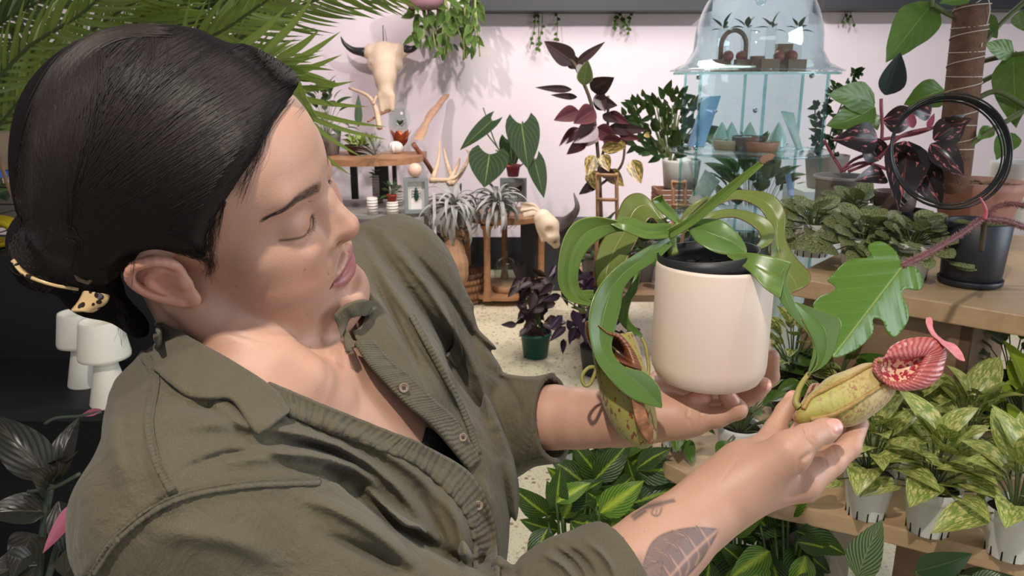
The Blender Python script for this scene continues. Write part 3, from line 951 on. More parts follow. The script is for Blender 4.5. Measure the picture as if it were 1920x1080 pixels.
def strip(name, A, B, mat, parent, offA=.004, offB=.004, n=30, m=5, th=.0016, field=None, wave=0, wn=20, bow=0, body_too=False, uvr=1):
    """cloth strip lying on a field: A, B px polylines (edges), pushed towards the camera by the offsets"""
    a = catmull(np.array(A, float), n); b = catmull(np.array(B, float), n)
    s = np.linspace(0, 1, m)[None, :, None]
    px = a[:, None] * (1 - s) + b[:, None] * s
    F = field or shirt
    d = F.hit(px[..., 0].ravel(), px[..., 1].ravel())
    if body_too: d = np.minimum(d, body.hit(px[..., 0].ravel(), px[..., 1].ravel()))
    d = d.reshape(n, m)
    d = np.where(d > 1.2, np.nan, d)
    if np.isnan(d).any():
        mm = np.nanmedian(d); d = np.where(np.isnan(d), mm, d)
    for _ in range(3):
        d[1:-1] = (d[:-2] + d[2:] + 2 * d[1:-1]) / 4
    off = offA + (offB - offA) * s[..., 0] + bow * np.sin(s[..., 0] * PI)
    off = off + wave * np.sin(np.linspace(0, wn, n))[:, None] * s[..., 0]
    d = d - off
    G = np.stack([(px[..., 0] - 960) / FPX * d, (px[..., 1] - 540) / FPX * d, d], -1)
    mb = MB(); mb.grid(c2w(G))
    return mb.build(name, mat, parent, solid=th, sub=1)

def build_shirt():
    S = Shell(shirt, .0075)
    lo = np.array([-.50, -.20, .34]); hi = np.array([.16, .46, 1.06])
    V, Q = sdf_mesh(S, lo, hi, SHIRT_STEP)
    V = smooth_mesh(V, Q, 1, .5)
    so = np_mesh('shirt', c2w(V), Q[:, ::-1], M_CLOTH, PERSON)
    # collar, plackets, pocket flap
    strip('collar', [(292, 606), (318, 614), (371, 642), (440, 682), (509, 728), (545, 772)], [(290, 692), (308, 710), (352, 742), (402, 748), (438, 752), (482, 818)],
          M_CLOTH, so, .012, .006, n=40, m=7, th=.003, wave=.0016, wn=26, bow=.003, body_too=True)
    strip('collar', [(628, 592), (640, 578), (662, 566), (688, 562), (706, 570)], [(640, 636), (652, 600), (668, 592), (688, 590), (704, 580)],
          M_CLOTH, so, .012, .010, n=30, m=5, th=.003, wave=.002, wn=16, body_too=True)
    strip('collar', [(636, 600), (655, 625), (664, 650), (655, 656)], [(622, 590), (640, 622), (648, 652), (650, 662)], M_CLOTH, so, .012, .008, n=20, m=4, th=.003, wave=.002, wn=12, body_too=True)
    strip('placket', [(500, 716), (604, 758), (730, 808), (793, 834), (884, 892), (925, 980), (938, 1095)], [(520, 770), (590, 800), (690, 836), (775, 870), (850, 935), (885, 1000), (892, 1095)],
          M_SEAM2, so, .0055, .0025, n=90, m=6, th=.003, wave=.0020, wn=120)
    strip('placket', [(664, 640), (692, 682), (722, 716), (767, 762), (812, 800), (880, 880)], [(700, 640), (735, 680), (770, 706), (815, 752), (856, 790), (900, 862)],
          M_SEAM2, so, .0055, .002, n=50, m=5, th=.003, wave=.0012, wn=60)
    def seam(pts, w, **k):
        p = np.array(pts, float); t_ = np.gradient(p, axis=0); nn = np.stack([-t_[:, 1], t_[:, 0]], 1); nn /= np.linalg.norm(nn, axis=1, keepdims=True)
        strip('seam', p - nn * w, p + nn * w, M_SEAM, so, .0022, .0022, n=70, m=5, th=.0014, wave=.0006, wn=150, **k)
    seam([(272, 668), (290, 710), (279, 790), (292, 860), (322, 920)], 9)
    seam([(174, 1076), (226, 1004), (322, 938), (450, 910), (600, 902)], 7)
    seam([(770, 590), (820, 680), (868, 770), (898, 850)], 5)
    strip('pocket', [(846, 602), (852, 640), (836, 668)], [(862, 640), (868, 668), (856, 690)], M_CLOTH, so, .006, .003, n=14, m=5, th=.002, wave=.002, wn=8)
    # stitching along the placket and collar
    bm_ = plain('horn_button', srgb(150, 128, 108), .3, .5, 60)
    hole = plain('button_thread', srgb(60, 52, 42), .7)
    for px, py, rr in ((757, 727, 9.5), (868, 820, 8), (897, 948, 9)):
        d = shirt.hit(px, py)[0] - .0105
        e = 2.0
        p0 = PC(px, py, d); px1 = PC(px + e, py, shirt.hit(px + 12, py)[0] - .0105); py1 = PC(px, py + e, shirt.hit(px, py + 12)[0] - .0105)
        n_ = -unit(PC(px, py, 1)); n_ = unit(n_ + np.array([.25, .15, 0]))
        w = c2w(n_) - c2w(np.zeros(3))
        q = Vector(w).to_track_quat('Z', 'Y').to_matrix()
        r = rr / FPX * d
        mb = MB(); mb.lathe(c2w(p0), [(0, -.001), (r * .9, -.001), (r, 0), (r, .0008), (r * .86, .0014), (r * .72, .0008), (.0001, .0008)], 24, tilt=q)
        b = mb.build('button', bm_, so)
        mb = MB()
        for a in range(4): mb.ball(c2w(p0) + np.array(q @ Vector((r * .25 * math.cos(a * PI / 2 + .7), r * .25 * math.sin(a * PI / 2 + .7), .0009))), .0007, 8, 6)
        mb.build('button_thread', hole, b)
    # black top under the shirt
    blk = plain('black_jersey', (.012, .012, .014), .8)
    A = [(800, 800), (830, 822), (858, 850), (884, 886)]; B = [(792, 836), (815, 848), (845, 868), (880, 890)]
    strip('undershirt', A, B, blk, PERSON, .003, .003, n=16, m=8, th=.001, field=body)
build_shirt()
# ================================================================ HAIR
hair = Field()
def hhe(F, U, R, rf, ru, rr, k=1.0): hair.ell(H(F, U, R), HM, (rf / 100, ru / 100, rr / 100), k / 100)
hhe(-1.3, 5.0, 0, 10.7, 9.4, 8.6)
hhe(3.2, 5.4, 0, 7.0, 6.6, 7.7, 2)
hhe(-6.0, 2.0, 1.0, 6.4, 5.8, 6.6, 3)
hair.ell(PC(108, 474, .60), HM, (.032, .027, .036), .03)
hair.ell(PC(66, 440, .62), HM, (.016, .020, .026), .02)
hair.ell(PC(185, 550, .585), HM, (.024, .011, .02), .02)
hair.cone(PC(205, 552, .59), PC(262, 606, .612), .016, .012, .02)
FACE = [(900, -100), (600, 60), (586, 150), (560, 168), (530, 186), (503, 230), (476, 282), (442, 332), (410, 385), (384, 440), (392, 494), (345, 474), (290, 466), (244, 478),
        (224, 512), (236, 552), (272, 580), (310, 640), (900, 800)]
PART = [(200, 30), (300, 40), (400, 62), (470, 105), (520, 150), (560, 180)]
def hair_cut(P, d):
    m = d < .03
    if not m.any(): return d
    uv = to_px(P[m]); pd = poly_sdf(uv, FACE)
    e = .009 * np.clip(1 - pd / 26, 0, 1) ** 1.5 + np.maximum(-pd, 0) * .0006
    D, t, sd = line_dist(uv, PART[2:], 8)
    e += .0035 * np.exp(-(D / 9) ** 2)
    Q = P[m]
    d = d.copy(); d[m] += e
    return d
hair.post.append(hair_cut)
def hair_material(name, c1, c2, r):
    n = NT(name)
    co = n.coord('UV')
    v = n.noise(40, 3, .6, n.mapping(co, (6, .4, 1)))
    n.link(n.bump(v, .5, .002), n.b.inputs['Normal'])
    return n.fin(n.mix(v, c1, c2), r, Specular_IOR_Level=.25)
def tubes_np(P, r):
    """P (n,m,3) strands -> verts, quads of three sided tubes; r (m,) radii"""
    n, m = P.shape[:2]
    Tn = np.gradient(P, axis=1); Tn /= np.linalg.norm(Tn, axis=2, keepdims=True) + 1e-12
    ref = np.array([.3, .2, .9]); u = np.cross(Tn, ref); u /= np.linalg.norm(u, axis=2, keepdims=True) + 1e-12
    w = np.cross(Tn, u)
    V = np.zeros((n, m, 3, 3))
    for k in range(3):
        a = k * 2 * PI / 3
        V[:, :, k] = P + (u * math.cos(a) + w * math.sin(a)) * np.asarray(r)[None, :, None]
    idx = np.arange(n * m * 3).reshape(n, m, 3)
    q = np.stack([idx[:, :-1], np.roll(idx[:, :-1], -1, 2), np.roll(idx[:, 1:], -1, 2), idx[:, 1:]], -1).reshape(-1, 4)
    return V.reshape(-1, 3), q
def bez(a, b, c, d, t):
    t = t[None, :, None]
    return a[:, None] * (1 - t) ** 3 + 3 * b[:, None] * t * (1 - t) ** 2 + 3 * c[:, None] * t ** 2 * (1 - t) + d[:, None] * t ** 3
def build_hair():
    V, Q = sdf_mesh(hair, np.array([-.48, -.26, .36]), np.array([-.10, .08, .80]), .0022)
    V = smooth_mesh(V, Q, 2, .5)
    hm = plain('hair_base', (.010, .008, .008), .9, Specular_IOR_Level=.05)
    ho = np_mesh('hair', c2w(V), Q[:, ::-1], hm, PERSON)
    g = np.random.default_rng(3)
    N = HAIR_COUNT
    # near side: from the part and the hairline back to the twisted bun
    root = catmull(np.array([(150, 62), (220, 34), (300, 34), (400, 58), (470, 100), (520, 148), (552, 176), (530, 200), (505, 240), (478, 290), (444, 340), (412, 392), (388, 445), (392, 488), (330, 476), (262, 476), (240, 500)], float), 400)
    k = g.uniform(0, 1, N); i = (k * 399).astype(int)
    S = root[i] + g.normal(0, 3.0, (N, 2)) + [5, 0] + np.array([-8, 2]) * g.uniform(0, 1, (N, 1)) ** 2 * 8
    E = np.stack([g.normal(92, 22, N), 440 + 80 * k + g.normal(0, 14, N)], 1)
    top = np.clip(1 - k / .45, 0, 1)
    C1 = S + np.stack([-70 - 60 * top, 40 + 40 * (1 - top)], 1) + g.normal(0, 6, (N, 2))
    C1[k < .45] += np.array([-30, -6])
    C2 = E + np.stack([30 - 40 * top + 60 * (1 - top), -150 * (top + .25)], 1) + g.normal(0, 8, (N, 2))
    t = np.linspace(0, 1, 26)
    px = bez(S, C1, C2, E, t)
    d = hair.hit(px[..., 0].ravel(), px[..., 1].ravel()).reshape(px.shape[:2])
    bad = (d[:, :7] > .9).any(1); q_ = px[bad, :7]
    d[np.ix_(bad, range(7))] = np.minimum(d[bad, :7], headF.hit(q_[..., 0].ravel(), q_[..., 1].ravel()).reshape(-1, 7))
    ok = (d < .9).all(1) & (np.abs(np.diff(d, axis=1)).max(1) < .02)
    px, d = px[ok], d[ok]
    d = d - g.uniform(.0002, .0018, (len(d), 1)) * np.sin(np.clip(t, .05, .97) * PI)[None]
    P1 = np.stack([(px[..., 0] - 960) / FPX * d, (px[..., 1] - 540) / FPX * d, d], -1)
    # far side of the part
    M2 = N // 4
    pr = catmull(np.array([(330, 42), (400, 58), (470, 100), (520, 148), (556, 172)], float), 200)
    i = g.integers(0, 200, M2); S = pr[i] + g.normal(0, 2, (M2, 2)); w = i[:, None] / 200
    E2 = S + np.stack([g.normal(10, 8, M2) + 16 * w[:, 0], -g.uniform(10, 42, M2)], 1)
    px2 = bez(S, S + [14, -8], E2 + [-6, 8], E2, np.linspace(0, 1, 26))
    d2 = hair.hit(px2[..., 0].ravel(), px2[..., 1].ravel()).reshape(px2.shape[:2])
    ok = (d2 < .9).all(1); px2, d2 = px2[ok], d2[ok] - .0008
    P2 = np.stack([(px2[..., 0] - 960) / FPX * d2, (px2[..., 1] - 540) / FPX * d2, d2], -1)
    # back of the head and the twisted bun
    M3 = N
    rt = catmull(np.array([(330, 36), (230, 36), (160, 62), (104, 116), (68, 190), (48, 270), (42, 350)], float), 200)
    i = g.integers(0, 200, M3); S = rt[i] + g.normal(0, 3, (M3, 2)) + np.array([6, 4]); w = i[:, None] / 200
    E3 = np.stack([g.normal(80, 18, M3), g.normal(445, 18, M3)], 1)
    mid = (S + E3) / 2
    C1 = S * .66 + E3 * .34 + np.concatenate([60 * (1 - w) - 30 * w + g.uniform(-60, 60, (M3, 1)) * (1 - w * .6), -20 * np.ones((M3, 1))], 1)
    C2 = S * .33 + E3 * .67 + np.concatenate([20 - 30 * w + g.uniform(-25, 60, (M3, 1)), -20 * np.ones((M3, 1))], 1)
    px3 = bez(S, C1, C2, E3, np.linspace(0, 1, 26))
    a0 = g.uniform(0, 6.28, N // 3); rr = g.uniform(.35, 1.05, (N // 3, 1)); th = a0[:, None] + np.linspace(0, 2.2, 26)[None]
    jx = g.normal(0, 9, (N // 3, 1)); jy = g.normal(0, 9, (N // 3, 1)); e_ = g.uniform(.7, 1.15, (N // 3, 1)); pxb = np.stack([84 + jx + rr * 50 * np.cos(th) * e_, 470 + jy + rr * 44 * np.sin(th) / e_ + 10 * np.sin(th * 2 + jx)], -1)
    M4 = N // 5; tn = np.gradient(rt, axis=0); nr = np.stack([-tn[:, 1], tn[:, 0]], 1); nr /= np.linalg.norm(nr, axis=1, keepdims=True)
    a4 = g.uniform(0, 120, M4); ii = np.clip(a4[:, None] + np.linspace(0, 1, 26)[None] * g.uniform(50, 120, (M4, 1)), 0, 199).astype(int)
    sg = -1.0 if ((rt[100] + nr[100] * 30 - [200, 250]) ** 2).sum() > ((rt[100] - nr[100] * 30 - [200, 250]) ** 2).sum() else 1.0
    px4 = rt[ii] + sg * nr[ii] * (g.uniform(-1, 34, (M4, 1)) + np.linspace(0, 8, 26)[None] * g.normal(0, 1, (M4, 1)))[..., None]
    px3 = np.concatenate([px3, pxb, px4])
    d3 = hair.hit(px3[..., 0].ravel(), px3[..., 1].ravel()).reshape(px3.shape[:2])
    ok = (d3 < .9).all(1) & (np.abs(np.diff(d3, axis=1)).max(1) < .02); px3, d3 = px3[ok], d3[ok]
    d3 = d3 - g.uniform(.0002, .0022, (len(d3), 1))
    P3 = np.stack([(px3[..., 0] - 960) / FPX * d3, (px3[..., 1] - 540) / FPX * d3, d3], -1)
    P1 = np.concatenate([P1, P3])
    # loose wisps
    W_ = []; WQ = []
    def wisp(pts, dz, n, sp):
        for _ in range(n):
            q = catmull(np.array(pts, float) + g.normal(0, sp, (len(pts), 2)) * np.linspace(.3, 1, len(pts))[:, None], 26)
            W_.append(np.stack([(q[:, 0] - 960) / FPX * dz, (q[:, 1] - 540) / FPX * dz, np.full(26, dz)], 1))
    def wisp_on(pts, n, sp, lift=.002):
        for _ in range(n):
            q = catmull(np.array(pts, float) + g.normal(0, sp, (len(pts), 2)) * np.linspace(.4, 1, len(pts))[:, None], 26)
            WQ.append(q)
    wisp_on([(540, 185), (505, 240), (480, 300), (440, 360)], 16, 9)
    wisp_on([(500, 230), (470, 310), (450, 370)], 14, 10)
    wisp_on([(400, 410), (392, 450), (396, 490), (388, 515)], 26, 8)
    wisp_on([(420, 380), (405, 430), (398, 470)], 20, 8)
    wisp_on([(330, 470), (365, 482), (392, 492), (398, 505)], 22, 7)
    wisp_on([(250, 470), (248, 500), (244, 540)], 3, 3)
    wisp_on([(555, 178), (580, 188), (560, 215)], 5, 8)
    WQ = np.array(WQ); fl = WQ.reshape(-1, 2); dz = (np.minimum(body.hit(fl[:, 0], fl[:, 1]), hair.hit(fl[:, 0], fl[:, 1])) - .002).reshape(WQ.shape[:2])
    for q, z_ in zip(WQ, dz): W_.append(np.stack([(q[:, 0] - 960) / FPX * z_, (q[:, 1] - 540) / FPX * z_, z_], 1))
    wisp([(200, 570), (225, 595), (240, 640)], .58, 26, 10)
    wisp([(60, 400), (40, 430), (34, 470), (50, 500)], .60, 30, 9)
    wisp([(100, 400), (60, 430), (50, 480), (90, 515)], .565, 40, 14)
    wisp([(160, 520), (190, 545), (230, 580)], .56, 30, 8)
    V1, Q1 = tubes_np(c2w(P1), np.interp(t, [0, .1, .9, 1], [.00010, .00034, .00030, .00012]))
    V2, Q2 = tubes_np(c2w(P2), np.interp(t, [0, .1, .9, 1], [.00010, .00028, .0002, .0001]))
    V3, Q3 = tubes_np(c2w(np.array(W_)), np.interp(t, [0, .3, 1], [.00018, .00016, .00006]))
    Vs = np.concatenate([V1, V2, V3]); Qs = np.concatenate([Q1, Q2 + len(V1), Q3 + len(V1) + len(V2)])
    sm = hair_material('hair_strands', (.012, .009, .008), (.036, .025, .020), .50)
    so = np_mesh('hair_strands', Vs, Qs, sm, ho); so['kind'] = 'stuff'
    # brow hairs and lashes
    dark = plain('brow_hair', (.02, .014, .012), .6)
    L_ = []
    for s in (1, -1):
        c = catmull(np.array(LASH, float), 60)
        for q in range(60):
            f, u, r = c[q]
            a = np.array([f, u, r * s]); o = np.array([.45, -.55, .12 * (q - 15) / 30 * s])
            for e in range(1):
                l = g.uniform(.35, .65); j = g.normal(0, .05, 3)
                L_.append(np.array([H(*(a + (o + j) * x * l + np.array([0, -.25 * x * (1 - x) + 0.10 * x * x, 0]))) for x in np.linspace(0, 1, 6)]))
    for h_ in (0, 1):
        Vl, Ql = tubes_np(c2w(np.array(L_[h_ * 60:h_ * 60 + 60])), np.linspace(.00014, .00004, 6)); np_mesh('eyelashes', Vl, Ql, dark, PERSON)
    B_ = []
    for s in (1, -1):
        for q in range(170):
            t_ = g.uniform(0, 1); c = catmull(np.array([(3.4, 1.5), (3.85, 2.7), (4.15, 4.0), (3.75, 5.5)]), 50)[int(t_ * 49)]
            wd = .36 * (1 - .75 * max(0, t_ * 1.2 - .35)); off = g.uniform(-1, 1) * wd
            u0, r0 = c[0] + off, c[1] * s
            # find F by marching from the front
            pts = []
            for x in np.linspace(0, 1, 4):
                uu = u0 + x * (.25 - .45 * t_) ; rr = r0 + x * .38 * s
                pts.append((uu, rr))
            B_.append(pts)
    B_ = np.array(B_); sh = B_.shape[:2]; b = B_.reshape(-1, 2)
    F0 = np.full(len(b), 12.0)
    for _ in range(30):
        Pq = (np.stack([F0, b[:, 0], b[:, 1]], 1) / 100) @ HR.T + HT
        F0 -= body(Pq) * 80
    P = (np.stack([F0 + .05, b[:, 0], b[:, 1]], 1) / 100) @ HR.T + HT
    P = P.reshape(*sh, 3)
    for h_ in (0, 1):
        Vb, Qb = tubes_np(c2w(P[h_ * 170:h_ * 170 + 170]), np.array([.00009, .00009, .00007, .00003])); np_mesh('eyebrow', Vb, Qb, dark, PERSON)
    # claw clip, tortoise shell
    n = NT('tortoiseshell'); v = n.voronoi(150, n.mapping(n.coord(), (1, 1, 1)))
    tm = n.fin(n.mix(n.math('LESS_THAN', n.math('ADD', v, n.math('MULTIPLY', n.noise(120, 2, .5, n.coord()), .3)), .52), srgb(205, 172, 120), srgb(42, 24, 16)), .18, Coat_Weight=.5)
    clip = empty('hair_clip', c2w(PC(120, 530, .57))); clip.parent = PERSON; clip.location = Vector(c2w(PC(120, 530, .57))) - PERSON.location
    mb = MB(); A = catmull(np.array([(22, 486), (45, 510), (95, 530), (150, 540)], float), 20); B = catmull(np.array([(25, 489), (48, 517), (95, 536), (149, 546)], float), 20)
    G = np.stack([np.stack([PC(a[0], a[1], .565 + .02 * k) for a in (A, B)[j]], 0) if False else np.array([PC(p[0], p[1], .560 - .012 * math.sin(i_ / 19 * PI)) for i_, p in enumerate((A, B)[j])]) for k, j in ((0, 0), (0, 1))], 1)
    mb.grid(c2w(G)); mb.build('claw', tm, clip, solid=.003, sub=1)
    mb = MB(); A = [(160, 545), (150, 565), (134, 585)]; B = [(205, 552), (200, 566), (175, 583)]
    A = catmull(np.array(A, float), 8); B = catmull(np.array(B, float), 8)
    G = np.array([[PC(*(A[i_] * (1 - s) + B[i_] * s), .548 - .004 * math.sin(s * PI)) for s in np.linspace(0, 1, 7)] for i_ in range(8)])
    mb.grid(c2w(G)); mb.build('claw', tm, clip, solid=.003, sub=1)
    mb = MB(); mb.tube([c2w(PC(*q, .555)) for q in ((142, 512), (150, 500), (170, 506), (178, 520), (165, 530), (148, 524), (142, 512))], .0018, 8)
    mb.build('spring_hinge', plain('horn_brown', srgb(120, 98, 70), .3), clip)
build_hair()
# ================================================================ PITCHER PLANT AND ITS PLANTER
def K1(pts): return [(1020 + .5464 * x, 270 + .5464 * y) for x, y in pts]
def K6(pts): return [(1440 + .2407 * x, 580 + .2407 * y) for x, y in pts]
def ribbon(name, A, B, dA, dB, mat, parent, n=40, m=9, bow=.0, th=.0010, cup=0.0, wave=0, wn=8):
    """leaf blade between two edge curves (px) with depths sampled along it"""
    a = catmull(np.array(A, float), n); b = catmull(np.array(B, float), n)
    da = catmull(np.array(dA, float)[:, None], n)[:, 0]; db = catmull(np.array(dB, float)[:, None], n)[:, 0]
    t = np.linspace(0, 1, n)
    s = np.linspace(0, 1, m)
    Pa = np.stack([PC(a[i, 0], a[i, 1], da[i]) for i in range(n)]); Pb = np.stack([PC(b[i, 0], b[i, 1], db[i]) for i in range(n)])
    G = Pa[:, None] * (1 - s)[None, :, None] + Pb[:, None] * s[None, :, None]
    w = np.linalg.norm(Pb - Pa, axis=1)
    bulge = (np.sin(s * PI)[None] * bow + (np.abs(s - .5) * 2 - .5)[None] * cup) * w[:, None]
    bulge += wave * np.sin(t * wn * 6.28)[:, None] * (np.abs(s - .5) * 2)[None] ** 2
    G[..., 2] -= bulge
    UV = np.stack([np.repeat(s[None], n, 0), np.repeat(t[:, None], m, 1)], -1)
    mb = MB(); mb.grid(c2w(G), UV)
    return mb.build(name, mat, parent, solid=th, sub=1)

def build_nepenthes():
    base = PW(1326, 702, .80)
    # --- ceramic planter
    pm = plain('matte_ceramic', srgb(230, 208, 190), .45, 0, bump=.06, bscale=300, bdist=.0005)
    mb = MB(); R = .0578; h = .1195
    mb.lathe(base, [(0, -.003), (R * .80, -.003), (R * .90, 0), (R * .93, .0035), (R * .985, .010), (R, .018), (R, h - .003), (R - .0012, h), (R - .0038, h), (R - .005, h - .003), (R - .005, .012), (0, .012)], 96)
    po = mb.build('ceramic_planter', pm, loc=base)
    setp(po, 'smooth cream white ceramic planter resting on the woman\'s left palm', 'planter')
    P0 = empty('pitcher_plant', base + [0, 0, .012], 'tropical pitcher plant with long curling strap leaves and two hanging pitchers, in the cream planter', 'pitcher plant')
    blk = plain('black_plastic', (.012, .013, .014), .48, 0, bump=.1, bscale=120)
    mb = MB(); c = base + np.array([.003, 0, .012]); r = .0500; hh = .119
    tl = Matrix.Rotation(math.radians(-5), 3, 'Y')
    mb.lathe(c, [(0, 0), (r * .82, 0), (r * .97, hh - .016), (r, hh - .015), (r, hh), (r - .0018, hh), (r - .003, hh - .012), (r - .006, hh - .030), (0, hh - .030)], 64, tilt=tl)
    mb.build('nursery_pot', blk, P0)
    soil = plain('dark_bark_mix', (.020, .014, .010), .9, .5, 60, .8, 160, .004)
    mb = MB()
    G = np.array([[[c[0] + rr * math.cos(a), c[1] + rr * math.sin(a), c[2] + hh - .022 + .004 * math.sin(a * 5 + rr * 90) * math.cos(rr * 200 + a * 3)] for a in np.linspace(0, 6.283, 40, endpoint=False)] for rr in np.linspace(.001, r - .005, 10)])
    mb.grid(G, closed=True)
    g = random.Random(4)
    for _ in range(60):
        a, rr = g.random() * 6.28, (r - .008) * g.random() ** .5
        mb.ball((c[0] + rr * math.cos(a), c[1] + rr * math.sin(a), c[2] + hh - .018), (.004 * g.uniform(.5, 1.4), .003, .002), 6, 5, M=Matrix.Rotation(a, 3, 'Z'))
    mb.build('soil', soil, P0)
    lm = leafmat('nepenthes_leaf', srgb(112, 138, 62), vein=srgb(132, 152, 76), veinw=.02, side=0, marg=srgb(150, 160, 86), margw=.012, rough=.27, trans=.22, bump=.35, var=.20, mott=srgb(84, 112, 52), mottscale=3, mottlo=.4, mothi=.75)
    lm2 = leafmat('nepenthes_leaf_deep', srgb(92, 122, 56), vein=srgb(112, 138, 70), veinw=.02, marg=srgb(140, 152, 84), margw=.012, rough=.26, trans=.18, bump=.35, var=.22)
    lm3 = leafmat('nepenthes_leaf_bronze', srgb(112, 124, 58), vein=srgb(150, 150, 84), veinw=.02, marg=srgb(120, 70, 52), margw=.04, rough=.30, trans=.2, bump=.3, var=.2)
    def lf(A, B, dA, dB, mat=lm, **k): return ribbon('leaf', K1(A), K1(B), dA, dB, mat, P0, **k)
    # behind
    lf([(440, 290), (385, 215), (330, 170), (275, 190), (240, 270), (190, 350), (172, 430), (185, 500)], [(445, 305), (400, 285), (372, 255), (350, 270), (325, 320), (295, 380), (262, 440), (245, 490)],
       [.800, .815, .825, .825, .82, .81, .80, .80], [.800, .800, .80, .80, .80, .79, .785, .78], lm3, cup=.08)
    lf([(470, 262), (540, 200), (620, 163), (720, 160), (790, 180), (826, 235), (826, 320), (862, 390), (912, 445), (902, 485), (850, 512)],
       [(478, 295), (560, 232), (640, 192), (700, 200), (748, 232), (772, 290), (776, 360), (772, 430), (800, 480), (830, 500), (848, 515)],
       [.800, .83, .85, .86, .86, .85, .84, .82, .80, .79, .78], [.800, .82, .84, .85, .85, .835, .82, .81, .80, .79, .78], lm3, cup=.1)
    lf([(480, 300), (560, 240), (640, 224), (720, 238), (777, 268), (791, 310), (770, 348), (700, 377)], [(500, 300), (580, 262), (650, 252), (700, 272), (735, 300), (740, 330), (722, 352), (690, 366)],
       [.80, .81, .82, .825, .82, .81, .80, .79], [.80, .805, .81, .815, .81, .80, .795, .785], lm3, cup=.1)
    # hanging leaf behind the pot's left side
    lf([(325, 395), (300, 480), (258, 560), (268, 622), (336, 668)], [(330, 440), (320, 500), (297, 545), (292, 600), (337, 652)], [.80, .79, .785, .785, .785], [.79, .785, .78, .78, .785], lm2, cup=.05)
    # left loop
    lf([(430, 278), (340, 290), (250, 264), (170, 250), (100, 273), (60, 345), (47, 440), (56, 500), (92, 540), (158, 557)],
       [(430, 318), (350, 318), (282, 300), (222, 310), (168, 345), (132, 390), (117, 440), (120, 490), (140, 524), (166, 540)],
       [.790, .78, .765, .755, .748, .745, .748, .752, .755, .76], [.790, .785, .775, .768, .762, .76, .76, .762, .763, .765], lm, cup=.16, bow=.05)
    lf([(170, 500), (120, 505), (100, 530), (160, 556)], [(172, 530), (150, 535), (140, 545), (165, 557)], [.772, .77, .765, .762], [.772, .77, .765, .762], lm, n=16)
    lf([(232, 262), (290, 252), (355, 272), (436, 272)], [(228, 276), (282, 302), (350, 326), (425, 325)], [.765, .768, .775, .785], [.765, .762, .77, .782], lm, cup=.14, bow=.05)
    # small crown leaves
    lf([(462, 278), (420, 250), (386, 218), (372, 192), (402, 176)], [(468, 268), (455, 238), (432, 214), (412, 192), (406, 172)], [.79, .785, .782, .78, .778], [.79, .79, .788, .785, .778], lm, n=20, cup=.2)
    lf([(462, 268), (480, 235), (510, 205), (560, 178)], [(478, 272), (500, 245), (530, 215), (566, 180)], [.80, .815, .825, .83], [.80, .81, .82, .83], lm3, n=18, cup=.2)
    # spear
    lf([(412, 300), (500, 248), (600, 163), (690, 93), (738, 60)], [(436, 326), (520, 272), (622, 188), (702, 116), (752, 72)], [.785, .775, .755, .735, .725], [.785, .77, .75, .73, .722], lm, cup=.35, m=11)
    tipm = plain('dried_leaf_tip', srgb(122, 90, 70), .8, .6, 80, .8, 300)
    ribbon('leaf_tip', K1([(738, 60), (748, 44), (772, 34), (792, 38)]), K1([(752, 72), (766, 62), (782, 54), (792, 42)]), [.725, .724, .722, .72], [.722, .721, .72, .72], tipm, P0, n=14, m=5, th=.002, wave=.001)
    # oval leaf and the long folded right leaf
    lf([(494, 278), (540, 256), (602, 262), (655, 300), (688, 345), (697, 374)], [(492, 288), (518, 332), (578, 370), (640, 382), (670, 381), (696, 377)], [.782, .78, .772, .765, .758, .752], [.782, .760, .750, .748, .749, .752], lm2, cup=.14, bow=.06)
    lf([(628, 378), (700, 374), (772, 385), (846, 405)], [(628, 384), (706, 440), (752, 492), (806, 530)], [.748, .728, .718, .712], [.742, .716, .706, .702], lm, cup=.12, n=30)
    lf([(846, 404), (815, 440), (804, 520), (850, 592), (902, 645), (925, 700), (904, 792)], [(848, 408), (832, 475), (858, 540), (880, 600), (915, 660), (935, 720), (908, 793)], [.712, .710, .708, .708, .708, .708, .708], [.712, .710, .709, .708, .708, .708, .708], lm2, n=36, cup=.05)
    lf([(858, 540), (930, 566), (1013, 602), (1004, 680), (972, 750), (908, 793)], [(858, 545), (878, 590), (915, 660), (935, 715), (932, 760), (907, 794)], [.710, .713, .713, .712, .710, .708], [.709, .709, .709, .709, .708, .708], lm2, n=36, cup=.12)
    # front left long leaf
    lf([(428, 316), (330, 368), (240, 430), (176, 510), (152, 600), (165, 700), (200, 775), (292, 868), (402, 907)],
       [(442, 345), (384, 400), (312, 448), (272, 500), (262, 560), (242, 640), (232, 705), (272, 762), (342, 782), (392, 830), (406, 897)],
       [.790, .77, .75, .737, .730, .725, .722, .724, .73], [.790, .775, .762, .752, .745, .738, .733, .73, .73, .73, .73], lm2, n=60, cup=.16, bow=.04)
    stem = plain('green_stem', srgb(128, 142, 74), .4)
    mb = MB(); mb.tube(catmull(np.array([PW(1262, 478, .800), PW(1258, 455, .798), PW(1262, 436, .795), PW(1275, 420, .79)]), 12), [.006] * 6 + [.005] * 6, 12); mb.build('stem', stem, P0)
    # tendrils
    tm = plain('tendril', srgb(150, 140, 74), .5)
    def tend(pts, r, m=tm, name='tendril'):
        mb = MB(); q = catmull(np.array([PW(*p) for p in pts]), 40); mb.tube(q, r, 8); mb.build(name, m, P0)
    tend([(1203, 633, .785), (1211, 652, .783), (1216, 690, .78), (1212, 715, .775)], .0018)
    tend([(1517, 700, .712), (1503, 720, .705), (1495, 738, .697), (1492, 755, .692), (1499, 764, .690)], np.linspace(.0022, .0034, 40))
    tend([(1119, 688, .76), (1103, 690, .758), (1091, 706, .757), (1096, 722, .757), (1106, 720, .757), (1114, 704, .757), (1120, 686, .757)], .0020)
    # --- pitchers
    n = NT('pitcher_skin'); u, v = n.uv(); co = n.coord()
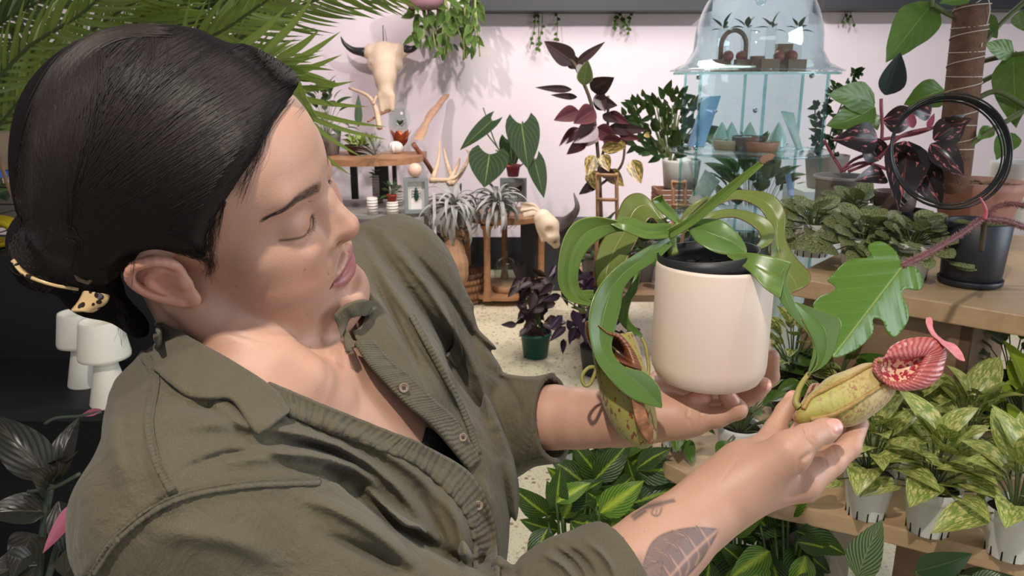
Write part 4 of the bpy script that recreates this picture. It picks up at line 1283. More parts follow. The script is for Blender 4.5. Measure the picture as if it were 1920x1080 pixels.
    c0 = n.ramp(v, [(0, srgb(150, 120, 50)), (.12, srgb(164, 152, 66)), (.35, srgb(172, 168, 82)), (.6, srgb(188, 168, 104)), (1, srgb(192, 150, 100))])
    sp = n.noise(330, 3, .7, n.mapping(co, (1, 1, .6)))
    zone = n.noise(34, 3, .5, co)
    f = n.math('MULTIPLY', n.math('DIVIDE', n.math('SUBTRACT', sp, .48), .12, clamp=True), n.math('DIVIDE', n.math('SUBTRACT', zone, .38), .2, clamp=True), clamp=True)
    c1 = n.mix(n.math('MULTIPLY', f, .75), c0, srgb(140, 62, 52))
    n.link(n.bump(n.noise(700, 3, .6, co), .4, .0008), n.b.inputs['Normal'])
    skin = n.fin(c1, .5, Sheen_Weight=.3, Subsurface_Weight=.1, Subsurface_Scale=.004)
    n = NT('pitcher_skin_blotched'); co = n.coord()
    bl = n.noise(240, 2, .5, n.mapping(co, (1, 1, .45)))
    c1 = n.mix(n.math('DIVIDE', n.math('SUBTRACT', bl, .60), .03, clamp=True), n.mix(n.noise(30, 3, .5, co), srgb(140, 140, 66), srgb(164, 150, 82)), srgb(122, 58, 32))
    n.link(n.bump(n.noise(300, 3, .6, co), .4, .001), n.b.inputs['Normal'])
    skin2 = n.fin(c1, .45, Sheen_Weight=.2)
    n = NT('peristome'); u, v = n.uv()
    w = n.math('FRACT', n.math('ADD', n.math('MULTIPLY', u, 40), n.math('MULTIPLY', n.noise(6, 1, .5, n.coord('UV')), .8)))
    s = n.math('MULTIPLY', n.math('ABSOLUTE', n.math('SUBTRACT', w, .5)), 2)
    big = n.noise(5, 2, .5, n.mapping(n.coord('UV'), (5, .5, 1)))
    c = n.mix(n.math('SUBTRACT', s, n.math('MULTIPLY', big, .5), clamp=True), srgb(196, 108, 100), srgb(128, 30, 46))
    c = n.mix(n.math('MULTIPLY', n.math('GREATER_THAN', v, .93), .7), c, srgb(226, 190, 160))
    n.link(n.bump(s, .5, .001), n.b.inputs['Normal'])
    peri = n.fin(c, .30, Coat_Weight=.2)
    n = NT('pitcher_throat'); co = n.coord()
    sp = n.noise(260, 1, .5, co)
    throat = n.fin(n.mix(n.math('DIVIDE', n.math('SUBTRACT', sp, .47), .05, clamp=True), srgb(228, 186, 150), srgb(164, 44, 58)), .35)
    hairm = plain('pitcher_hairs', srgb(150, 90, 58), .7)

    pt = empty('pitcher', PW(1560, 780, .69)); pt.parent = P0; pt.location = Vector(PW(1560, 780, .69)) - P0.location
    ax = K6([(205, 850), (262, 835), (395, 775), (560, 720), (720, 640), (820, 575), (846, 552)])
    dd = [.690, .691, .694, .700, .706, .713, .717]
    rr = np.array([7, 17, 32, 49, 46, 41, 34])
    q = catmull(np.array([np.r_[PW(p[0], p[1], d), r / FPX * d] for p, d, r in zip(ax, dd, rr)]), 48)
    mb = MB(); mb.tube(q[:, :3], q[:, 3], 40, cap=True); mb.build('pitcher_body', skin, pt)
    # fringed wings running up the front
    gg = random.Random(5)
    for A in ([(275, 775), (330, 690), (450, 620), (620, 540), (760, 460), (880, 400)], [(330, 860), (480, 830), (600, 775), (740, 690), (860, 610), (900, 590)]):
        a = catmull(np.array(K6(A)), 60); P = []
        for i, p in enumerate(a):
            # find the body surface in front
            c = q[:, :3]; ray = PW(p[0], p[1], 1.0) - np.array([0, 0, CAMZ]); best = .66
            for dz in np.linspace(.64, .72, 60):
                X = np.array([0, 0, CAMZ]) + ray * dz
                e = np.linalg.norm(c - X, axis=1) - q[:, 3]
                if e.min() < 0.0005: best = dz; break
            P.append(PW(p[0], p[1], best))
        P = np.array(P)
        for k_ in range(3): P[1:-1] = (P[:-2] + P[2:] + 2 * P[1:-1]) / 4
        mb = MB(); mb.tube(P, np.linspace(.0024, .0016, 60), 8); mb.build('wing', plain('wing_tan', srgb(176, 142, 80), .6, .4, 200, .4, 500), pt)
        H_s = []
        for _ in range(130):
            i = gg.randrange(59); b = P[i]; t_ = unit(P[min(i + 1, 59)] - P[max(i - 1, 0)])
            dr = unit(np.array([gg.uniform(-1, 1), -1.0, gg.uniform(-.5, 1)])); l = gg.uniform(.001, .0028)
            H_s.append([b, b + dr * (l * .5 + .001), b + dr * (l + .001) + t_ * .0004])
        V, Q = tubes_np(np.array(H_s), np.array([.00018, .00014, .00006])); o = np_mesh('fringe_hairs', V, Q, hairm, pt); o['kind'] = 'stuff'
    # peristome: ring between inner and outer outline
    outer = K6([(860, 372), (905, 366), (950, 295), (1050, 238), (1190, 214), (1310, 230), (1375, 290), (1396, 350), (1384, 400), (1350, 520), (1262, 598), (1150, 632), (1020, 636), (930, 600), (862, 545), (815, 470), (822, 400)])
    inner = K6([(880, 405), (915, 386), (1000, 384), (1090, 383), (1150, 380), (1190, 375), (1215, 372), (1205, 395), (1180, 440), (1140, 510), (1095, 550), (1030, 572), (980, 570), (930, 556), (885, 525), (856, 475), (862, 430)])
    no = 96
    oc = catmull(np.array(outer + outer[:1]), no + 1)[:-1]; ic = catmull(np.array(inner + inner[:1]), no + 1)[:-1]
    def dep(p, base_=.690): # mouth plane: right side further back
        return base_ + (p[0] - 1690) * .00006 + (p[1] - 690) * -.00010
    rings = []
    for k_, (s_, lift) in enumerate([(-.22, .014), (-.10, .006), (0, .0), (.12, -.0022), (.35, -.0034), (.6, -.003), (.85, -.001), (1.0, .0018), (1.02, .0035), (.93, .006)]):
        p = ic * (1 - s_) + oc * s_
        if s_ < 0: cc = ic.mean(0); p = ic + (cc - ic) * (-s_)
        rings.append(np.array([PW(a[0], a[1], dep(a) + lift) for a in p]))
    G = np.array(rings)
    wob = np.sin(np.linspace(0, 2 * PI * 46, no)) * .0004
    UV = np.stack([np.repeat(np.linspace(0, 1, no)[None], len(G), 0), np.repeat(np.linspace(0, 1, len(G))[:, None], no, 1)], -1)
    mb = MB(); mb.grid(G, UV, closed=True); mb.build('peristome', peri, pt, sub=1)
    # throat
    cc = ic.mean(0); rings = []
    for s_, lift in ((-.06, .000), (.0, .003), (.15, .007), (.5, .010), (.8, .012), (.999, .013)):
        p = ic + (cc - ic) * s_; rings.append(np.array([PW(a[0], a[1], dep(a) + lift) for a in p]))
    mb = MB(); mb.grid(np.array(rings), closed=True); mb.build('throat', throat, pt)
    # lid
    n = NT('lid_pink'); lidm = n.fin(n.mix(n.noise(120, 3, .6, n.coord()), srgb(226, 160, 158), srgb(190, 86, 100)), .45)
    ribbon('lid', K6([(1228, 72), (1224, 112), (1262, 190), (1320, 240), (1345, 270), (1400, 318), (1470, 385), (1531, 403)]),
           K6([(1256, 62), (1270, 92), (1274, 150), (1310, 205), (1368, 248), (1440, 272), (1500, 335), (1533, 400)]),
           [.72, .715, .705, .70, .698, .69, .684, .68], [.735, .73, .72, .715, .712, .705, .695, .682], lidm, pt, n=30, m=7, cup=.25, th=.0012)
    mb = MB(); mb.tube([PW(*K6([(1375, 300)])[0], .700), PW(*K6([(1350, 262)])[0], .703), PW(*K6([(1322, 238)])[0], .705)], .0016, 8); mb.build('lid_stalk', lidm, pt)
    # lower, blotched pitcher
    p2 = empty('pitcher', PW(1170, 760, .73)); p2.parent = P0; p2.location = Vector(PW(1170, 760, .73)) - P0.location
    ax = K1([(232, 665), (248, 720), (268, 800), (292, 890), (322, 965), (352, 1020), (362, 1036)])
    rr = np.array([40, 44, 47, 47, 38, 22, 8]); dd = [.775, .772, .768, .765, .765, .765, .765]
    q2 = catmull(np.array([np.r_[PW(p[0], p[1], d), r / FPX * d] for p, d, r in zip(ax, dd, rr)]), 40)
    mb = MB(); mb.tube(q2[:, :3], q2[:, 3], 36); mb.build('pitcher_body', skin2, p2)
    dry = NT('dried_peristome'); u, v = dry.uv()
    s = dry.math('FRACT', dry.math('MULTIPLY', u, 40)); dry.link(dry.bump(s, .8, .002), dry.b.inputs['Normal'])
    drym = dry.fin(dry.mix(s, srgb(74, 36, 24), srgb(150, 92, 56)), .4)
    # mouth ring
    cpt = np.array(K1([(205, 690)])[0]); ringc = K1([(146, 612), (175, 610), (215, 640), (262, 655), (300, 700), (318, 735), (330, 775), (290, 765), (240, 745), (200, 740), (165, 700), (146, 655)])
    rc = catmull(np.array(ringc + ringc[:1]), 61)[:-1]
    rings = []
    for s_, lift in ((.55, .004), (.4, -.006), (.15, -.012), (0.0, -.008), (-.05, 0.0)):
        p = rc + (rc.mean(0) - rc) * s_; rings.append(np.array([PW(a[0], a[1], .742 + lift) for a in p]))
    mb = MB(); mb.grid(np.array(rings), closed=True); mb.build('peristome', drym, p2, sub=1)
    dark = plain('pitcher_inside', srgb(60, 28, 20), .6)
    mb = MB(); p = rc + (rc.mean(0) - rc) * .5; mb.grid(np.array([[PW(a[0], a[1], .746) for a in p], [PW(*rc.mean(0), .752) for a in p]]), closed=True); mb.build('throat', dark, p2)
    wingm = plain('dried_wing', srgb(170, 116, 80), .7, .6, 90, .6, 200, .002)
    ribbon('wing', K1([(262, 770), (292, 830), (305, 900), (318, 960), (345, 1010), (362, 1030)]), K1([(300, 760), (325, 830), (345, 900), (358, 950), (372, 975), (374, 1020)]),
           [.732, .727, .724, .727, .737, .747], [.737, .732, .729, .732, .74, .747], wingm, p2, n=30, m=5, wave=.002, wn=4, th=.0014)
build_nepenthes()
# ================================================================ ROOM
def struct(o): o['kind'] = 'structure'; return o
def pol_prism(mb, pts, z0, z1):
    n = len(pts)
    v = [(p[0], p[1], z0) for p in pts] + [(p[0], p[1], z1) for p in pts]
    f = [tuple(range(n - 1, -1, -1)), tuple(range(n, 2 * n))] + [(i, (i + 1) % n, n + (i + 1) % n, n + i) for i in range(n)]
    return mb.add(np.array(v), f)
YB = 6.4
def wood(name, c1, c2, rough=.45, sc=1.0, axis=0):
    n = NT(name); co = n.coord()
    s = [2.2, 2.2, 2.2]; s[axis] = .18
    g = n.noise(14 * sc, 6, .62, n.mapping(co, tuple(s)), .6)
    fine = n.noise(120 * sc, 3, .6, n.mapping(co, tuple(1.0 if i != axis else .03 for i in range(3))))
    c = n.mix(n.math('MULTIPLY', g, 1.0), c1, c2)
    c = n.mix(n.math('MULTIPLY', fine, .35), c, tuple(x * .6 for x in c1))
    n.link(n.bump(fine, .15, .001), n.b.inputs['Normal'])
    MATS[name] = n.fin(c, rough); return n.m
M_OAK = wood('oak_board', srgb(178, 142, 104), srgb(226, 192, 150), .38)
M_OAKD = wood('oak_panel', srgb(128, 100, 76), srgb(178, 146, 114), .5)
M_TAN = wood('tan_wood', srgb(140, 96, 64), srgb(196, 146, 104), .5)
M_BLACK = plain('black_paint', (.010, .010, .012), .55, bump=.05)
M_WHITEP = plain('white_pot', srgb(226, 222, 212), .4, .12, 40, .1, 60)
M_SOIL = plain('potting_soil', (.030, .020, .014), .95, .6, 90, .9, 200, .003)
M_TERRA = plain('terracotta', srgb(170, 122, 106), .7, .25, 30, .1, 200)
M_GREYP = plain('grey_stoneware', srgb(136, 126, 116), .5, .15, 30)
M_STEM = plain('plant_stem', srgb(84, 96, 52), .6)
M_WST = plain('woody_stem', srgb(82, 66, 48), .8, .4, 90, .4, 200)
def build_room():
    n = NT('terrazzo'); co = n.coord('Object')
    base = n.mix(n.noise(3, 3, .5, co), srgb(206, 194, 160), srgb(228, 220, 190))
    v1 = n.voronoi(34, co, 'F1', 'Distance'); vc = n.voronoi(34, co, 'F1', 'Color')
    s1 = n.math('LESS_THAN', v1, .30)
    sel = n.xyz(vc)
    chip = n.ramp(sel[0], [(0, srgb(150, 130, 96)), (.3, srgb(196, 176, 128)), (.55, srgb(110, 96, 76)), (.75, srgb(238, 230, 210)), (1, srgb(170, 150, 110))])
    c = n.mix(n.math('MULTIPLY', s1, n.math('GREATER_THAN', sel[1], .35)), base, chip)
    v2 = n.voronoi(90, co); c = n.mix(n.math('MULTIPLY', n.math('LESS_THAN', v2, .26), .6), c, srgb(140, 122, 92))
    fl = n.fin(c, .32)
    mb = MB(); mb.box((0.6, 3.0, -.05), (9.6, 9.0, .1)); struct(mb.build('floor', fl, smooth=False))
    n = NT('plaster_wall'); co = n.coord()
    n.link(n.bump(n.noise(9, 5, .6, co), .2, .02), n.b.inputs['Normal'])
    pl = n.fin(n.mix(n.noise(1.4, 3, .5, co), srgb(228, 216, 219), srgb(218, 206, 211)), .75)
    mb = MB(); mb.box((0.6, YB + .06, 1.65), (9.6, .12, 3.3)); struct(mb.build('wall_back', pl, smooth=False))
    mb = MB(); mb.box((-3.1, 3.0, 1.65), (.12, 6.9, 3.3)); struct(mb.build('wall_left', pl, smooth=False))
    mb = MB(); mb.box((0.6, YB - .01, .14), (9.5, .02, .28)); struct(mb.build('baseboard_back', M_BLACK, smooth=False))
    # black floating shelves high on the wall
    shm = plain('dark_shelf', (.022, .024, .026), .5)
    for x0, x1, lab in ((880, 1335, 'long dark floating wall shelf above the burgundy rubber plant'), (1545, 1930, 'dark floating wall shelf above the moss pole plant at the right')):
        a = on_y(x0, 21 if x0 < 1000 else 18, YB - .24); b = on_y(x1, 18, YB - .24)
        mb = MB(); mb.box(((a[0] + b[0]) / 2, YB - .125, a[2] + .045), (b[0] - a[0], .25, .09)); o = mb.build('wall_shelf', shm, smooth=False, bevel=.004); setp(o, lab, 'shelf')
build_room()
# ================================================================ PLANT BUILDERS
def pleaf(mb, b, t, w, d0, d1=None, shape='ovate', bend=0.0, fold=.25, lobe=0, face=0.0, droop=0, nu=7, nv=13, wave=0):
    """leaf between two pixels: base b, tip t, width w (px), depths; face turns the blade about its own axis (radians)"""
    d1 = d0 if d1 is None else d1
    B = PW(b[0], b[1], d0); T_ = PW(t[0], t[1], d1)
    L = np.linalg.norm(T_ - B); wd = w / FPX * (d0 + d1) / 2
    ax = (T_ - B) / L
    view = unit(PW((b[0] + t[0]) / 2, (b[1] + t[1]) / 2, 1) - np.array([0, 0, CAMZ]))
    up = unit(-view + ax * (view @ ax)); side = np.cross(ax, up)
    up2 = up * math.cos(face) + side * math.sin(face)
    side2 = np.cross(ax, up2)
    prof = np.interp(np.linspace(0, 1, nv), np.linspace(0, 1, 11), PROF[shape]) * wd / 2
    v = np.linspace(0, 1, nv); u = np.linspace(-1, 1, nu); au = np.abs(u)
    cl = B + ax * (v * L)[:, None] + side * (np.sin(v * PI) * bend * L)[:, None] + up2 * (np.sin(v * PI) * droop * L)[:, None]
    G = cl[:, None] + side2 * (prof[:, None] * u[None] * math.cos(fold))[..., None] + up2 * (prof[:, None] * au[None] * math.sin(fold))[..., None]
    if wave: G = G + up2 * (np.sin(v * 20 + b[0])[:, None] * au[None] ** 2 * wd * wave)[..., None]
    if lobe: G = G - ax * ((au ** 2)[None] * ((1 - v) ** 3)[:, None] * L * lobe)[..., None]
    UV = np.stack([np.repeat(((u + 1) / 2)[None], nv, 0), np.repeat(v[:, None], nu, 1)], -1)
    mb.grid(G, UV)
def ptube(mb, pts, r, n=14, seg=6):
    q = catmull(np.array([PW(*p) for p in pts]), n); mb.tube(q, r, seg)
def pot(parent, c, r, h, mat, taper=.78, rim=.0, soil=True, name='pot', lip=.004, seg=48):
    mb = MB()
    rb = r * taper
    pr = [(0, 0), (rb * .92, 0), (rb, h * .03), (rb + (r - rb) * .9, h * .9)]
    if rim: pr += [(r * .985, h * (1 - rim)), (r * 1.06, h * (1 - rim) + .001), (r * 1.07, h), (r * 1.0, h)]
    else: pr += [(r, h - .001), (r - lip * .3, h)]
    pr += [(r - lip, h - .002), (r - lip * 1.2, h * .8), (0, h * .8)]
    mb.lathe(c, pr, seg)
    o = mb.build(name, mat, parent)
    if soil:
        mb = MB(); g = random.Random(int(abs(c[0]) * 1e4))
        G = np.array([[[c[0] + rr * math.cos(a), c[1] + rr * math.sin(a), c[2] + h * .88 + .003 * math.sin(a * 7 + rr * 300)] for a in np.linspace(0, 2 * PI, 24, endpoint=False)] for rr in np.linspace(.0005, r - lip, 6)])
        mb.grid(G, closed=True); mb.build('soil', M_SOIL, parent)
    return o
def foliage(mbL, mbS, c, n, L, Wd, shape='ovate', r0=.01, r1=.08, z0=.02, z1=.12, el=(70, -10), droop=.7, fold=.25, lobe=0, seed=1, nv=9, nu=5,
            sr=.0015, az=None, lj=.3, wave=0, bias=0.0, curl=0, fb=.35):
    g = random.Random(seed)
    c = np.asarray(c, float)
    for i in range(n):
        t = (i + .5) / n
        a = i * 2.39996 + g.uniform(-.4, .4) if az is None else math.radians(g.uniform(*az))
        rr = r0 + (r1 - r0) * (t ** .7) * g.uniform(.75, 1.1)
        z = z1 - (z1 - z0) * t * g.uniform(.7, 1.15)
        e = math.radians(el[0] + (el[1] - el[0]) * t + g.uniform(-14, 14))
        p = c + np.array([math.cos(a) * rr, math.sin(a) * rr - bias * rr, z])
        d = np.array([math.cos(a) * math.cos(e), math.sin(a) * math.cos(e), math.sin(e)])
        up = np.array([-math.cos(a) * math.sin(e), -math.sin(a) * math.sin(e), math.cos(e)]) + np.array([0, -fb, fb * .3]) + np.array([g.uniform(-.3, .3), g.uniform(-.3, .3), 0])
        s = g.uniform(1 - lj, 1 + lj * .6)
        leaf(mbL, p, d, up, L * s, Wd * s, shape, droop * g.uniform(.6, 1.3), fold, lobe, nv, nu, wave, curl, g)
        if mbS is not None:
            q = catmull(np.array([c + np.array([math.cos(a) * rr * .15, math.sin(a) * rr * .15, 0]), c * .5 + p * .5 + np.array([0, 0, .3 * abs(z)]) * .3, p]), 7)
            mbS.tube(q, sr, 5, cap=False)
def plant(label, cat, c, leafm, name='potted_plant', group=None, potspec=None, stemm=None, **k):
    """a potted plant; c = base of the pot (world)"""
    c = np.asarray(c, float)
    e = empty(name, c, label, cat, group)
    top = 0
    if potspec:
        r, h, m = potspec[:3]; kw = potspec[3] if len(potspec) > 3 else {}
        pot(e, c, r, h, m, **kw); top = h * .86
    a, b = MB(), MB()
    foliage(a, b, c + [0, 0, top], **k)
    a.build('foliage', leafm, e)
    b.build('stems', stemm or M_STEM, e)
    return e
def build_leafmats():
    G = {}
    def srgb(r, g, b, f=globals()['srgb']): return f(min(255, r * 1.06 + 4), g, b * .84) if g > r and g > b else f(r, g, b)
    G['pothos_marble'] = leafmat('marbled_pothos_leaf', srgb(122, 150, 84), mott=srgb(206, 212, 160), mottscale=8, mottlo=.46, mothi=.62, rough=.32, vein=srgb(130, 150, 80), veinw=.015)
    G['pothos_lime'] = leafmat('lime_pothos_leaf', srgb(140, 176, 64), vein=srgb(170, 196, 92), rough=.32)
    G['pothos_green'] = leafmat('green_pothos_leaf', srgb(66, 104, 46), mott=srgb(150, 170, 90), mottscale=4, mottlo=.60, mothi=.68, vein=srgb(110, 140, 70), veinw=.015, rough=.32)
    G['njoy'] = leafmat('white_edged_pothos_leaf', srgb(86, 120, 60), marg=srgb(214, 214, 150), margw=.17, mott=srgb(206, 208, 150), mottscale=5, mottlo=.52, mothi=.56, rough=.35)
    G['scindapsus'] = leafmat('silver_scindapsus_leaf', srgb(74, 98, 70), mott=srgb(158, 172, 144), mottscale=12, mottlo=.46, mothi=.56, marg=srgb(100, 120, 84), margw=.03, rough=.45, vein=srgb(92, 112, 70), veinw=.012)
    G['maranta'] = leafmat('prayer_plant_leaf', srgb(32, 60, 30), center=srgb(140, 180, 62), centerw=.08, side=9, slant=1.1, sidew=.14, sidecol=srgb(96, 138, 60), veinw=.02, vein=srgb(170, 200, 80), marg=srgb(60, 96, 44), margw=.03, rough=.35, bump=.5)
    G['maranta_light'] = leafmat('prayer_plant_leaf_light', srgb(66, 112, 38), center=srgb(176, 206, 78), centerw=.2, side=9, slant=1.1, sidew=.2, sidecol=srgb(140, 180, 70), veinw=.02, vein=srgb(190, 214, 96), rough=.35, bump=.5)
    G['calathea'] = leafmat('striped_calathea_leaf', srgb(40, 66, 50), side=10, slant=1.0, sidew=.45, sidecol=srgb(120, 150, 124), vein=srgb(120, 150, 110), rough=.28, bump=.4)
    G['rubber'] = leafmat('burgundy_rubber_leaf', srgb(74, 40, 44), vein=srgb(120, 60, 62), edge=srgb(120, 66, 66), back=srgb(104, 66, 64), rough=.30, trans=.05)
    G['rubber_dark'] = leafmat('dark_rubber_leaf', srgb(62, 46, 44), vein=srgb(104, 76, 66), rough=.28, trans=.03)
    G['rubber_green'] = leafmat('green_rubber_leaf', srgb(72, 92, 62), marg=srgb(150, 140, 110), margw=.08, vein=srgb(110, 120, 84), rough=.3)
    G['croton'] = leafmat('cream_marked_leaf', srgb(96, 92, 48), mott=srgb(206, 170, 100), mottscale=4, mottlo=.5, mothi=.56, vein=srgb(180, 120, 80), rough=.35)
    G['zz'] = leafmat('dark_green_leaf', srgb(40, 70, 44), vein=srgb(70, 100, 60), rough=.3, trans=.06)
    G['anthurium'] = leafmat('velvet_anthurium_leaf', srgb(26, 50, 30), vein=srgb(110, 136, 84), veinw=.022, side=5, slant=1.7, sidew=.045, sidecol=srgb(84, 112, 68), rough=.55, trans=.05, bump=.3)
    G['begonia'] = leafmat('dark_begonia_leaf', srgb(52, 34, 36), vein=srgb(86, 50, 52), side=6, slant=1.2, sidew=.1, sidecol=srgb(78, 52, 52), rough=.4, trans=.04)
    G['purple'] = leafmat('purple_oxalis_leaf', srgb(46, 26, 44), vein=srgb(90, 44, 80), rough=.3, trans=.04)
    G['philo'] = leafmat('glossy_philodendron_leaf', srgb(84, 126, 56), vein=srgb(150, 176, 104), veinw=.010, side=7, slant=1.0, sidew=.04, sidecol=srgb(100, 142, 72), rough=.3, bump=.5, trans=.12)
    G['philo_dark'] = leafmat('dark_philodendron_leaf', srgb(34, 42, 44), vein=srgb(70, 60, 60), rough=.22, trans=.03)
    G['pink'] = leafmat('pink_princess_leaf', srgb(48, 40, 40), mott=srgb(206, 120, 120), mottscale=2.6, mottlo=.555, mothi=.58, vein=srgb(110, 60, 60), rough=.25, trans=.05)
    G['big_green'] = leafmat('large_green_leaf', srgb(78, 116, 62), vein=srgb(130, 160, 96), veinw=.014, side=6, slant=.8, sidew=.05, sidecol=srgb(96, 132, 76), rough=.35, trans=.15)
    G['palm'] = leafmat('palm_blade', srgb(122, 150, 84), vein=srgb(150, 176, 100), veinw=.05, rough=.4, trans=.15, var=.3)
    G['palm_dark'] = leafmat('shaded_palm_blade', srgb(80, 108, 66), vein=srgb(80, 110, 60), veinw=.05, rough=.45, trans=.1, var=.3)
    G['airplant'] = leafmat('silver_air_plant_leaf', srgb(156, 156, 150), rough=.7, trans=.03, var=.15)
    G['dark'] = leafmat('dark_aglaonema_leaf', srgb(34, 38, 36), vein=srgb(70, 74, 66), side=6, slant=1.2, sidew=.1, sidecol=srgb(52, 60, 50), rough=.3, trans=.02)
    G['pinkleaf'] = leafmat('pink_back_leaf', srgb(168, 92, 108), rough=.35, trans=.05)
    G['succ'] = leafmat('succulent_leaf', srgb(120, 160, 80), edge=srgb(190, 200, 110), rough=.45, trans=.05)
    G['hang'] = leafmat('hoya_leaf', srgb(66, 100, 56), marg=srgb(150, 170, 110), margw=.05, rough=.35)
    return G
LM = build_leafmats()
for _k, _m in LM.items(): _m.node_tree.nodes['Principled BSDF'].inputs['Specular IOR Level'].default_value = .12 if _k == 'anthurium' else .38
# ================================================================ BACK OF THE SHOP
from mathutils.geometry import delaunay_2d_cdt
def outline_leaf(name, outline, mid, dfun, mat, parent, th=.0012, step=14, und=.0, smooth_n=4):
    """blade filled from a px outline; mid = (px start, px tip) gives the midrib; dfun(u,v) -> depth"""
    o = catmull(np.array(list(outline) + [outline[0]], float), len(outline) * smooth_n + 1)[:-1]
    lo, hi = o.min(0), o.max(0)
    gx, gy = np.meshgrid(np.arange(lo[0], hi[0], step), np.arange(lo[1], hi[1], step))
    gp = np.stack([gx.ravel(), gy.ravel()], 1); gp = gp[poly_sdf(gp, o) < -step * .45]
    P = np.concatenate([o, gp]); n = len(o)
    r = delaunay_2d_cdt([Vector(p) for p in P], [(i, (i + 1) % n) for i in range(n)], [], 1, .001)
    V2 = np.array([tuple(v) for v in r[0]]); F = [list(f) for f in r[2]]
    a, b = np.array(mid[0], float), np.array(mid[1], float); ax = (b - a) / np.linalg.norm(b - a); sd = np.array([-ax[1], ax[0]]); Lm = np.linalg.norm(b - a)
    v = (V2 - a) @ ax / Lm; u = (V2 - a) @ sd / Lm
    d = dfun(u, v)
    W3 = np.array([PW(p[0], p[1], dd) for p, dd in zip(V2, d)])
    mb = MB(); mb.add(W3, F, np.stack([.5 + u * .9, v], 1))
    return mb.build(name, mat, parent, solid=th, sub=1)
def at_back(px, py, y): return on_y(px, py, y)
def build_back():
    # --- cow skull on the wall
    bone = plain('bone', srgb(222, 198, 170), .6, .25, 14, .3, 60, .003)
    d = 5.92
    F = Field()
    def S(x, y, dz=0): return PC(x, y, d + dz)
    F.chain([S(721, 104), S(722, 116), S(722, 142, -.03), S(724, 172, -.03), S(726, 200, .0)], np.array([25, 27, 20, 13, 9]) / FPX * d, .03)
    F.cone(S(698, 98), S(746, 98), .065, .065, .03); F.cone(S(694, 97), S(680, 98), .045, .035, .02); F.cone(S(750, 95), S(762, 95), .045, .035, .02)
    F.cone(S(700, 120, -.02), S(744, 120, -.02), .045, .045, .03)
    F.cone(S(714, 180, -.04), S(716, 208, -.02), .03, .018, .02); F.cone(S(734, 180, -.04), S(736, 206, -.02), .03, .018, .02)
    F.ball(S(688, 126, -.07), .040, .01, 's'); F.ball(S(757, 128, -.07), .040, .01, 's')
    F.cone(S(721, 180, -.10), S(724, 200, -.09), .016, .022, .01, 's'); F.cone(S(731, 180, -.10), S(731, 200, -.09), .014, .020, .01, 's')
    V, Q = sdf_mesh(F, F.p[0][1][0] - [.3, .2, .3], F.p[0][1][0] + [.3, .75, .3], .011)
    e = empty('cow_skull', PW(722, 100, d), 'pale cow skull with black horns hung on the back wall', 'skull')
    np_mesh('skull', c2w(V), Q[:, ::-1], bone, e)
    hm = plain('horn', (.02, .018, .018), .35)
    for pts in ([(684, 98, 5.9), (662, 94, 5.9), (646, 82, 5.88), (639, 69, 5.85)], [(758, 92, 5.9), (772, 92, 5.9), (784, 84, 5.88), (790, 72, 5.85)]):
        mb = MB(); q = catmull(np.array([PW(*p) for p in pts]), 24); mb.tube(q, np.linspace(.036, .004, 24), 12); mb.build('horn', hm, e)
    mb = MB(); ptube(mb, [(718, 48, 6.02), (719, 78, 5.95)], .004); mb.build('hanging_wire', hm, e)
    # --- tiered table at the left
    ye = 5.35
    t = empty('tiered_table', at_back(700, 420, ye) * [1, 1, 0], 'tiered display table with wooden top shelf and dark posts left of the air plants', 'table')
    a = at_back(560, 298, 5.3); z1 = a[2]
    l, r = at_back(560, 300, 5.3)[0], at_back(782, 285, 5.3)[0]
    mb = MB(); n = 40
    pts = [(l + (r - l) * (.5 - .5 * math.cos(k)), 5.55 - .32 * math.sin(k)) for k in np.linspace(0, PI, n)] + [(r, 5.9), (l, 5.9)]
    pol_prism(mb, pts[:], z1 - .045, z1); mb.build('top_shelf', M_TAN, t, smooth=False)
    dk = plain('dark_metal', (.03, .032, .034), .5)
    z2 = at_back(750, 404, 5.15)[2]
    l2, r2 = at_back(580, 400, 5.3)[0], at_back(822, 395, 5.3)[0]
    gm = plain('grey_shelf', srgb(140, 138, 132), .4)
    mb = MB(); pts = [(l2 + (r2 - l2) * (.5 - .5 * math.cos(k)), 5.45 - .30 * math.sin(k)) for k in np.linspace(0, PI, n)] + [(r2, 5.85), (l2, 5.85)]
    pol_prism(mb, pts, z2 - .025, z2); mb.build('lower_shelf', gm, t, smooth=False)
    for px, w in ((664, .05), (716, .10), (740, .03)):
        p = at_back(px, 330, 5.75); mb = MB(); mb.box((p[0], 5.75, z1 / 2 + z2 / 2), (w, .03, z1 - z2 - .045)); mb.build('post', dk, t, smooth=False)
    for px in (726, 650, 800):
        p = at_back(px, 430, 5.4); mb = MB(); mb.box((p[0], 5.4, (z2 - .02) / 2), (.03, .03, z2 - .02)); mb.build('leg', M_GREYP, t, smooth=False)
    acr = glassmat('clear_acrylic', (.96, .96, .96), .4)
    p = at_back(815, 410, 5.15); zt = z2 + .15
    mb = MB(); mb.box((p[0], 5.15, zt / 2), (.02, .02, zt)); o = mb.build('acrylic_post', plain('pale_rod', srgb(206, 200, 196), .3), None, smooth=False); setp(o, 'slim pale upright rod in front of the tiered table\'s right end', 'rod')
    Z1, Z2 = z1, z2
    def on1(px, py): return on_z(px, py, Z1)
    def on2(px, py): return on_z(px, py, Z2)
    ribp = NT('ribbed_white'); wv = ribp.math('SINE', ribp.math('MULTIPLY', ribp.xyz(ribp.coord())[2], 320)); ribp.link(ribp.bump(wv, .8, .004), ribp.b.inputs['Normal']); ribm = ribp.fin(srgb(220, 212, 202), .6)
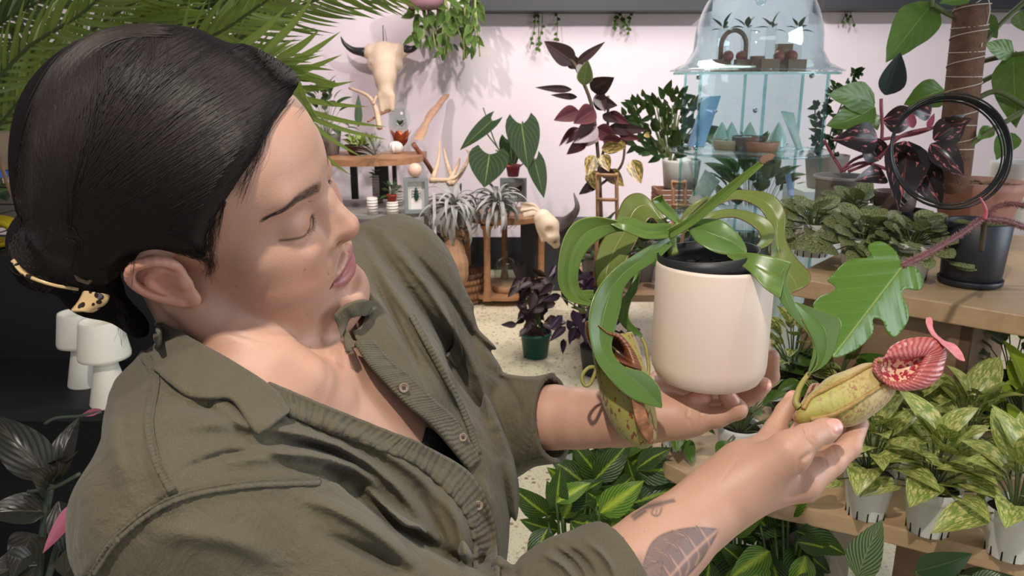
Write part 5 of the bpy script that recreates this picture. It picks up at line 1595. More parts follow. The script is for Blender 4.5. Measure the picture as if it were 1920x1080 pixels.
    pots = [((709, 378), .038, .20, 'tall ribbed white cup with a green succulent, behind the two short cups'), ((699, 402), .036, .115, 'short ribbed white cup, left of the red seedling pot'), ((736, 402), .040, .09, 'short ribbed white cup under the red seedling pot'), ((746, 384), .036, .14, 'ribbed white cup half hidden behind the red seedling pot')]
    for (px, py), r_, h_, lab in pots:
        c = on2(px, py); c[1] = min(c[1], 5.8); mb = MB(); mb.lathe(c, [(0, 0), (r_, 0), (r_ * 1.03, h_ * .5), (r_ * 1.0, h_), (r_ * .9, h_), (r_ * .88, h_ * .7), (0, h_ * .7)], 28); o = mb.build('ribbed_cup', ribm, loc=c); setp(o, lab, 'cup', 'ribbed white cups' if False else None)
    c = on2(709, 378); e = empty('succulent', c + [0, 0, .18], 'bright green succulent rosette in the tall ribbed cup', 'plant')
    A = MB(); foliage(A, None, c + [0, 0, .19], 22, .055, .022, 'lance', .004, .02, 0, .02, (70, 5), .2, .5, seed=3); A.build('foliage', LM['succ'], e)
    c = on2(736, 402) + [0, 0, .09]; e = empty('seedling_pot', c, 'small red pot with a dark leafy seedling standing on a ribbed cup', 'plant')
    pot(e, c, .034, .045, plain('red_plastic', srgb(170, 60, 46), .5), .8, .2); A, B = MB(), MB(); foliage(A, B, c + [0, 0, .04], 14, .06, .03, 'ovate', .005, .04, 0, .07, (60, 0), .4, seed=8); A.build('foliage', LM['zz'], e); B.build('stems', M_STEM, e)
    # framed beetle
    def box_frame(label, x0, y0, x1, y1, y, beetle, tilt=.18):
        a = at_back(x0, y0, y); b = at_back(x1, y1, y); w = b[0] - a[0]; h = a[2] - b[2]; c = np.array([(a[0] + b[0]) / 2, y, b[2] + h / 2])
        e = empty('specimen_frame', c - [0, 0, h / 2], label, 'frame')
        fm = plain('grey_frame', srgb(128, 134, 134), .5); M = Matrix.Rotation(tilt, 3, 'Z')
        mb = MB(); bw = w * .15
        for dx, dz, sx, sz in ((-w / 2 + bw / 2, 0, bw, h), (w / 2 - bw / 2, 0, bw, h), (0, h / 2 - bw / 2, w - 2 * bw, bw), (0, -h / 2 + bw / 2, w - 2 * bw, bw)):
            mb.box(c + np.array(M @ Vector((dx, 0, dz))), (sx, .05, sz), M=M)
        mb.build('frame', fm, e, smooth=False)
        mb = MB(); mb.box(c + np.array(M @ Vector((0, .015, 0))), (w - 2 * bw, .008, h - 2 * bw), M=M); mb.build('backing', plain('ivory_paper', srgb(232, 228, 220), .8), e, smooth=False)
        bm_ = plain('beetle', srgb(34, 62, 52), .25)
        f0 = c + np.array(M @ Vector((0, .004, 0)))
        mb = MB()
        if beetle:
            mb.ball(f0 - [0, 0, h * .02], (w * .10, .008, h * .15), 14, 10); mb.ball(f0 + [0, 0, h * .13], (w * .08, .008, h * .05), 12, 8); mb.ball(f0 + [0, 0, h * .19], (w * .04, .006, h * .03), 10, 6)
            for s_ in (-1, 1):
                for z_ in (-.06, .02, .1): mb.tube([f0 + [s_ * w * .07, 0, h * z_], f0 + [s_ * w * .17, 0, h * (z_ + .04)], f0 + [s_ * w * .2, 0, h * (z_ - .03)]], .0022, 4)
            mb.build('beetle', bm_, e)
        else:
            for s_ in (-1, 1):
                G = np.array([[f0 + np.array([s_ * u * w * .32, -.004 - .01 * u, h * (.05 + .16 * u - v * (.22 + .06 * math.sin(u * 3)))]) for v in np.linspace(0, 1, 5)] for u in np.linspace(0, 1, 7)]); mb.grid(G)
            mb.ball(f0, (w * .03, .008, h * .12), 10, 8); mb.build('moth', plain('moth_wing', srgb(74, 46, 34), .7, .6, 40), e)
    box_frame('grey box frame with a dark green beetle pinned inside', 757, 333, 804, 399, 5.2, True)
    # small things
    pk = plain('pale_wood_ball', srgb(222, 184, 160), .5)
    c = at_back(778, 319, 5.2); mb = MB(); mb.ball(c, .047, 24, 16); mb.tube([c - [0, 0, .04], [c[0], c[1], Z2 + .27]], .010, 8); o = mb.build('wooden_ball', pk, loc=c - [0, 0, .05]); setp(o, 'pale pink wooden ball just above the framed beetle', 'ball')
    # driftwood board leaning
    mb = MB(); q = catmull(np.array([PW(784, 262, 5.5), PW(808, 215, 5.9), PW(839, 176, 6.12)]), 14)
    G = []
    for i, p in enumerate(q):
        w = (.032 + .006 * math.sin(i * 1.1)) * (1 if i < 12 else (14 - i) / 2.3)
        G.append([p + [-w, 0, 0], p + [-w * .9, -.03, 0], p + [w * .9, -.03, 0], p + [w, 0, 0], p + [w * .9, .02, 0], p + [-w * .9, .02, 0]])
    mb.grid(np.array(G), closed=True); o = mb.build('driftwood', plain('driftwood_wood', srgb(190, 150, 122), .8, .4, 22, .5, 90, .004)); setp(o, 'long pointed driftwood piece leaning against the back wall', 'driftwood')
    mb = MB()
    ptube(mb, [(730, 208, 5.9), (712, 215, 5.6), (700, 222, 5.5), (690, 228, 5.45)], .009); o = mb.build('branch', plain('branch_wood', srgb(150, 100, 78), .8)); setp(o, 'thin reddish bare twig just below the cow skull', 'branch'); mb = MB()
    ptube(mb, [(775, 270, 5.5), (800, 305, 5.7), (812, 325, 5.9)], .018); o = mb.build('branch', plain('branch_wood', srgb(150, 100, 78), .8)); setp(o, 'thick bare branch slanting down right from the wooden top shelf', 'branch')
    # top shelf bowl of succulents
    c = on1(680, 290); e = empty('succulent_bowl', c, 'dark low bowl of mixed succulents at the left of the wooden top shelf', 'plant')
    pot(e, c, .13, .07, plain('dark_bowl', srgb(66, 48, 42), .6), .7)
    A = MB(); 
    for k, (dx, dy) in enumerate(((-.07, 0), (0, -.05), (.06, .02), (0, .05), (.09, -.03))): foliage(A, None, c + [dx, dy, .06], 16, .07, .02, 'lance', .004, .02, 0, .03, (80, 10), .15, .5, seed=30 + k)
    A.build('foliage', LM['succ'], e)
    A = MB(); pleaf(A, (672, 238), (672, 176), 15, 5.3, 5.3, fold=.1); A.build('cactus_pad', LM['zz'], e)
    c = on1(704, 300); e = empty('air_plant', c, 'wispy grey-green air plant at the front edge of the wooden top shelf', 'plant')
    A = MB(); foliage(A, None, c + [0, 0, .02], 36, .12, .010, 'blade', .004, .02, 0, .06, (85, 10), .5, .3, seed=41); A.build('foliage', LM['airplant'], e)
    c = on1(742, 288); o_ = MB(); 
    G = np.array([[c + np.array([.05 * math.sin(th) * (1 + .12 * math.sin(ph * 9)) * math.cos(ph), .05 * math.sin(th) * (1 + .12 * math.sin(ph * 9)) * math.sin(ph), .045 - .045 * math.cos(th)]) for ph in np.linspace(0, 2 * PI, 54, endpoint=False)] for th in np.linspace(0, PI, 14)])
    o_.grid(G, closed=True); o = o_.build('urchin_shell', M_WHITEP); setp(o, 'white ribbed sea urchin shell on the wooden top shelf', 'shell')
    # terrarium with copper
    gl = glassmat()
    c = on1(752, 282); e = empty('glass_terrarium', c, 'small glass globe terrarium with copper petals on the wooden top shelf', 'terrarium')
    cop = plain('copper', srgb(190, 104, 66), .3, Metallic=.7)
    A = MB()
    for k in range(7):
        a_ = k * .9; leaf(A, c + [0, 0, .02], (math.cos(a_), math.sin(a_), 1.1), (-math.cos(a_), -math.sin(a_), .6), .16, .10, 'ovate', -.4, .3)
    A.build('copper_petals', cop, e)
    mb = MB(); mb.lathe(c + [0, 0, .15], [(.0001, 0), (.05, .01), (.078, .05), (.082, .09), (.07, .13), (.055, .155), (.056, .165)], 36); mb.build('globe', gl, e)
    mb = MB(); foliage(mb, None, c + [0, 0, .18], 12, .04, .02, 'ovate', .004, .02, 0, .02, (80, 10), .2, seed=77); mb.build('foliage', LM['zz'], e)
    # hanging trailing philodendron over the shelf's end
    # antlers
    an = plain('antler', srgb(212, 184, 152), .6, .3, 40)
    e = empty('antlers', at_back(840, 345, 5.6), 'bunch of pale branching antlers behind the air plants', 'antler')
    for q in ([(812, 335, 5.5), (822, 300, 5.6), (824, 262, 5.7)], [(850, 340, 5.5), (838, 305, 5.6), (832, 278, 5.65)], [(846, 345, 5.4), (866, 322, 5.5), (880, 292, 5.6), (874, 280, 5.6)], [(840, 345, 5.4), (860, 330, 5.45), (872, 312, 5.5)], [(806, 338, 5.45), (846, 336, 5.4), (868, 318, 5.45)], [(842, 342, 5.4), (858, 310, 5.5), (862, 296, 5.5)]):
        mb = MB(); qq = catmull(np.array([PW(*p) for p in q]), 14); mb.tube(qq, np.linspace(.022, .005, 14), 8); mb.build('antler', an, e)
    e = empty('driftwood_root', at_back(650, 300, 5.4), 'pale curved branch beside the skull at the left of the top shelf', 'branch')
    mb = MB(); ptube(mb, [(655, 165, 5.7), (690, 180, 5.6), (705, 205, 5.5), (712, 240, 5.4)], np.linspace(.010, .022, 14)); ptube(mb, [(700, 195, 5.5), (706, 180, 5.5)], .01); mb.build('wood', an, e)
    # --- round wooden table with tripod legs and bottom ring
    yt = 5.55; zt = at_back(930, 414, 5.2)[2]
    c = at_back(945, 405, yt); t = empty('round_side_table', (c[0], yt, 0), 'round wooden side table with curved legs, glass cloche standing on its lower shelf', 'table')
    R = .30
    mb = MB(); mb.lathe((c[0], yt, zt - .045), [(0, 0), (R * .95, 0), (R, .008), (R, .04), (R * .97, .045), (0, .045)], 64); mb.build('tabletop', M_TAN, t, autos=40)
    zb = .07
    mb = MB(); mb.lathe((c[0], yt, zb - .03), [(0, 0), (R * .95, 0), (R, .008), (R, .028), (R * .96, .032), (0, .032)], 64); mb.build('lower_shelf', M_TAN, t, autos=40)
    for a_ in (-2.0, -.25, 1.57, 2.9):
        x, y = c[0] + R * .93 * math.cos(a_), yt + R * .93 * math.sin(a_); mb = MB()
        G = np.array([[[x + w * dx, y + w * dy, z] for dx, dy in ((-1, -1), (1, -1), (1, 1), (-1, 1))] for z, w in ((zb - .03, .034), (zb + .04, .026), (zb + .12, .022), (zt - .16, .022), (zt - .08, .028), (zt - .045, .045))])
        mb.grid(G, closed=True); mb.build('leg', M_TAN, t)
    # cloche
    cc = np.array([c[0] + .02, yt - .10, zb + .002]); e = empty('glass_cloche', cc, 'glass cloche with wooden base on the side table\'s lower shelf', 'cloche')
    mb = MB(); mb.lathe(cc, [(0, 0), (.105, 0), (.108, .01), (.108, .045), (.09, .05), (0, .05)], 40); mb.build('base', M_TAN, e)
    mb = MB(); mb.lathe(cc + [0, 0, .05], [(.092, 0), (.092, .10), (.085, .15), (.05, .185), (.012, .20), (.010, .21), (.016, .222), (.010, .235), (.0001, .237)], 40); mb.build('bell', gl, e)
    # air plants on the table
    for (px, py), R_, lab, sd, n_, el_, L_ in (((852, 395), .12, 'large curly silver air plant hanging over the table\'s left edge', 5, 64, (70, -50), .30), ((932, 388), .10, 'tightly curled silver air plant on the round table', 6, 60, (80, -30), .22)):
        c0 = at_back(px, py, 5.25); c0[2] = max(c0[2], zt + .05) ; e = empty('curly_air_plant', c0, lab, 'plant')
        A = MB(); foliage(A, None, c0, n_, L_, .034, 'blade', .01, .05, -.02, .06, el_, 2.9, .5, seed=sd, nv=14, lj=.3); A.build('foliage', LM['airplant'], e)
    # moth frame, anthurium
    box_frame('grey box frame with a brown moth, under the velvet-leaved plant', 938, 334, 987, 378, 5.5, False, -.1)
    zf = at_back(960, 334, 5.5)[2]
    c = at_back(962, 331, 5.52); e = empty('velvet_anthurium', c, 'velvet-leaved anthurium with pale veins in a small pink pot', 'plant')
    pot(e, c, .052, .085, plain('pink_pot', srgb(176, 84, 96), .5), .75, .2)
    mb = MB()
    for q in ([(962, 318, 5.5), (945, 290, 5.45), (930, 282, 5.3)], [(962, 316, 5.5), (970, 280, 5.5), (978, 240, 5.5), (980, 228, 5.45)], [(960, 318, 5.5), (930, 270, 5.5), (906, 202, 5.5)], [(958, 318, 5.5), (935, 280, 5.5), (910, 244, 5.45), (922, 224, 5.4)], [(968, 318, 5.5), (990, 300, 5.4), (1003, 298, 5.35)], [(962, 318, 5.5), (955, 300, 5.5)]):
        ptube(mb, q, .005)
    mb.build('stems', M_STEM, e)
    A = MB()
    for b_, t_, w, d0, d1, f in (((918, 289), (908, 352), 78, 5.3, 5.2, .1), ((978, 232), (990, 318), 66, 5.4, 5.3, -.15), ((922, 226), (862, 282), 34, 5.4, 5.3, .5), ((956, 262), (962, 322), 44, 5.6, 5.55, .3), ((1002, 300), (1020, 372), 38, 5.35, 5.25, -.3)):
        pleaf(A, b_, t_, w, d0, d1, shape='heart', lobe=.22, fold=.12, face=f, nu=9)
    A.build('foliage', LM['anthurium'], e)
    # cloth and small skull on the right of the table
    cl = NT('bleached_cloth'); clm = cl.fin(cl.mix(cl.noise(30, 3, .5, cl.coord()), srgb(226, 206, 184), srgb(180, 156, 132)), .85)
    mb = MB(); G = []
    for i in range(22):
        s = i / 21
        G.append([PW(978 + 46 * min(1, s * 1.4) + 5 * math.sin(j * 1.9), 380 + 14 * math.sin(j * .9) * (1 - s) + 78 * max(0, s - .35) ** 1.1 + j * 2.2, 5.15 + .02 * math.sin(j * 2.2 + s * 3)) for j in range(9)])
    mb.grid(np.array(G)); o = mb.build('draped_cloth', clm, solid=.006, sub=1); setp(o, 'cream cloth draped over the right edge of the round table', 'cloth')
    F = Field(); d = 5.1
    F.chain([PC(1018, 408, d), PC(1028, 425, d), PC(1036, 445, d - .02), PC(1042, 458, d)], np.array([16, 20, 13, 8]) / FPX * d, .02)
    F.ball(PC(1030, 434, d - .08), .034, .012, 's'); F.ball(PC(1040, 452, d - .04), .014, .006, 's'); F.cone(PC(1010, 412, d), PC(1018, 450, d), .03, .015, .02)
    V, Q = sdf_mesh(F, PC(1030, 430, d) - .2, PC(1030, 430, d) + .2, .006)
    e = empty('small_skull', PW(1030, 455, d), 'small animal skull at the right end of the round table', 'skull'); np_mesh('skull', c2w(V), Q[:, ::-1], bone, e)
    mb = MB(); q = catmull(np.array([PW(1045, 424, 5.75), PW(1066, 412, 5.7), PW(1082, 390, 5.6), (PW(1076, 362, 5.6))]), 24); mb.tube(q, np.linspace(.055, .004, 24), 12); o = mb.build('curved_horn', plain('grey_horn', srgb(92, 82, 78), .5, .4, 50)); setp(o, 'grey-brown curved horn standing beyond the small skull', 'horn')
    # dark block under the skull
    p = at_back(1040, 500, 5.75); mb = MB(); mb.box((p[0] + .02, 5.85, .26), (.56, .3, .52)); o = mb.build('dark_plinth', plain('dark_plinth_paint', (.03, .032, .034), .6), smooth=False); setp(o, 'low dark plinth against the wall right of the side table', 'plinth')
    mb = MB(); p = at_back(700, 480, 5.9); mb.box((p[0], 5.95, .22), (1.5, .3, .44)); o = mb.build('dark_plinth', MATS['dark_plinth_paint'], smooth=False); setp(o, 'long low dark plinth under the tiered table', 'plinth')
    # sack and basket
    bur = plain('burlap', srgb(172, 134, 102), .95, .3, 30, .9, 220, .004)
    c = on_z(850, 524, .18); c = at_back(850, 530, 5.0); F = Field()
    F.chain([PC(854, 514, 5.35), PC(851, 494, 5.35), PC(849, 468, 5.35), PC(850, 448, 5.35)], np.array([24, 26, 21, 12]) / FPX * 5.35, .02); F.cone(PC(838, 436, 5.35), PC(862, 437, 5.35), .045, .045, .02)
    def fold_(P, d):
        a_ = np.arctan2(P[:, 0] - PC(850, 0, 5.35)[0], P[:, 2] - 5.35); return d - .0035 * np.sin(a_ * 13 + P[:, 1] * 14) 
    F.post.append(fold_); V, Q = sdf_mesh(F, PC(850, 480, 5.35) - .3, PC(850, 480, 5.35) + .3, .009)
    e = empty('burlap_sack', PW(850, 520, 5.35), 'tied burlap sack standing in the wicker basket', 'sack'); np_mesh('sack', c2w(V), Q[:, ::-1], bur, e)
    mb = MB(); mb.tube([PW(850 + 19 * math.cos(a_), 446 + 3 * math.sin(a_), 5.35 + .062 * math.sin(a_)) for a_ in np.linspace(0, 2 * PI, 24)], .005, 6); mb.build('tie', M_WST, e)
    c = on_z(866, 558, 0.0); cy = 5.42; c = on_y(866, 568, cy); c[2] = 0
    wk = NT('wicker'); uvx, uvy = wk.uv(); 
    wa = wk.math('SINE', wk.math('ADD', wk.math('MULTIPLY', uvx, 200), wk.math('MULTIPLY', wk.math('FLOOR', wk.math('MULTIPLY', uvy, 15)), 3.14159)))
    wb = wk.math('ABSOLUTE', wk.math('SINE', wk.math('MULTIPLY', uvy, 47)))
    hgt = wk.math('ADD', wk.math('MULTIPLY', wa, .5), wb); wk.link(wk.bump(hgt, 1.0, .012), wk.b.inputs['Normal'])
    wkm = wk.fin(wk.mix(wk.math('MULTIPLY', wb, .8), srgb(96, 60, 40), wk.mix(wk.noise(20, 3, .5, wk.coord()), srgb(166, 114, 80), srgb(206, 156, 116))), .7)
    e = empty('wicker_basket', c, 'round brown wicker basket on the floor holding the burlap sack', 'basket')
    mb = MB(); rb = .16; hb = .215; mb.lathe(c, [(0, 0), (rb * .93, 0), (rb, .02), (rb * 1.02, hb * .6), (rb, hb), (rb * .95, hb + .012), (rb * .9, hb), (rb * .92, .03), (0, .02)], 60); mb.build('basket', wkm, e)
    mb = MB(); G = [[c[0] + (rb + .004) * math.cos(a_), c[1] + (rb + .004) * math.sin(a_), c[2] + hb + .006 * math.sin(a_ * 24)] for a_ in np.linspace(0, 2 * PI, 160)]; mb.tube(G, .012, 8); mb.build('braided_rim', wkm, e)
    # --- hanging plant at the top
    c = at_back(838, -10, 5.7); e = empty('hanging_plant', c, 'hanging trailing green plant with yellowish stems at the top, right of the skull', 'plant')
    hp = plain('mauve_pot', srgb(150, 112, 122), .5); p = PW(796, 2, 5.6); mb = MB(); mb.lathe(p - [0, 0, .06], [(0, 0), (.10, .005), (.14, .04), (.15, .12), (.14, .12), (0, .1)], 40); mb.build('pot', hp, e)
    A, B = MB(), MB(); g = random.Random(9)
    for k in range(150):
        x = g.uniform(776, 900); ymax = 92 if 800 < x < 890 else 70
        y = g.uniform(-15, ymax); dz = g.uniform(5.55, 5.95); L_ = g.uniform(16, 30)
        a_ = g.gauss(1.5, .5); pleaf(A, (x, y), (x + L_ * math.cos(a_), y + L_ * math.sin(a_)), L_ * g.uniform(.4, .62), dz, dz - .05, fold=.3, face=g.uniform(-.7, .7), nu=5, nv=8)
    for k in range(16):
        x = g.uniform(786, 892); ptube(B, [(x, -10, 5.7), (x + g.uniform(-8, 8), 30, 5.7), (x + g.uniform(-10, 10), g.uniform(60, 110), 5.68)], .005)
    A.build('foliage', LM['hang'], e); B.build('stems', plain('yellow_stem', srgb(140, 150, 80), .6), e)
    def trail(label, x0, ys, sd, n=36, spread=26):
        e = empty('trailing_vine', PW(x0, ys[0], 6.05), label, 'plant'); A, B = MB(), MB(); g = random.Random(sd)
        for s_ in range(4):
            xs = x0 + g.uniform(-spread, spread); ye = ys[0] + (ys[1] - ys[0]) * g.uniform(.45, 1); q = catmull(np.array([(xs, ys[0], 6.02), (xs + g.uniform(-8, 8), (ys[0] + ye) / 2, 6.02), (xs + g.uniform(-12, 12), ye, 6.02)], float), 10)
            B.tube(np.array([PW(*p) for p in q]), .003, 4)
            for k in range(n // 4):
                p = q[g.randrange(10)]; a_ = g.uniform(.2, 2.9); pleaf(A, p[:2], (p[0] + 7 * math.cos(a_), p[1] + 7 * math.sin(a_)), 6, 6.01, 5.98, shape='round', nu=3, nv=5)
        A.build('foliage', LM['hang'], e); B.build('stems', M_STEM, e)
    trail('small-leaved vine trailing from the wall shelf above the burgundy rubber plant', 1018, (-4, 100), 1, 44)
    trail('small-leaved vine trailing from the wall shelf left of the glass dome', 1165, (-4, 62), 2, 44)
    trail('sparse vine hanging from the upper edge right of the glass dome', 1588, (-4, 48), 3, 12, 6)
    # --- rubber plants
    def leafset(name, mat, lst, parent, shape='ovate', **k):
        A = MB()
        for q in lst: pleaf(A, q[0], q[1], q[2], q[3], q[3] - (q[4] if len(q) > 4 else .05), shape, face=(q[5] if len(q) > 5 else 0), **k)
        return A.build(name, mat, parent)
    D = 4.3
    zb_ = .42
    e = empty('burgundy_rubber_plant', on_y(1120, 470, D), 'tall burgundy rubber plant with broad dark leaves in front of the back wall', 'plant')
    mb = MB(); ptube(mb, [(1128, 420, D), (1122, 300, D), (1110, 200, D), (1082, 130, D), (1066, 108, D)], .010, 24, 8); ptube(mb, [(1120, 330, D), (1138, 250, D), (1140, 180, D)], .008); ptube(mb, [(1122, 350, D), (1165, 310, D), (1172, 250, D)], .008); mb.build('stems', M_WST, e)
    leafset('foliage', LM['rubber_dark'], [((1078, 118), (1020, 77), 40, D), ((1080, 120), (1135, 78), 18, D), ((1082, 128), (1060, 96), 26, D + .05), ((1072, 168), (1003, 164), 15, D, .1), ((1082, 182), (1032, 178), 13, D, .1), ((1108, 168), (1152, 145), 40, D, .1, .3), ((1112, 190), (1158, 198), 30, D), ((1120, 175), (1135, 210), 26, D),
             ((1090, 118), (1092, 150), 22, D), ((1130, 215), (1160, 230), 18, D), ((1140, 240), (1215, 244), 26, D), ((1120, 340), (1085, 365), 22, D), ((1125, 315), (1160, 340), 24, D)], e)
    leafset('foliage', LM['rubber_green'], [((1094, 160), (1102, 112), 32, D - .1, .05)], e)
    leafset('foliage', LM['rubber'], [((1085, 208), (1038, 226), 34, D - .05, .1, .2), ((1115, 205), (1075, 232), 40, D - .08, .1, 0), ((1118, 235), (1075, 268), 42, D - .06), ((1110, 250), (1100, 275), 36, D), ((1098, 262), (1062, 290), 26, D), ((1118, 240), (1160, 265), 34, D), ((1140, 212), (1180, 232), 22, D), ((1160, 250), (1200, 262), 18, D), ((1085, 240), (1048, 275), 24, D), ((1130, 262), (1180, 270), 26, D - .05)], e)
    leafset('foliage', LM['croton'], [((1138, 258), (1175, 272), 22, D - .05), ((1128, 278), (1175, 276), 24, D - .08), ((1115, 292), (1100, 330), 30, D - .08), ((1130, 290), (1142, 322), 26, D - .1), ((1140, 320), (1170, 350), 30, D), ((1185, 300), (1202, 345), 32, D - .05), ((1210, 250), (1218, 258), 12, D), ((1105, 320), (1125, 360), 30, D)], e)
    c = on_y(1128, 470, D); pot(e, c - [0, 0, .22], .12, .22, M_GREYP, .8)
    # shelf that carries the back plants
    mb = MB(); a = on_y(1090, 470, D); zz = a[2] - .22; b = on_y(1500, 470, D)
    mb.box(((a[0] + b[0]) / 2 + .0, D + .25, zz - .02), (b[0] - a[0] + .1, .8, .04))
    o = mb.build('low_bench', M_OAKD, smooth=False)
    e2 = empty('plant_bench', ((a[0] + b[0]) / 2, D + .25, 0), 'low wooden bench under the burgundy rubber plant and its neighbours', 'bench'); o.name = 'seat'; o.parent = e2; o.location = Vector(o.location) - e2.location
    for sx in (-1, 1):
        for sy in (-.3, .3): mb = MB(); mb.box(((a[0] + b[0]) / 2 + sx * (b[0] - a[0]) / 2 * .9, D + .25 + sy, (zz - .04) / 2), (.04, .04, zz - .04)); mb.build('leg', M_OAKD, e2, smooth=False)
    # dark green bush (right of rubber plant)
    D2 = 4.7
    c = on_y(1255, 345, D2); e = empty('dark_green_bush', c, 'bushy dark green plant in a white pot between the rubber plant and the glass tower', 'plant')
    g = random.Random(12); A, B = MB(), MB()
    for k in range(170):
        a_ = g.uniform(0, 2 * PI); r_ = g.random() ** .5; x = 1250 + 82 * r_ * math.cos(a_); y = 232 + 62 * r_ * math.sin(a_)
        if y < 190 and 1210 < x < 1240: continue
        dz = D2 + g.uniform(-.35, .25); an_ = math.atan2(y - 290, x - 1255) + g.gauss(0, .5); L_ = g.uniform(18, 32)
        pleaf(A, (x, y), (x + L_ * math.cos(an_), y + L_ * math.sin(an_) + 3), L_ * .52, dz, dz - .08, fold=.25, face=g.uniform(-.6, .6), nu=5, nv=7)
    for k in range(22):
        x = 1250 + g.uniform(-75, 75); ptube(B, [(1255, 320, D2), (1255 + (x - 1255) * .4, 270, D2), (x, g.uniform(185, 240), D2 - .05)], .005, 8, 5)
    A.build('foliage', LM['zz'], e); B.build('stems', M_STEM, e)
    c2 = on_y(1275, 352, D2 - .05); pot(e, c2, .115, .17, M_WHITEP, .85)
    mb = MB(); cr = on_y(1268, 398, 4.55); cr2 = on_y(1268, 352, 4.55); hh = cr2[2] - cr[2]
    e = empty('wooden_crate', cr, 'small slatted wooden crate below the dark green bush', 'crate'); cm = plain('crate_wood', srgb(150, 104, 78), .7, .4, 30)
    for k in range(5): mb.box((cr[0], 4.55 - .10, cr[2] + hh * (k + .5) / 5), (.26, .012, hh / 5 * .8))
    for k in range(5): mb.box((cr[0], 4.55 + .10, cr[2] + hh * (k + .5) / 5), (.26, .012, hh / 5 * .8))
    for s_ in (-1, 1):
        for k in range(5): mb.box((cr[0] + s_ * .13, 4.55, cr[2] + hh * (k + .5) / 5), (.012, .2, hh / 5 * .8))
        for s2 in (-1, 1): mb.box((cr[0] + s_ * .12, 4.55 + s2 * .09, cr[2] + hh / 2), (.02, .02, hh))
    mb.build('slats', cm, e, smooth=False)
    plant('tall dark leafy plant behind the lower tiers of the glass tower', 'plant', np.array([on_y(1420, 400, D)[0], D + .12, zz]), LM['zz'], n=110, L=.17, Wd=.09, shape='ovate', r0=.02, r1=.34, z0=-.02, z1=.62, el=(70, -15), seed=58, potspec=(.11, .14, M_GREYP))
    # ladder trellis
    def ladder(label, x0, x1, y0, y1, D, rungs):
        e = empty('wooden_trellis', PW((x0 + x1) / 2, y1, D), label, 'trellis'); mb = MB()
        for x in (x0, x1): ptube(mb, [(x, y0, D), (x + 1, y1, D)], .010, 4); p_ = PW(x + 1, y1, D); mb.tube([p_, [p_[0], p_[1] + .12, zz + .001]], .010, 5)
        for y in rungs: ptube(mb, [(x0 - 1, y, D - .015), (x1 + 2, y + 1, D - .015)], .009, 3)
        mb.build('ladder', M_TAN, e)
    ladder('small wooden ladder trellis below the burgundy rubber plant', 1120, 1156, 324, 420, 4.0, (328, 374))
    ladder('small wooden ladder trellis in front of the crate', 1262, 1284, 338, 400, 4.1, (342, 385))
    # low green plants there
    for bx, (lab, x, y, lm, sd, sc_) in zip((.62, .95, .80),  (('low bushy green plant at the foot of the ladder trellis', 1130, 430, LM['zz'], 51, 1.0), ('small burgundy-leaved plant under the dark green bush', 1225, 400, LM['rubber_dark'], 52, .9), ('green leafy plant behind the pitcher plant, left of the glass tower', 1215, 440, LM['zz'], 53, 1.1))):
        c = np.array([on_y(x, y, D)[0], D + (bx - .6), zz]); plant(lab, 'plant', c, lm, n=34, L=.13 * sc_, Wd=.075, shape='ovate', r0=.01, r1=.16, z0=0, z1=.22, el=(70, -10), seed=sd, potspec=(.09, .12, M_GREYP))
    # --- dark plants on the floor
    c = on_z(1004, 668, 0); c[2] = 0
    e = empty('dark_begonia', c, 'dark leafy begonia in a green plastic pot on the terrazzo floor', 'plant'); yb = c[1]
    pot(e, c, .088, .15, plain('green_plastic', srgb(26, 84, 74), .4), .8, .12)
    g = random.Random(21); A, B = MB(), MB()
    for k in range(60):
        x = g.gauss(1005, 20); y = g.uniform(515, 615); dz = yb * 1.0 + g.uniform(-.15, .15); dz = (yb * _cp + (CAMZ - .25) * _sp) + g.uniform(-.12, .12); a_ = g.gauss(1.9, .8); L_ = g.uniform(20, 38)
        pleaf(A, (x, y), (x + L_ * math.cos(a_) * 1.1, y + L_ * math.sin(a_)), L_ * .55, dz, dz - .04, fold=.3, face=g.uniform(-.8, .8), nu=5, nv=7, wave=.06)
    dz = yb * _cp + (CAMZ - .2) * _sp
    for k in range(12): ptube(B, [(1005, 640, dz), (1005 + g.uniform(-12, 12), 590, dz), (1005 + g.uniform(-35, 35), g.uniform(520, 560), dz)], .004, 8, 5)
    A.build('foliage', LM['begonia'], e); B.build('stems', M_STEM, e)
    c = on_z(1120, 700, 0); c[2] = 0; e = empty('purple_leaved_plant', c, 'purple-black leaved plant on the floor behind the pitcher plant', 'plant'); yb = c[1]
    pot(e, c, .10, .16, plain('black_tub', (.02, .02, .022), .5), .8)
    A, B = MB(), MB(); dzc = yb * _cp + (CAMZ - .35) * _sp
    for k in range(90):
        x = g.gauss(1110, 42); x = min(max(x, 1035), 1205); y = g.uniform(490, 640); dz = dzc + g.uniform(-.15, .15); a_ = g.gauss(1.7, .8); L_ = g.uniform(24, 44)
        pleaf(A, (x, y), (x + L_ * math.cos(a_), y + L_ * math.sin(a_)), L_ * .45, dz, dz - .04, fold=.3, face=g.uniform(-.8, .8), nu=5, nv=7)
    for k in range(14): ptube(B, [(1118, 660, dzc), (1115 + g.uniform(-12, 12), 600, dzc), (1110 + g.uniform(-65, 65), g.uniform(510, 580), dzc)], .004, 8, 5)
    A.build('foliage', LM['purple'], e); B.build('stems', M_STEM, e)
build_back()
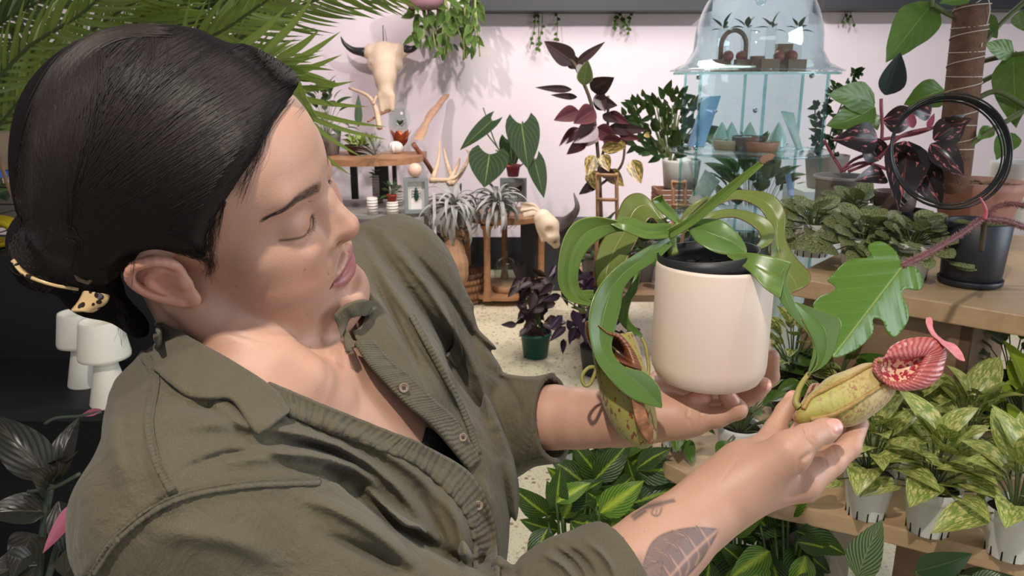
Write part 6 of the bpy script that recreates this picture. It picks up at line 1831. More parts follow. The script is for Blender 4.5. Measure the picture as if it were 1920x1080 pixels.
# ================================================================ RIGHT HAND PLANT STAND AND ITS PLANTS
ZU, ZL = 1.12, .78
def build_stand():
    st = empty('plant_stand', (1.35, 1.75, 0), 'pale wooden stepped plant stand with thick boards, at the right', 'plant stand')
    # upper board, front edge from photo, back 1 m behind
    a = on_z(1478, 520, ZU)[:2]; b = on_z(1700, 563, ZU)[:2]; c = on_z(1925, 592, ZU)[:2]
    dirn = unit(c - a); nrm = np.array([-dirn[1], dirn[0]]);  nrm = nrm if nrm[1] > 0 else -nrm
    far = lambda p, k: p + nrm * k
    ce = a + dirn * .95
    mb = MB(); pol_prism(mb, [a, ce, far(ce, .92), far(a, .92)], ZU - .042, ZU)
    mb.build('board', M_OAK, st, smooth=False, bevel=.003)
    # riser panel under it
    a2 = far(a, .06) + dirn * .02; c2 = far(ce, .06)
    for t_ in np.linspace(.1, .9, 400):
        q_ = a2 + dirn * t_; pj = to_px(w2c(np.array([[q_[0], q_[1], .95]])))[0]
        if pj[0] > 1806: c2 = q_; break
    mb = MB(); pol_prism(mb, [c2, c2 + nrm * .5, c2 + nrm * .5 - dirn * .02, c2 - dirn * .02], ZL, ZU - .042); mb.build('side_panel', M_OAKD, st, smooth=False)
    mb = MB(); pol_prism(mb, [a2, c2, far(c2, .02), far(a2, .02)], ZL, ZU - .042); mb.build('riser', M_OAKD, st, smooth=False)
    # lower board
    fr = [on_z(*p, ZL)[:2] for p in ((1236, 800), (1222, 828), (1226, 850), (1248, 868), (1296, 892), (1450, 940), (1660, 984), (1925, 1050))]
    fr = [np.array(p) for p in fr]
    e_ = fr[-1] + unit(fr[-1] - fr[-2]) * .35
    pts = fr + [e_, e_ + nrm * .6, fr[0] + nrm * .50]
    mb = MB(); pol_prism(mb, pts, ZL - .036, ZL); mb.build('board', M_OAK, st, smooth=False, bevel=.003)
    conc = plain('pale_plaster_block', srgb(186, 178, 166), .8, .1, 10)
    q = fr[5] + nrm * .16 + dirn * .02
    mb = MB(); mb.box((q[0], q[1], (ZL - .036) / 2), (.14, .14, ZL - .036), rz=math.atan2(dirn[1], dirn[0])); mb.build('leg', conc, st, smooth=False)
    q = fr[-1] + nrm * .3
    mb = MB(); mb.box((q[0], q[1], (ZL - .036) / 2), (.5, .03, ZL - .036), rz=math.atan2(dirn[1], dirn[0])); mb.build('leg', M_OAKD, st, smooth=False)
    q = far(a, .85); q2 = far(ce, .85)
    for p in (q, q2):
        mb = MB(); mb.box((p[0], p[1], (ZU - .042) / 2), (.05, .05, ZU - .042)); mb.build('leg', M_OAKD, st, smooth=False)
    mb = MB(); m_ = (fr[4] + fr[6]) / 2 + nrm * .30; mb.box((m_[0] + .05, m_[1], .12), (.95, .5, .24), rz=math.atan2(dirn[1], dirn[0])); mb.build('plinth', M_OAKD, st, smooth=False)
    W_ = {}
    # white slotted nursery pots on the lower board
    slot = plain('pot_slot', (.01, .01, .01), .9)
    def slotted(e, c, r, h):
        mb = MB()
        n = 12; th = np.linspace(0, 2 * PI, n * 4, endpoint=False)
        rings = []
        for z, k in ((0, .74), (h * .06, .76), (h * .72, .93), (h * .76, .95), (h * .78, 1.0), (h, 1.02), (h, .97), (h * .8, .92), (h * .5, .8)):
            rr = r * k * (1 - (.018 * (np.floor(np.arange(n * 4) / 2) % 2) if z < h * .75 else 0))
            rings.append(np.stack([c[0] + rr * np.cos(th), c[1] + rr * np.sin(th), np.full(n * 4, c[2] + z)], -1))
        mb.grid(np.array(rings), closed=True); o = mb.build('pot', M_WHITEP, e)
        mb = MB()
        for k in range(12):
            a_ = k * PI / 6 + .2
            p = np.array([c[0] + r * .765 * math.cos(a_), c[1] + r * .765 * math.sin(a_), c[2] + h * .10])
            mb.box(p, (.002, .0022, h * .2), rz=a_)
        mb.build('drain_slot', slot, o)
        mb = MB(); mb.lathe((c[0], c[1], c[2] + h * .86), [(0, 0), (r * .93, .001)], 24); mb.build('soil', M_SOIL, e)
    def lower(label, cat, px, py, r, h, lm, slots=True, z=ZL, potm=None, group=None, **k):
        c = on_z(px, py, z)
        e = empty('potted_pothos' if 'pothos' in label else 'potted_plant', c, label, cat, group)
        if slots: slotted(e, c, r, h)
        else: pot(e, c, r, h, potm or M_WHITEP)
        A, B = MB(), MB(); foliage(A, B, c + [0, 0, h * .85], **k)
        A.build('foliage', lm, e); B.build('stems', M_STEM, e)
        return e
    V = dict(shape='heart', L=.078, Wd=.052, n=28, r0=.005, r1=.075, z0=.005, z1=.12, el=(65, -12), droop=.6, lobe=.10, fold=.3)
    lower('marbled pothos in a slotted white pot, leftmost of the three at the board\'s front edge', 'plant', 1622, 962, .044, .088, LM['pothos_marble'], seed=11, **V)
    lower('marbled pothos in a slotted white pot, middle of the three, roots trailing below', 'plant', 1738, 992, .045, .088, LM['pothos_marble'], seed=12, **V)
    lower('marbled pothos in a slotted white pot at the right edge of the lower board', 'plant', 1890, 1036, .046, .088, LM['pothos_marble'], seed=13, **V)
    V2 = dict(V); V2.update(n=22)
    lower('marbled pothos behind the front row, below the pink pitcher mouth', 'plant', 1680, 880, .045, .088, LM['pothos_marble'], seed=14, **V2)
    lower('marbled pothos behind the front row, nearest the striped dark calathea', 'plant', 1800, 900, .045, .088, LM['pothos_marble'], seed=15, **V2)
    lower('bright lime pothos at the right, below the striped dark calathea', 'plant', 1905, 880, .045, .088, LM['pothos_lime'], seed=16, **V2)
    # left part
    lower('cream-rimmed round white pot of green pothos between the two hands', 'plant', 1382, 872, .046, .092, LM['pothos_green'], slots=False, seed=17, shape='ovate', L=.062, Wd=.032, n=34, r0=.01, r1=.09, z0=0, z1=.10, el=(60, -10), droop=.6, fold=.25)
    lower('green pothos in a white pot at the rounded left end of the lower board', 'plant', 1262, 838, .032, .060, LM['pothos_green'], slots=True, seed=18, shape='heart', L=.06, Wd=.036, n=13, r0=.01, r1=.07, z0=-.02, z1=.05, el=(30, -40), droop=.5, fold=.25)
    bl = plain('black_nursery_pot', (.014, .014, .015), .5)
    lower('white-edged pothos spilling from a black pot just right of the cream planter', 'plant', 1478, 772, .05, .10, LM['njoy'], slots=False, potm=bl, seed=19, shape='ovate', L=.055, Wd=.032, n=60, r0=.01, r1=.12, z0=-.05, z1=.14, el=(60, -30), droop=.6)
    lower('green pothos in a black pot half hidden behind the pitcher', 'plant', 1560, 800, .05, .10, LM['pothos_green'], slots=False, potm=bl, seed=20, shape='heart', L=.075, Wd=.05, n=22, r0=.01, r1=.1, z0=-.02, z1=.10, el=(50, -30), droop=.6)
    lower('striped dark calathea with blue-lit leaves in a black pot at the right', 'plant', 1880, 800, .062, .12, LM['calathea'], slots=False, potm=bl, seed=21, shape='ovate', L=.12, Wd=.062, n=24, r0=.01, r1=.09, z0=.02, z1=.12, el=(60, -10), droop=.6)
    # trailing root under the middle pot
    # ---- upper board
    def up(px, py): return on_z(px, py, ZU)
    c = up(1817, 532)
    e = empty('bristly_philodendron', c, 'philodendron with bristly red stems and one big lobed leaf, in a matte black pot', 'plant')
    bm_ = plain('matte_black_ceramic', (.016, .018, .024), .45)
    mb = MB(); r, h = .066, .128; mb.lathe(c + [0, 0, .012], [(0, 0), (r * .86, 0), (r * .9, .003), (r, h - .002), (r - .002, h), (r - .005, h - .002), (r - .006, h * .85), (0, h * .85)], 56); mb.build('pot', bm_, e)
    mb = MB(); mb.lathe(c, [(0, 0), (r * .86, 0), (r * .95, .004), (r * .98, .014), (r * .95, .016), (r * .9, .010), (0, .009)], 56); mb.build('saucer', bm_, e)
    moss = plain('moss', srgb(112, 120, 60), .95, .5, 120, 1.0, 300, .004)
    mb = MB(); G = np.array([[[c[0] + rr * math.cos(a_), c[1] + rr * math.sin(a_), c[2] + .012 + h * .92 + .004 * math.sin(a_ * 5 + rr * 200)] for a_ in np.linspace(0, 2 * PI, 32, endpoint=False)] for rr in np.linspace(.001, r - .006, 8)]); mb.grid(G, closed=True); mb.build('moss', moss, e)
    dk = np.linalg.norm(c - [0, 0, CAMZ]) * .97
    red = plain('red_petiole', srgb(112, 60, 62), .6, .3, 80)
    def petiole(pts, r0, nh=500):
        q = catmull(np.array([PW(*p) for p in pts]), 40); mb = MB(); mb.tube(q, r0, 9); o = mb.build('petiole', red, e)
        g = np.random.default_rng(len(pts)); S = []
        for _ in range(nh):
            t = g.uniform(0, 38.9); i = int(t); b_ = q[i] + (q[i + 1] - q[i]) * (t - i); dr = unit(g.normal(0, 1, 3)); 
            S.append([b_ + dr * r0 * .7, b_ + dr * (r0 + .0022), b_ + dr * (r0 + .0045)])
        Vv, Qq = tubes_np(np.array(S), np.array([.0005, .0004, .0001])); hh = np_mesh('bristles', Vv, Qq, plain('bristle', srgb(156, 112, 106), .7), o); hh['kind'] = 'stuff'
    petiole([(1690, 500, 1.20), (1740, 475, 1.25), (1800, 440, 1.32), (1845, 408, 1.38)], .0045, 700)
    petiole([(1845, 410, 1.38), (1885, 414, 1.40), (1925, 428, 1.42)], .0050)
    petiole([(1850, 404, 1.38), (1868, 388, 1.38), (1895, 382, 1.38), (1930, 388, 1.38)], .0042)
    mb = MB(); ptube(mb, [(1846, 410, 1.37), (1848, 392, 1.36), (1838, 370, 1.35)], np.linspace(.0045, .0012, 14), 14, 8); mb.build('new_shoot', plain('new_shoot', srgb(196, 96, 110), .4), e)
    mb = MB(); ptube(mb, [(1846, 412, 1.385), (1840, 470, 1.42)], .005); mb.build('stem', M_WST, e)
    def K2(p): return [(1400 + .3426 * x, 330 + .3426 * y) for x, y in p]
    outl = K2([(850, 495), (832, 440), (790, 388), (730, 357), (672, 372), (666, 405), (684, 442), (600, 452), (532, 478), (470, 540), (440, 572), (484, 602), (476, 630), (402, 660), (362, 710), (400, 762), (480, 800), (500, 860), (470, 992), (560, 970), (640, 920), (694, 850), (690, 782), (742, 792), (765, 850), (812, 884), (880, 800), (882, 720), (850, 645), (870, 618), (950, 624), (966, 570), (940, 515), (892, 490)])
    def df(u, v): return 1.20 - .15 * v + .10 * np.abs(u) ** 1.4 * (.4 + v) - .0028 * np.sin((v - np.abs(u) * .8) * 34) * np.clip(np.abs(u) * 5, 0, 1)
    outline_leaf('leaf', outl, K2([(850, 495), (470, 990)]), df, LM['philo'], e, step=9)
    # scindapsus
    def sc(label, px, py, r, h, seed, n=34, **k):
        c = up(px, py)
        e = empty('potted_scindapsus', c, label, 'plant')
        slotted(e, c, r, h); A, B = MB(), MB()
        kk = dict(L=.050, Wd=.042, shape='round', r0=.01, r1=.105, z0=-.03, z1=.05, el=(40, -20), droop=.35, fold=.12, fb=.9); n = int(n * 1.7); kk.update(k)
        foliage(A, B, c + [0, 0, h * .85], n=n, seed=seed, **kk)
        A.build('foliage', LM['scindapsus'], e); B.build('stems', M_STEM, e)
    sc('silver-speckled scindapsus in a white pot, beside the lobed leaf', 1612, 508, .052, .085, 31, 44)
    sc('silver-speckled scindapsus in a white pot, its leaves touching the black pot', 1700, 520, .052, .085, 32, 42)
    sc('silver-speckled scindapsus in the left white pot, below the tall grey pot', 1520, 478, .050, .085, 33, 40)
    sc('smaller silver-speckled scindapsus at the back, under the grey pot', 1590, 445, .045, .08, 34, 34)
    # grey pot with pink princess
    c = up(1572, 425); r = .078
    gp = empty('grey_cachepot', c, 'tall grey stoneware pot with glass rims, holding the pink-splashed philodendron', 'pot')
    mb = MB(); h = .155; mb.lathe(c, [(0, 0), (r * .88, 0), (r * .92, .004), (r, h * .9), (r * 1.03, h * .92), (r * 1.03, h), (r * .97, h), (r * .95, h * .8), (0, h * .8)], 56); mb.build('body', M_GREYP, gp)
    mb = MB(); mb.lathe(c + [0, 0, h * .93], [(r * .97, 0), (r * 1.10, .004), (r * 1.12, .010), (r * 1.09, .012), (r * .96, .006)], 56); mb.build('rim_dish', plain('pale_rim', srgb(186, 176, 166), .3), gp)
    e = empty('pink_princess_plant', c + [0, 0, h * .8], 'dark-leaved philodendron splashed with pink in the tall grey pot', 'plant')
    st_ = plain('pink_stem', srgb(140, 70, 80), .5); mb = MB()
    D = 1.80
    for p in ([(1575, 320, 1.86), (1600, 300, 1.85), (1650, 270, 1.83), (1652, 185, 1.80)], [(1590, 322, 1.86), (1640, 300, 1.84), (1690, 255, 1.8), (1745, 240, 1.78)], [(1575, 322, 1.86), (1620, 305, 1.84), (1680, 322, 1.80), (1672, 300, 1.78)], [(1580, 322, 1.86), (1560, 290, 1.87), (1545, 262, 1.86)], [(1650, 262, 1.83), (1720, 250, 1.8), (1770, 230, 1.76)]):
        ptube(mb, p, .004, 16)
    mb.build('stems', st_, e)
    A = MB()
    for l in (((1660, 178), (1688, 98), 56, 1.80, 1.76), ):
        pleaf(A, *l, shape='ovate', fold=.4, face=.4)
    A.build('foliage', LM['philo_dark'], e)
    A = MB()
    for b_, t_, w, d0, d1, f in (((1645, 262), (1560, 262), 62, 1.80, 1.78, .2), ((1700, 265), (1685, 395), 84, 1.77, 1.72, -.2), ((1675, 275), (1740, 330), 62, 1.76, 1.74, .5), ((1745, 215), (1700, 200), 34, 1.76, 1.74, .2),
                               ((1750, 262), (1812, 215), 60, 1.74, 1.72, .3), ((1745, 270), (1808, 332), 54, 1.73, 1.70, -.3), ((1762, 235), (1825, 222), 36, 1.73, 1.71, .6), ((1660, 330), (1600, 340), 44, 1.75, 1.7, .4),
                               ((1650, 300), (1612, 250), 50, 1.84, 1.82, .2), ((1725, 300), (1765, 390), 60, 1.80, 1.78, .1), ((1690, 215), (1712, 205), 22, 1.74, 1.73, 0), ((1655, 225), (1720, 215), 56, 1.84, 1.85, .3)):
        pleaf(A, b_, t_, w, d0, d1, fold=.3, face=f, droop=.08)
    A.build('foliage', LM['pink'], e)
    A = MB(); pleaf(A, (1712, 240), (1704, 202), 20, 1.72, 1.71, fold=.6); pleaf(A, (1740, 240), (1752, 212), 16, 1.72, 1.71, fold=.7); A.build('young_leaf', LM['pinkleaf'], e)
    # brown pot, black small pot behind
    c = up(1668, 452); e = empty('brown_pot', c, 'brown glazed pot beside the tall grey pot', 'pot'); pot(e, c, .055, .14, plain('brown_glaze', srgb(92, 74, 66), .35), .85, soil=True)
    c = up(1696, 462); e = empty('black_nursery_pot', c, 'small black nursery pot behind the scindapsus leaves', 'pot'); pot(e, c, .05, .10, bl)
    # white tub behind
    c = up(1898, 418); e = empty('white_planter', c, 'white planter behind the terracotta pot at the right edge', 'pot'); pot(e, c, .085, .19, M_WHITEP, .85)
    # terracotta pot with moss pole
    c = up(1822, 438); e = empty('terracotta_pot', c, 'wide terracotta pot holding the tall moss pole plant', 'pot'); r = .118; h = .155
    mb = MB(); mb.lathe(c, [(0, 0), (r * .66, 0), (r * .7, .004), (r * .97, h * .84), (r * .99, h * .86), (r, h), (r * .95, h), (r * .9, h * .8), (0, h * .8)], 64); mb.build('body', M_TERRA, e)
    bark = plain('bark_chips', srgb(132, 104, 78), .9, .6, 60, 1, 90, .006)
    mb = MB(); G = np.array([[[c[0] + rr * math.cos(a_), c[1] + rr * math.sin(a_), c[2] + h * .9 + .005 * math.sin(a_ * 9 + rr * 300)] for a_ in np.linspace(0, 2 * PI, 32, endpoint=False)] for rr in np.linspace(.001, r * .94, 9)]); mb.grid(G, closed=True)
    g = random.Random(2)
    for _ in range(80):
        a_, rr = g.random() * 6.28, r * .88 * g.random() ** .5
        mb.ball((c[0] + rr * math.cos(a_), c[1] + rr * math.sin(a_), c[2] + h * .93), (.009, .006, .004), 6, 5, M=Matrix.Rotation(a_, 3, 'Z'))
    mb.build('bark', bark, e)
    p = empty('moss_pole_philodendron', c + [0, 0, h * .9], 'tall large-leaved philodendron tied to a brown coir pole in the terracotta pot', 'plant')
    dz = 1.93
    coir = plain('coir_fibre', srgb(118, 86, 66), .95, .5, 60, 1.0, 260, .006)
    base = PW(1790, 300, dz); topp = PW(1822, 14, dz - .04)
    mb = MB(); mb.tube(catmull(np.array([base - [0, 0, .05], base, topp]), 30), .040, 28); mb.build('coir_pole', coir, p)
    tw = plain('twine', srgb(200, 190, 176), .8)
    mb = MB()
    pts = [base + (topp - base) * t + np.array([.0412 * math.cos(t * 75), .0412 * math.sin(t * 75), .01 * math.sin(t * 40)]) for t in np.linspace(.05, 1, 260)]
    mb.tube(pts, .0011, 5)
    mb.tube(catmull(np.array([PW(1830, 6, 1.86), PW(1850, -4, 1.85), PW(1856, 20, 1.85), PW(1846, 60, 1.87), PW(1840, 88, 1.86)]), 20), .0012, 5)
    mb.build('twine', tw, p)
    mb = MB()
    for q in ([(1818, 300, 1.99), (1828, 220, 2.0), (1832, 120, 2.0), (1838, 40, 2.0)], [(1838, 90, 2.0), (1880, 40, 1.98), (1925, 0, 1.95)], [(1832, 118, 2.0), (1870, 108, 1.95), (1925, 100, 1.9)],
              [(1828, 160, 2.0), (1870, 140, 1.95), (1925, 132, 1.9)], [(1830, 185, 1.9), (1870, 172, 1.88), (1925, 200, 1.85)], [(1806, 282, 1.9), (1850, 250, 1.88), (1925, 205, 1.85)], [(1750, 10, 1.9), (1770, 22, 1.9), (1790, 32, 1.9)],
              [(1748, 14, 1.9), (1745, -10, 1.9)]):
        ptube(mb, q, .0065, 16, 8)
    mb.build('stems', M_STEM, p)
    A = MB()
    for b_, t_, w, d0, d1, f, lb, bd in (((1748, 6), (1660, 118), 82, 1.93, 1.88, .1, 0, 0), ((1640, 196), (1552, 178), 62, 1.95, 1.9, .3, .0, .05), ((1640, 200), (1548, 236), 60, 1.94, 1.9, .2, 0, -.05), ((1770, 168), (1695, 196), 60, 2.0, 1.97, .2, 0, 0),
                                     ((1900, 100), (1845, 82), 40, 1.92, 1.9, .3, 0, 0), ((1900, 104), (1905, 240), 74, 1.92, 1.88, .2, .05, 0), ((1840, 30), (1870, 72), 36, 2.0, 1.98, 0, 0, 0), ((1820, -5), (1760, 6), 30, 1.9, 1.9, .5, 0, 0),
                                     ((1900, 250), (1868, 300), 44, 1.9, 1.87, .2, 0, 0), ((1860, 240), (1832, 262), 28, 1.9, 1.87, .1, 0, 0), ((1915, 20), (1925, 60), 40, 1.9, 1.9, .1, 0, 0), ((1640, 215), (1645, 245), 20, 1.95, 1.9, .1, 0, 0)):
        pleaf(A, b_, t_, w, d0, d1, shape='ovate', fold=.2, face=f, lobe=lb, bend=bd, wave=.03)
    A.build('foliage', LM['big_green'], p)
    # coil of black tubing
    co_ = empty('tubing_coil', PW(1785, 285, 1.62), 'coil of thin black irrigation tubing leaning on the terracotta pot', 'tubing')
    blk = plain('black_tubing', (.012, .013, .014), .3)
    cc = PW(1782, 284, 1.60); mb = MB(); g = random.Random(1)
    for k in range(6):
        pts = []
        for a_ in np.linspace(0, 2 * PI, 60):
            rx, ry = 108 + k * 2.6 - 5 + 2 * math.sin(a_ * 2 + k), 101 + k * 2.2 - 4 + 2.5 * math.sin(a_ + k * 1.7)
            pts.append(PW(1776 + k * 1.5 + rx * math.cos(a_), 284 + ry * math.sin(a_), 1.60 - .010 * k + .05 * math.sin(a_ - 1.2)))
        mb.tube(pts, .0021, 6, cap=False)
    mb.build('tube', blk, co_)
    # wispy dead root below the middle pot
    rt = empty('trailing_root', PW(1762, 1010, 1.37), 'thin dry root hanging over the edge of the lower board', 'root')
    mb = MB()
    for q in ([(1750, 985, 1.40), (1768, 1002, 1.375), (1764, 1018, 1.37), (1772, 1036, 1.37)], [(1758, 990, 1.39), (1752, 1004, 1.375), (1768, 1014, 1.37)]): ptube(mb, q, .0009, 14, 5)
    mb.build('root_fibres', M_WST, rt)
build_stand()
# ================================================================ GLASS TOWER
def build_tower():
    gl = glassmat('tower_glass', (.88, .95, .96), .7)
    edge = glassmat('tower_glass_edge', (.62, .84, .84), .9)
    D = 2.75
    def axis(py): return on_y(1415, py, D)
    X = axis(150)[0]; t = empty('glass_tower', (X, D, 0), 'three-tier glass display tower with a clear domed top', 'display')
    zr = axis(140)[2]; z2 = axis(285)[2]; z3 = axis(410)[2]; z0 = .45
    def rad(px): return px / FPX * D * 1.03
    # shelves
    for z, r in ((zr, rad(140)), (z2, rad(140)), (z3, rad(140)), (z0 + .05, rad(140))):
        mb = MB(); mb.lathe((X, D, z), [(0, 0), (r, 0), (r + .003, .004), (r, .008), (0, .008)], 72); mb.build('shelf', gl, t, autos=40)
        mb = MB(); mb.lathe((X, D, z), [(r + .001, 0), (r + .004, .004), (r + .001, .008)], 72); mb.build('shelf_edge', edge, t)
    # square glass panels
    s = rad(108)
    for x0, y0, x1, y1 in ((-s, -s * .5, s, -s * .5), (-s, s * .6, s, s * .6)):
        for za, zb in ((z2 + .008, zr), (z3 + .008, z2), (z0 + .058, z3)):
            mb = MB(); mb.box((X, D + y0, (za + zb) / 2), (2 * s, .006, zb - za)); mb.build('panel', gl, t, smooth=False)
    for sx in (-1, 1, .02):
        for sy in (-.5, .6):
            for za, zb in ((z2 + .008, zr), (z3 + .008, z2), (z0 + .058, z3)):
                mb = MB(); mb.box((X + sx * s, D + sy * s, (za + zb) / 2), (.008, .010, zb - za)); mb.build('corner_edge', edge, t, smooth=False)
    mb = MB(); mb.lathe((X, D, 0), [(0, 0), (rad(140), 0), (rad(140), z0 + .045), (0, z0 + .045)], 48); mb.build('base', plain('grey_base', srgb(90, 96, 98), .5), t, autos=40)
    # dome: bell with flared rim
    rd = rad(108); hd = axis(-45)[2] - zr
    pr = [(rad(148), .004), (rad(138), .012), (rad(120), .03), (rd, .07)] + [(rd * math.cos(a) ** .75, .07 + (hd - .07) * math.sin(a)) for a in np.linspace(.12, 1.5, 18)] + [(.003, hd)]
    mb = MB(); mb.lathe((X, D, zr + .008), pr, 72); mb.build('dome', gl, t, solid=.003)
    mb = MB(); mb.tube([(X, D, zr + .25), (X, D, zr + hd)], .012, 12); mb.ball((X, D, zr + .24), .018, 12, 8); mb.build('dome_stem', gl, t)
    hw = plain('steel_knob', srgb(200, 200, 200), .2, Metallic=.9)
    for px, py in ((1310, 145), (1522, 142), (1416, 207), (1304, 278), (1503, 286)):
        mb = MB(); mb.ball(PW(px, py, D * 1.0 - .1), .009, 10, 8); mb.build('clip', hw, t)
    # propagation tubes under the dome
    wd = M_TAN; tg = glassmat('tube_glass', (.95, .97, .97), .5, .03)
    g = random.Random(6)
    k = 0
    for px, kind in ((1350, 0), (1372, 1), (1394, 0), (1418, 2), (1440, 0), (1466, 1), (1490, 0)):
        p = on_y(px, 137, D - .05 + g.uniform(-.05, .05)); p[2] = zr + .009
        if kind == 1:
            e = empty('propagation_stand', p, 'arched wooden stand with two round copper corks under the glass dome' if px < 1400 else 'square wooden stand with two round copper corks at the right under the glass dome', 'stand')
            mb = MB(); q = [] if px > 1400 else [(p[0] + .042 * math.cos(a), p[1], p[2] + .085 + .05 * math.sin(a)) for a in np.linspace(0, PI, 16)]; q = q and [(p[0] + .042, p[1], p[2] + .02)] + q + [(p[0] - .042, p[1], p[2] + .02)]; (mb.tube(q, .008, 8) if q else mb.box(p + [0, 0, .055], (.05, .03, .07))); mb.box(p + [0, 0, .012], (.11, .04, .024)); mb.build('arch', wd, e)
            mb = MB(); mb.ball(p + [-.022, -.022, .05], .019, 12, 8); mb.ball(p + [.022, -.022, .05], .019, 12, 8); mb.build('cork', plain('copper_cork', srgb(176, 92, 70), .4), e)
        elif kind == 2:
            e = empty('wooden_cup', p, 'small pale wooden cup in the middle of the glass dome', 'cup'); pot(e, p, .024, .05, wd, .95)
        else:
            e = empty('propagation_tube', p, {1350: 'glass propagation tube with a sprig, at the far left under the dome', 1394: 'glass propagation tube with a sprig, just left of the small wooden cup', 1440: 'glass propagation tube with a sprig, just right of the small wooden cup', 1490: 'glass propagation tube with a sprig, at the far right under the dome'}[px], 'tube')
            mb = MB(); mb.box(p + [0, 0, .02], (.06, .04, .04)); mb.build('block', wd, e, smooth=False)
            mb = MB(); mb.lathe(p + [0, 0, .02], [(.0001, 0), (.016, .006), (.016, .12), (.018, .125)], 16); mb.build('glass', tg, e)
            A = MB(); foliage(A, None, p + [0, 0, .13], 6, .045, .018, 'ovate', .002, .012, 0, .02, (70, 0), .4, seed=k + 60); A.build('sprig', LM['zz'], e)
        k += 1
    # middle tier: cards and bowls
    blue = NT('blue_card'); bz = blue.xyz(blue.coord())[2]
    bluem = blue.fin(blue.mix(blue.noise(14, 2, .5, blue.coord()), srgb(150, 186, 232), srgb(190, 212, 240)), .5)
    def card(label, A, B, C_, D_, d0, d1, m):
        mb = MB(); P = np.array([[PW(*A, d1), PW(*B, d1)], [PW(*D_, d0), PW(*C_, d0)]]); mb.grid(P); o = mb.build('card', m, solid=.003); setp(o, label, 'card'); return o
    card('light blue card leaning at the left on the middle glass shelf', (1318, 182), (1352, 180), (1320, 276), (1288, 274), D - .10, D + .02, bluem)
    pm = plain('greenish_card', srgb(214, 224, 214), .5); card('pale card leaning at the right on the middle glass shelf', (1464, 208), (1488, 212), (1505, 280), (1494, 282), D - .1, D, pm)
    card('patterned white card leaning on the lowest glass shelf', (1322, 318), (1350, 340), (1316, 392), (1290, 378), D - .12, D - .02, plain('floral_card', srgb(214, 212, 196), .6, .5, 50))
    card('small blue-white card at the right on the lowest glass shelf', (1472, 328), (1482, 326), (1490, 366), (1478, 368), D - .12, D - .05, plain('lilac_card', srgb(170, 180, 224), .5))
    for px, w, h_, col, lab in ((1366, 30, .035, srgb(214, 178, 140), 'pale wooden bowl of small crystals on the middle glass shelf'), (1402, 30, .05, srgb(112, 84, 68), 'dark brown trinket box on the middle glass shelf'), (1424, 34, .035, srgb(150, 112, 88), 'brown wooden tray on the middle glass shelf, right of the dark box')):
        p = on_y(px, 288, D - .02 - (px - 1366) * .001); p[2] = z2 + .009; r = w / FPX * D
        e = empty('wooden_bowl', p, lab, 'bowl'); m_ = plain('bowl_' + str(px), col, .5)
        mb = MB(); mb.lathe(p, [(0, 0), (r * .86, 0), (r, h_ * .9), (r * .96, h_), (r * .9, h_ * .8), (r * .8, .006), (0, .006)], 30); mb.build('bowl', m_, e)
        mb = MB()
        for _ in range(7): a = g.uniform(0, 6.28); rr = r * .6 * g.random(); mb.ball((p[0] + rr * math.cos(a), p[1] + rr * math.sin(a), p[2] + h_ * .8), g.uniform(.006, .012), 6, 5)
        mb.build('stones', plain('crystal', srgb(190, 206, 190), .2), e)
    for i, px in enumerate((1352, 1370, 1404, 1458)):
        p = on_y(px, 260, D + .12); p[2] = z2 + .009; mb = MB(); h_ = .09
        mb.lathe(p, [(.035, 0), (.03, h_ * .4), (.012, h_ * .8), (.0001, h_)], 5); o = mb.build('crystal_point', plain('green_crystal', srgb(198, 220, 204), .15)); setp(o, ['pale green crystal point at the left behind the wooden bowl', 'pale green crystal point directly behind the wooden bowl', 'pale green crystal point behind the dark trinket box', 'pale green crystal point beside the right leaning card'][i], 'crystal')
    # vine right of the tower
    e = empty('ivy_plant', on_y(1570, 330, 3.3), 'dark small-leaved ivy rising behind the right side of the glass tower', 'plant'); A, B = MB(), MB()
    for s_ in ([(1540, 330, 3.3), (1530, 260, 3.3), (1528, 190, 3.3)], [(1545, 330, 3.3), (1560, 240, 3.3), (1600, 150, 3.3), (1608, 135, 3.3)], [(1545, 330, 3.3), (1575, 250, 3.3), (1590, 190, 3.3)], [(1540, 330, 3.3), (1545, 220, 3.3), (1565, 160, 3.3)]):
        q = catmull(np.array(s_, float), 16); B.tube(np.array([PW(*p) for p in q]), .003, 5)
        for k in range(34):
            p = q[g.randrange(16)]; a = g.uniform(0, 6.28); L_ = g.uniform(10, 18); pleaf(A, (p[0] + g.uniform(-9, 9), p[1]), (p[0] + L_ * math.cos(a), p[1] + L_ * math.sin(a)), L_ * .7, 3.3, 3.26, shape='heart', nu=5, nv=6, face=g.uniform(-.6, .6))
    A.build('foliage', LM['zz'], e); B.build('stems', M_STEM, e)
    c = on_y(1545, 352, 3.3); pot(e, c, .09, .14, M_GREYP)
    mb = MB(); mb.box((c[0], c[1], c[2] / 2), (.26, .26, c[2])); o = mb.build('pedestal', plain('white_pedestal', srgb(214, 210, 204), .6), smooth=False); setp(o, 'plain pale pedestal carrying the ivy behind the glass tower', 'pedestal')
build_tower()
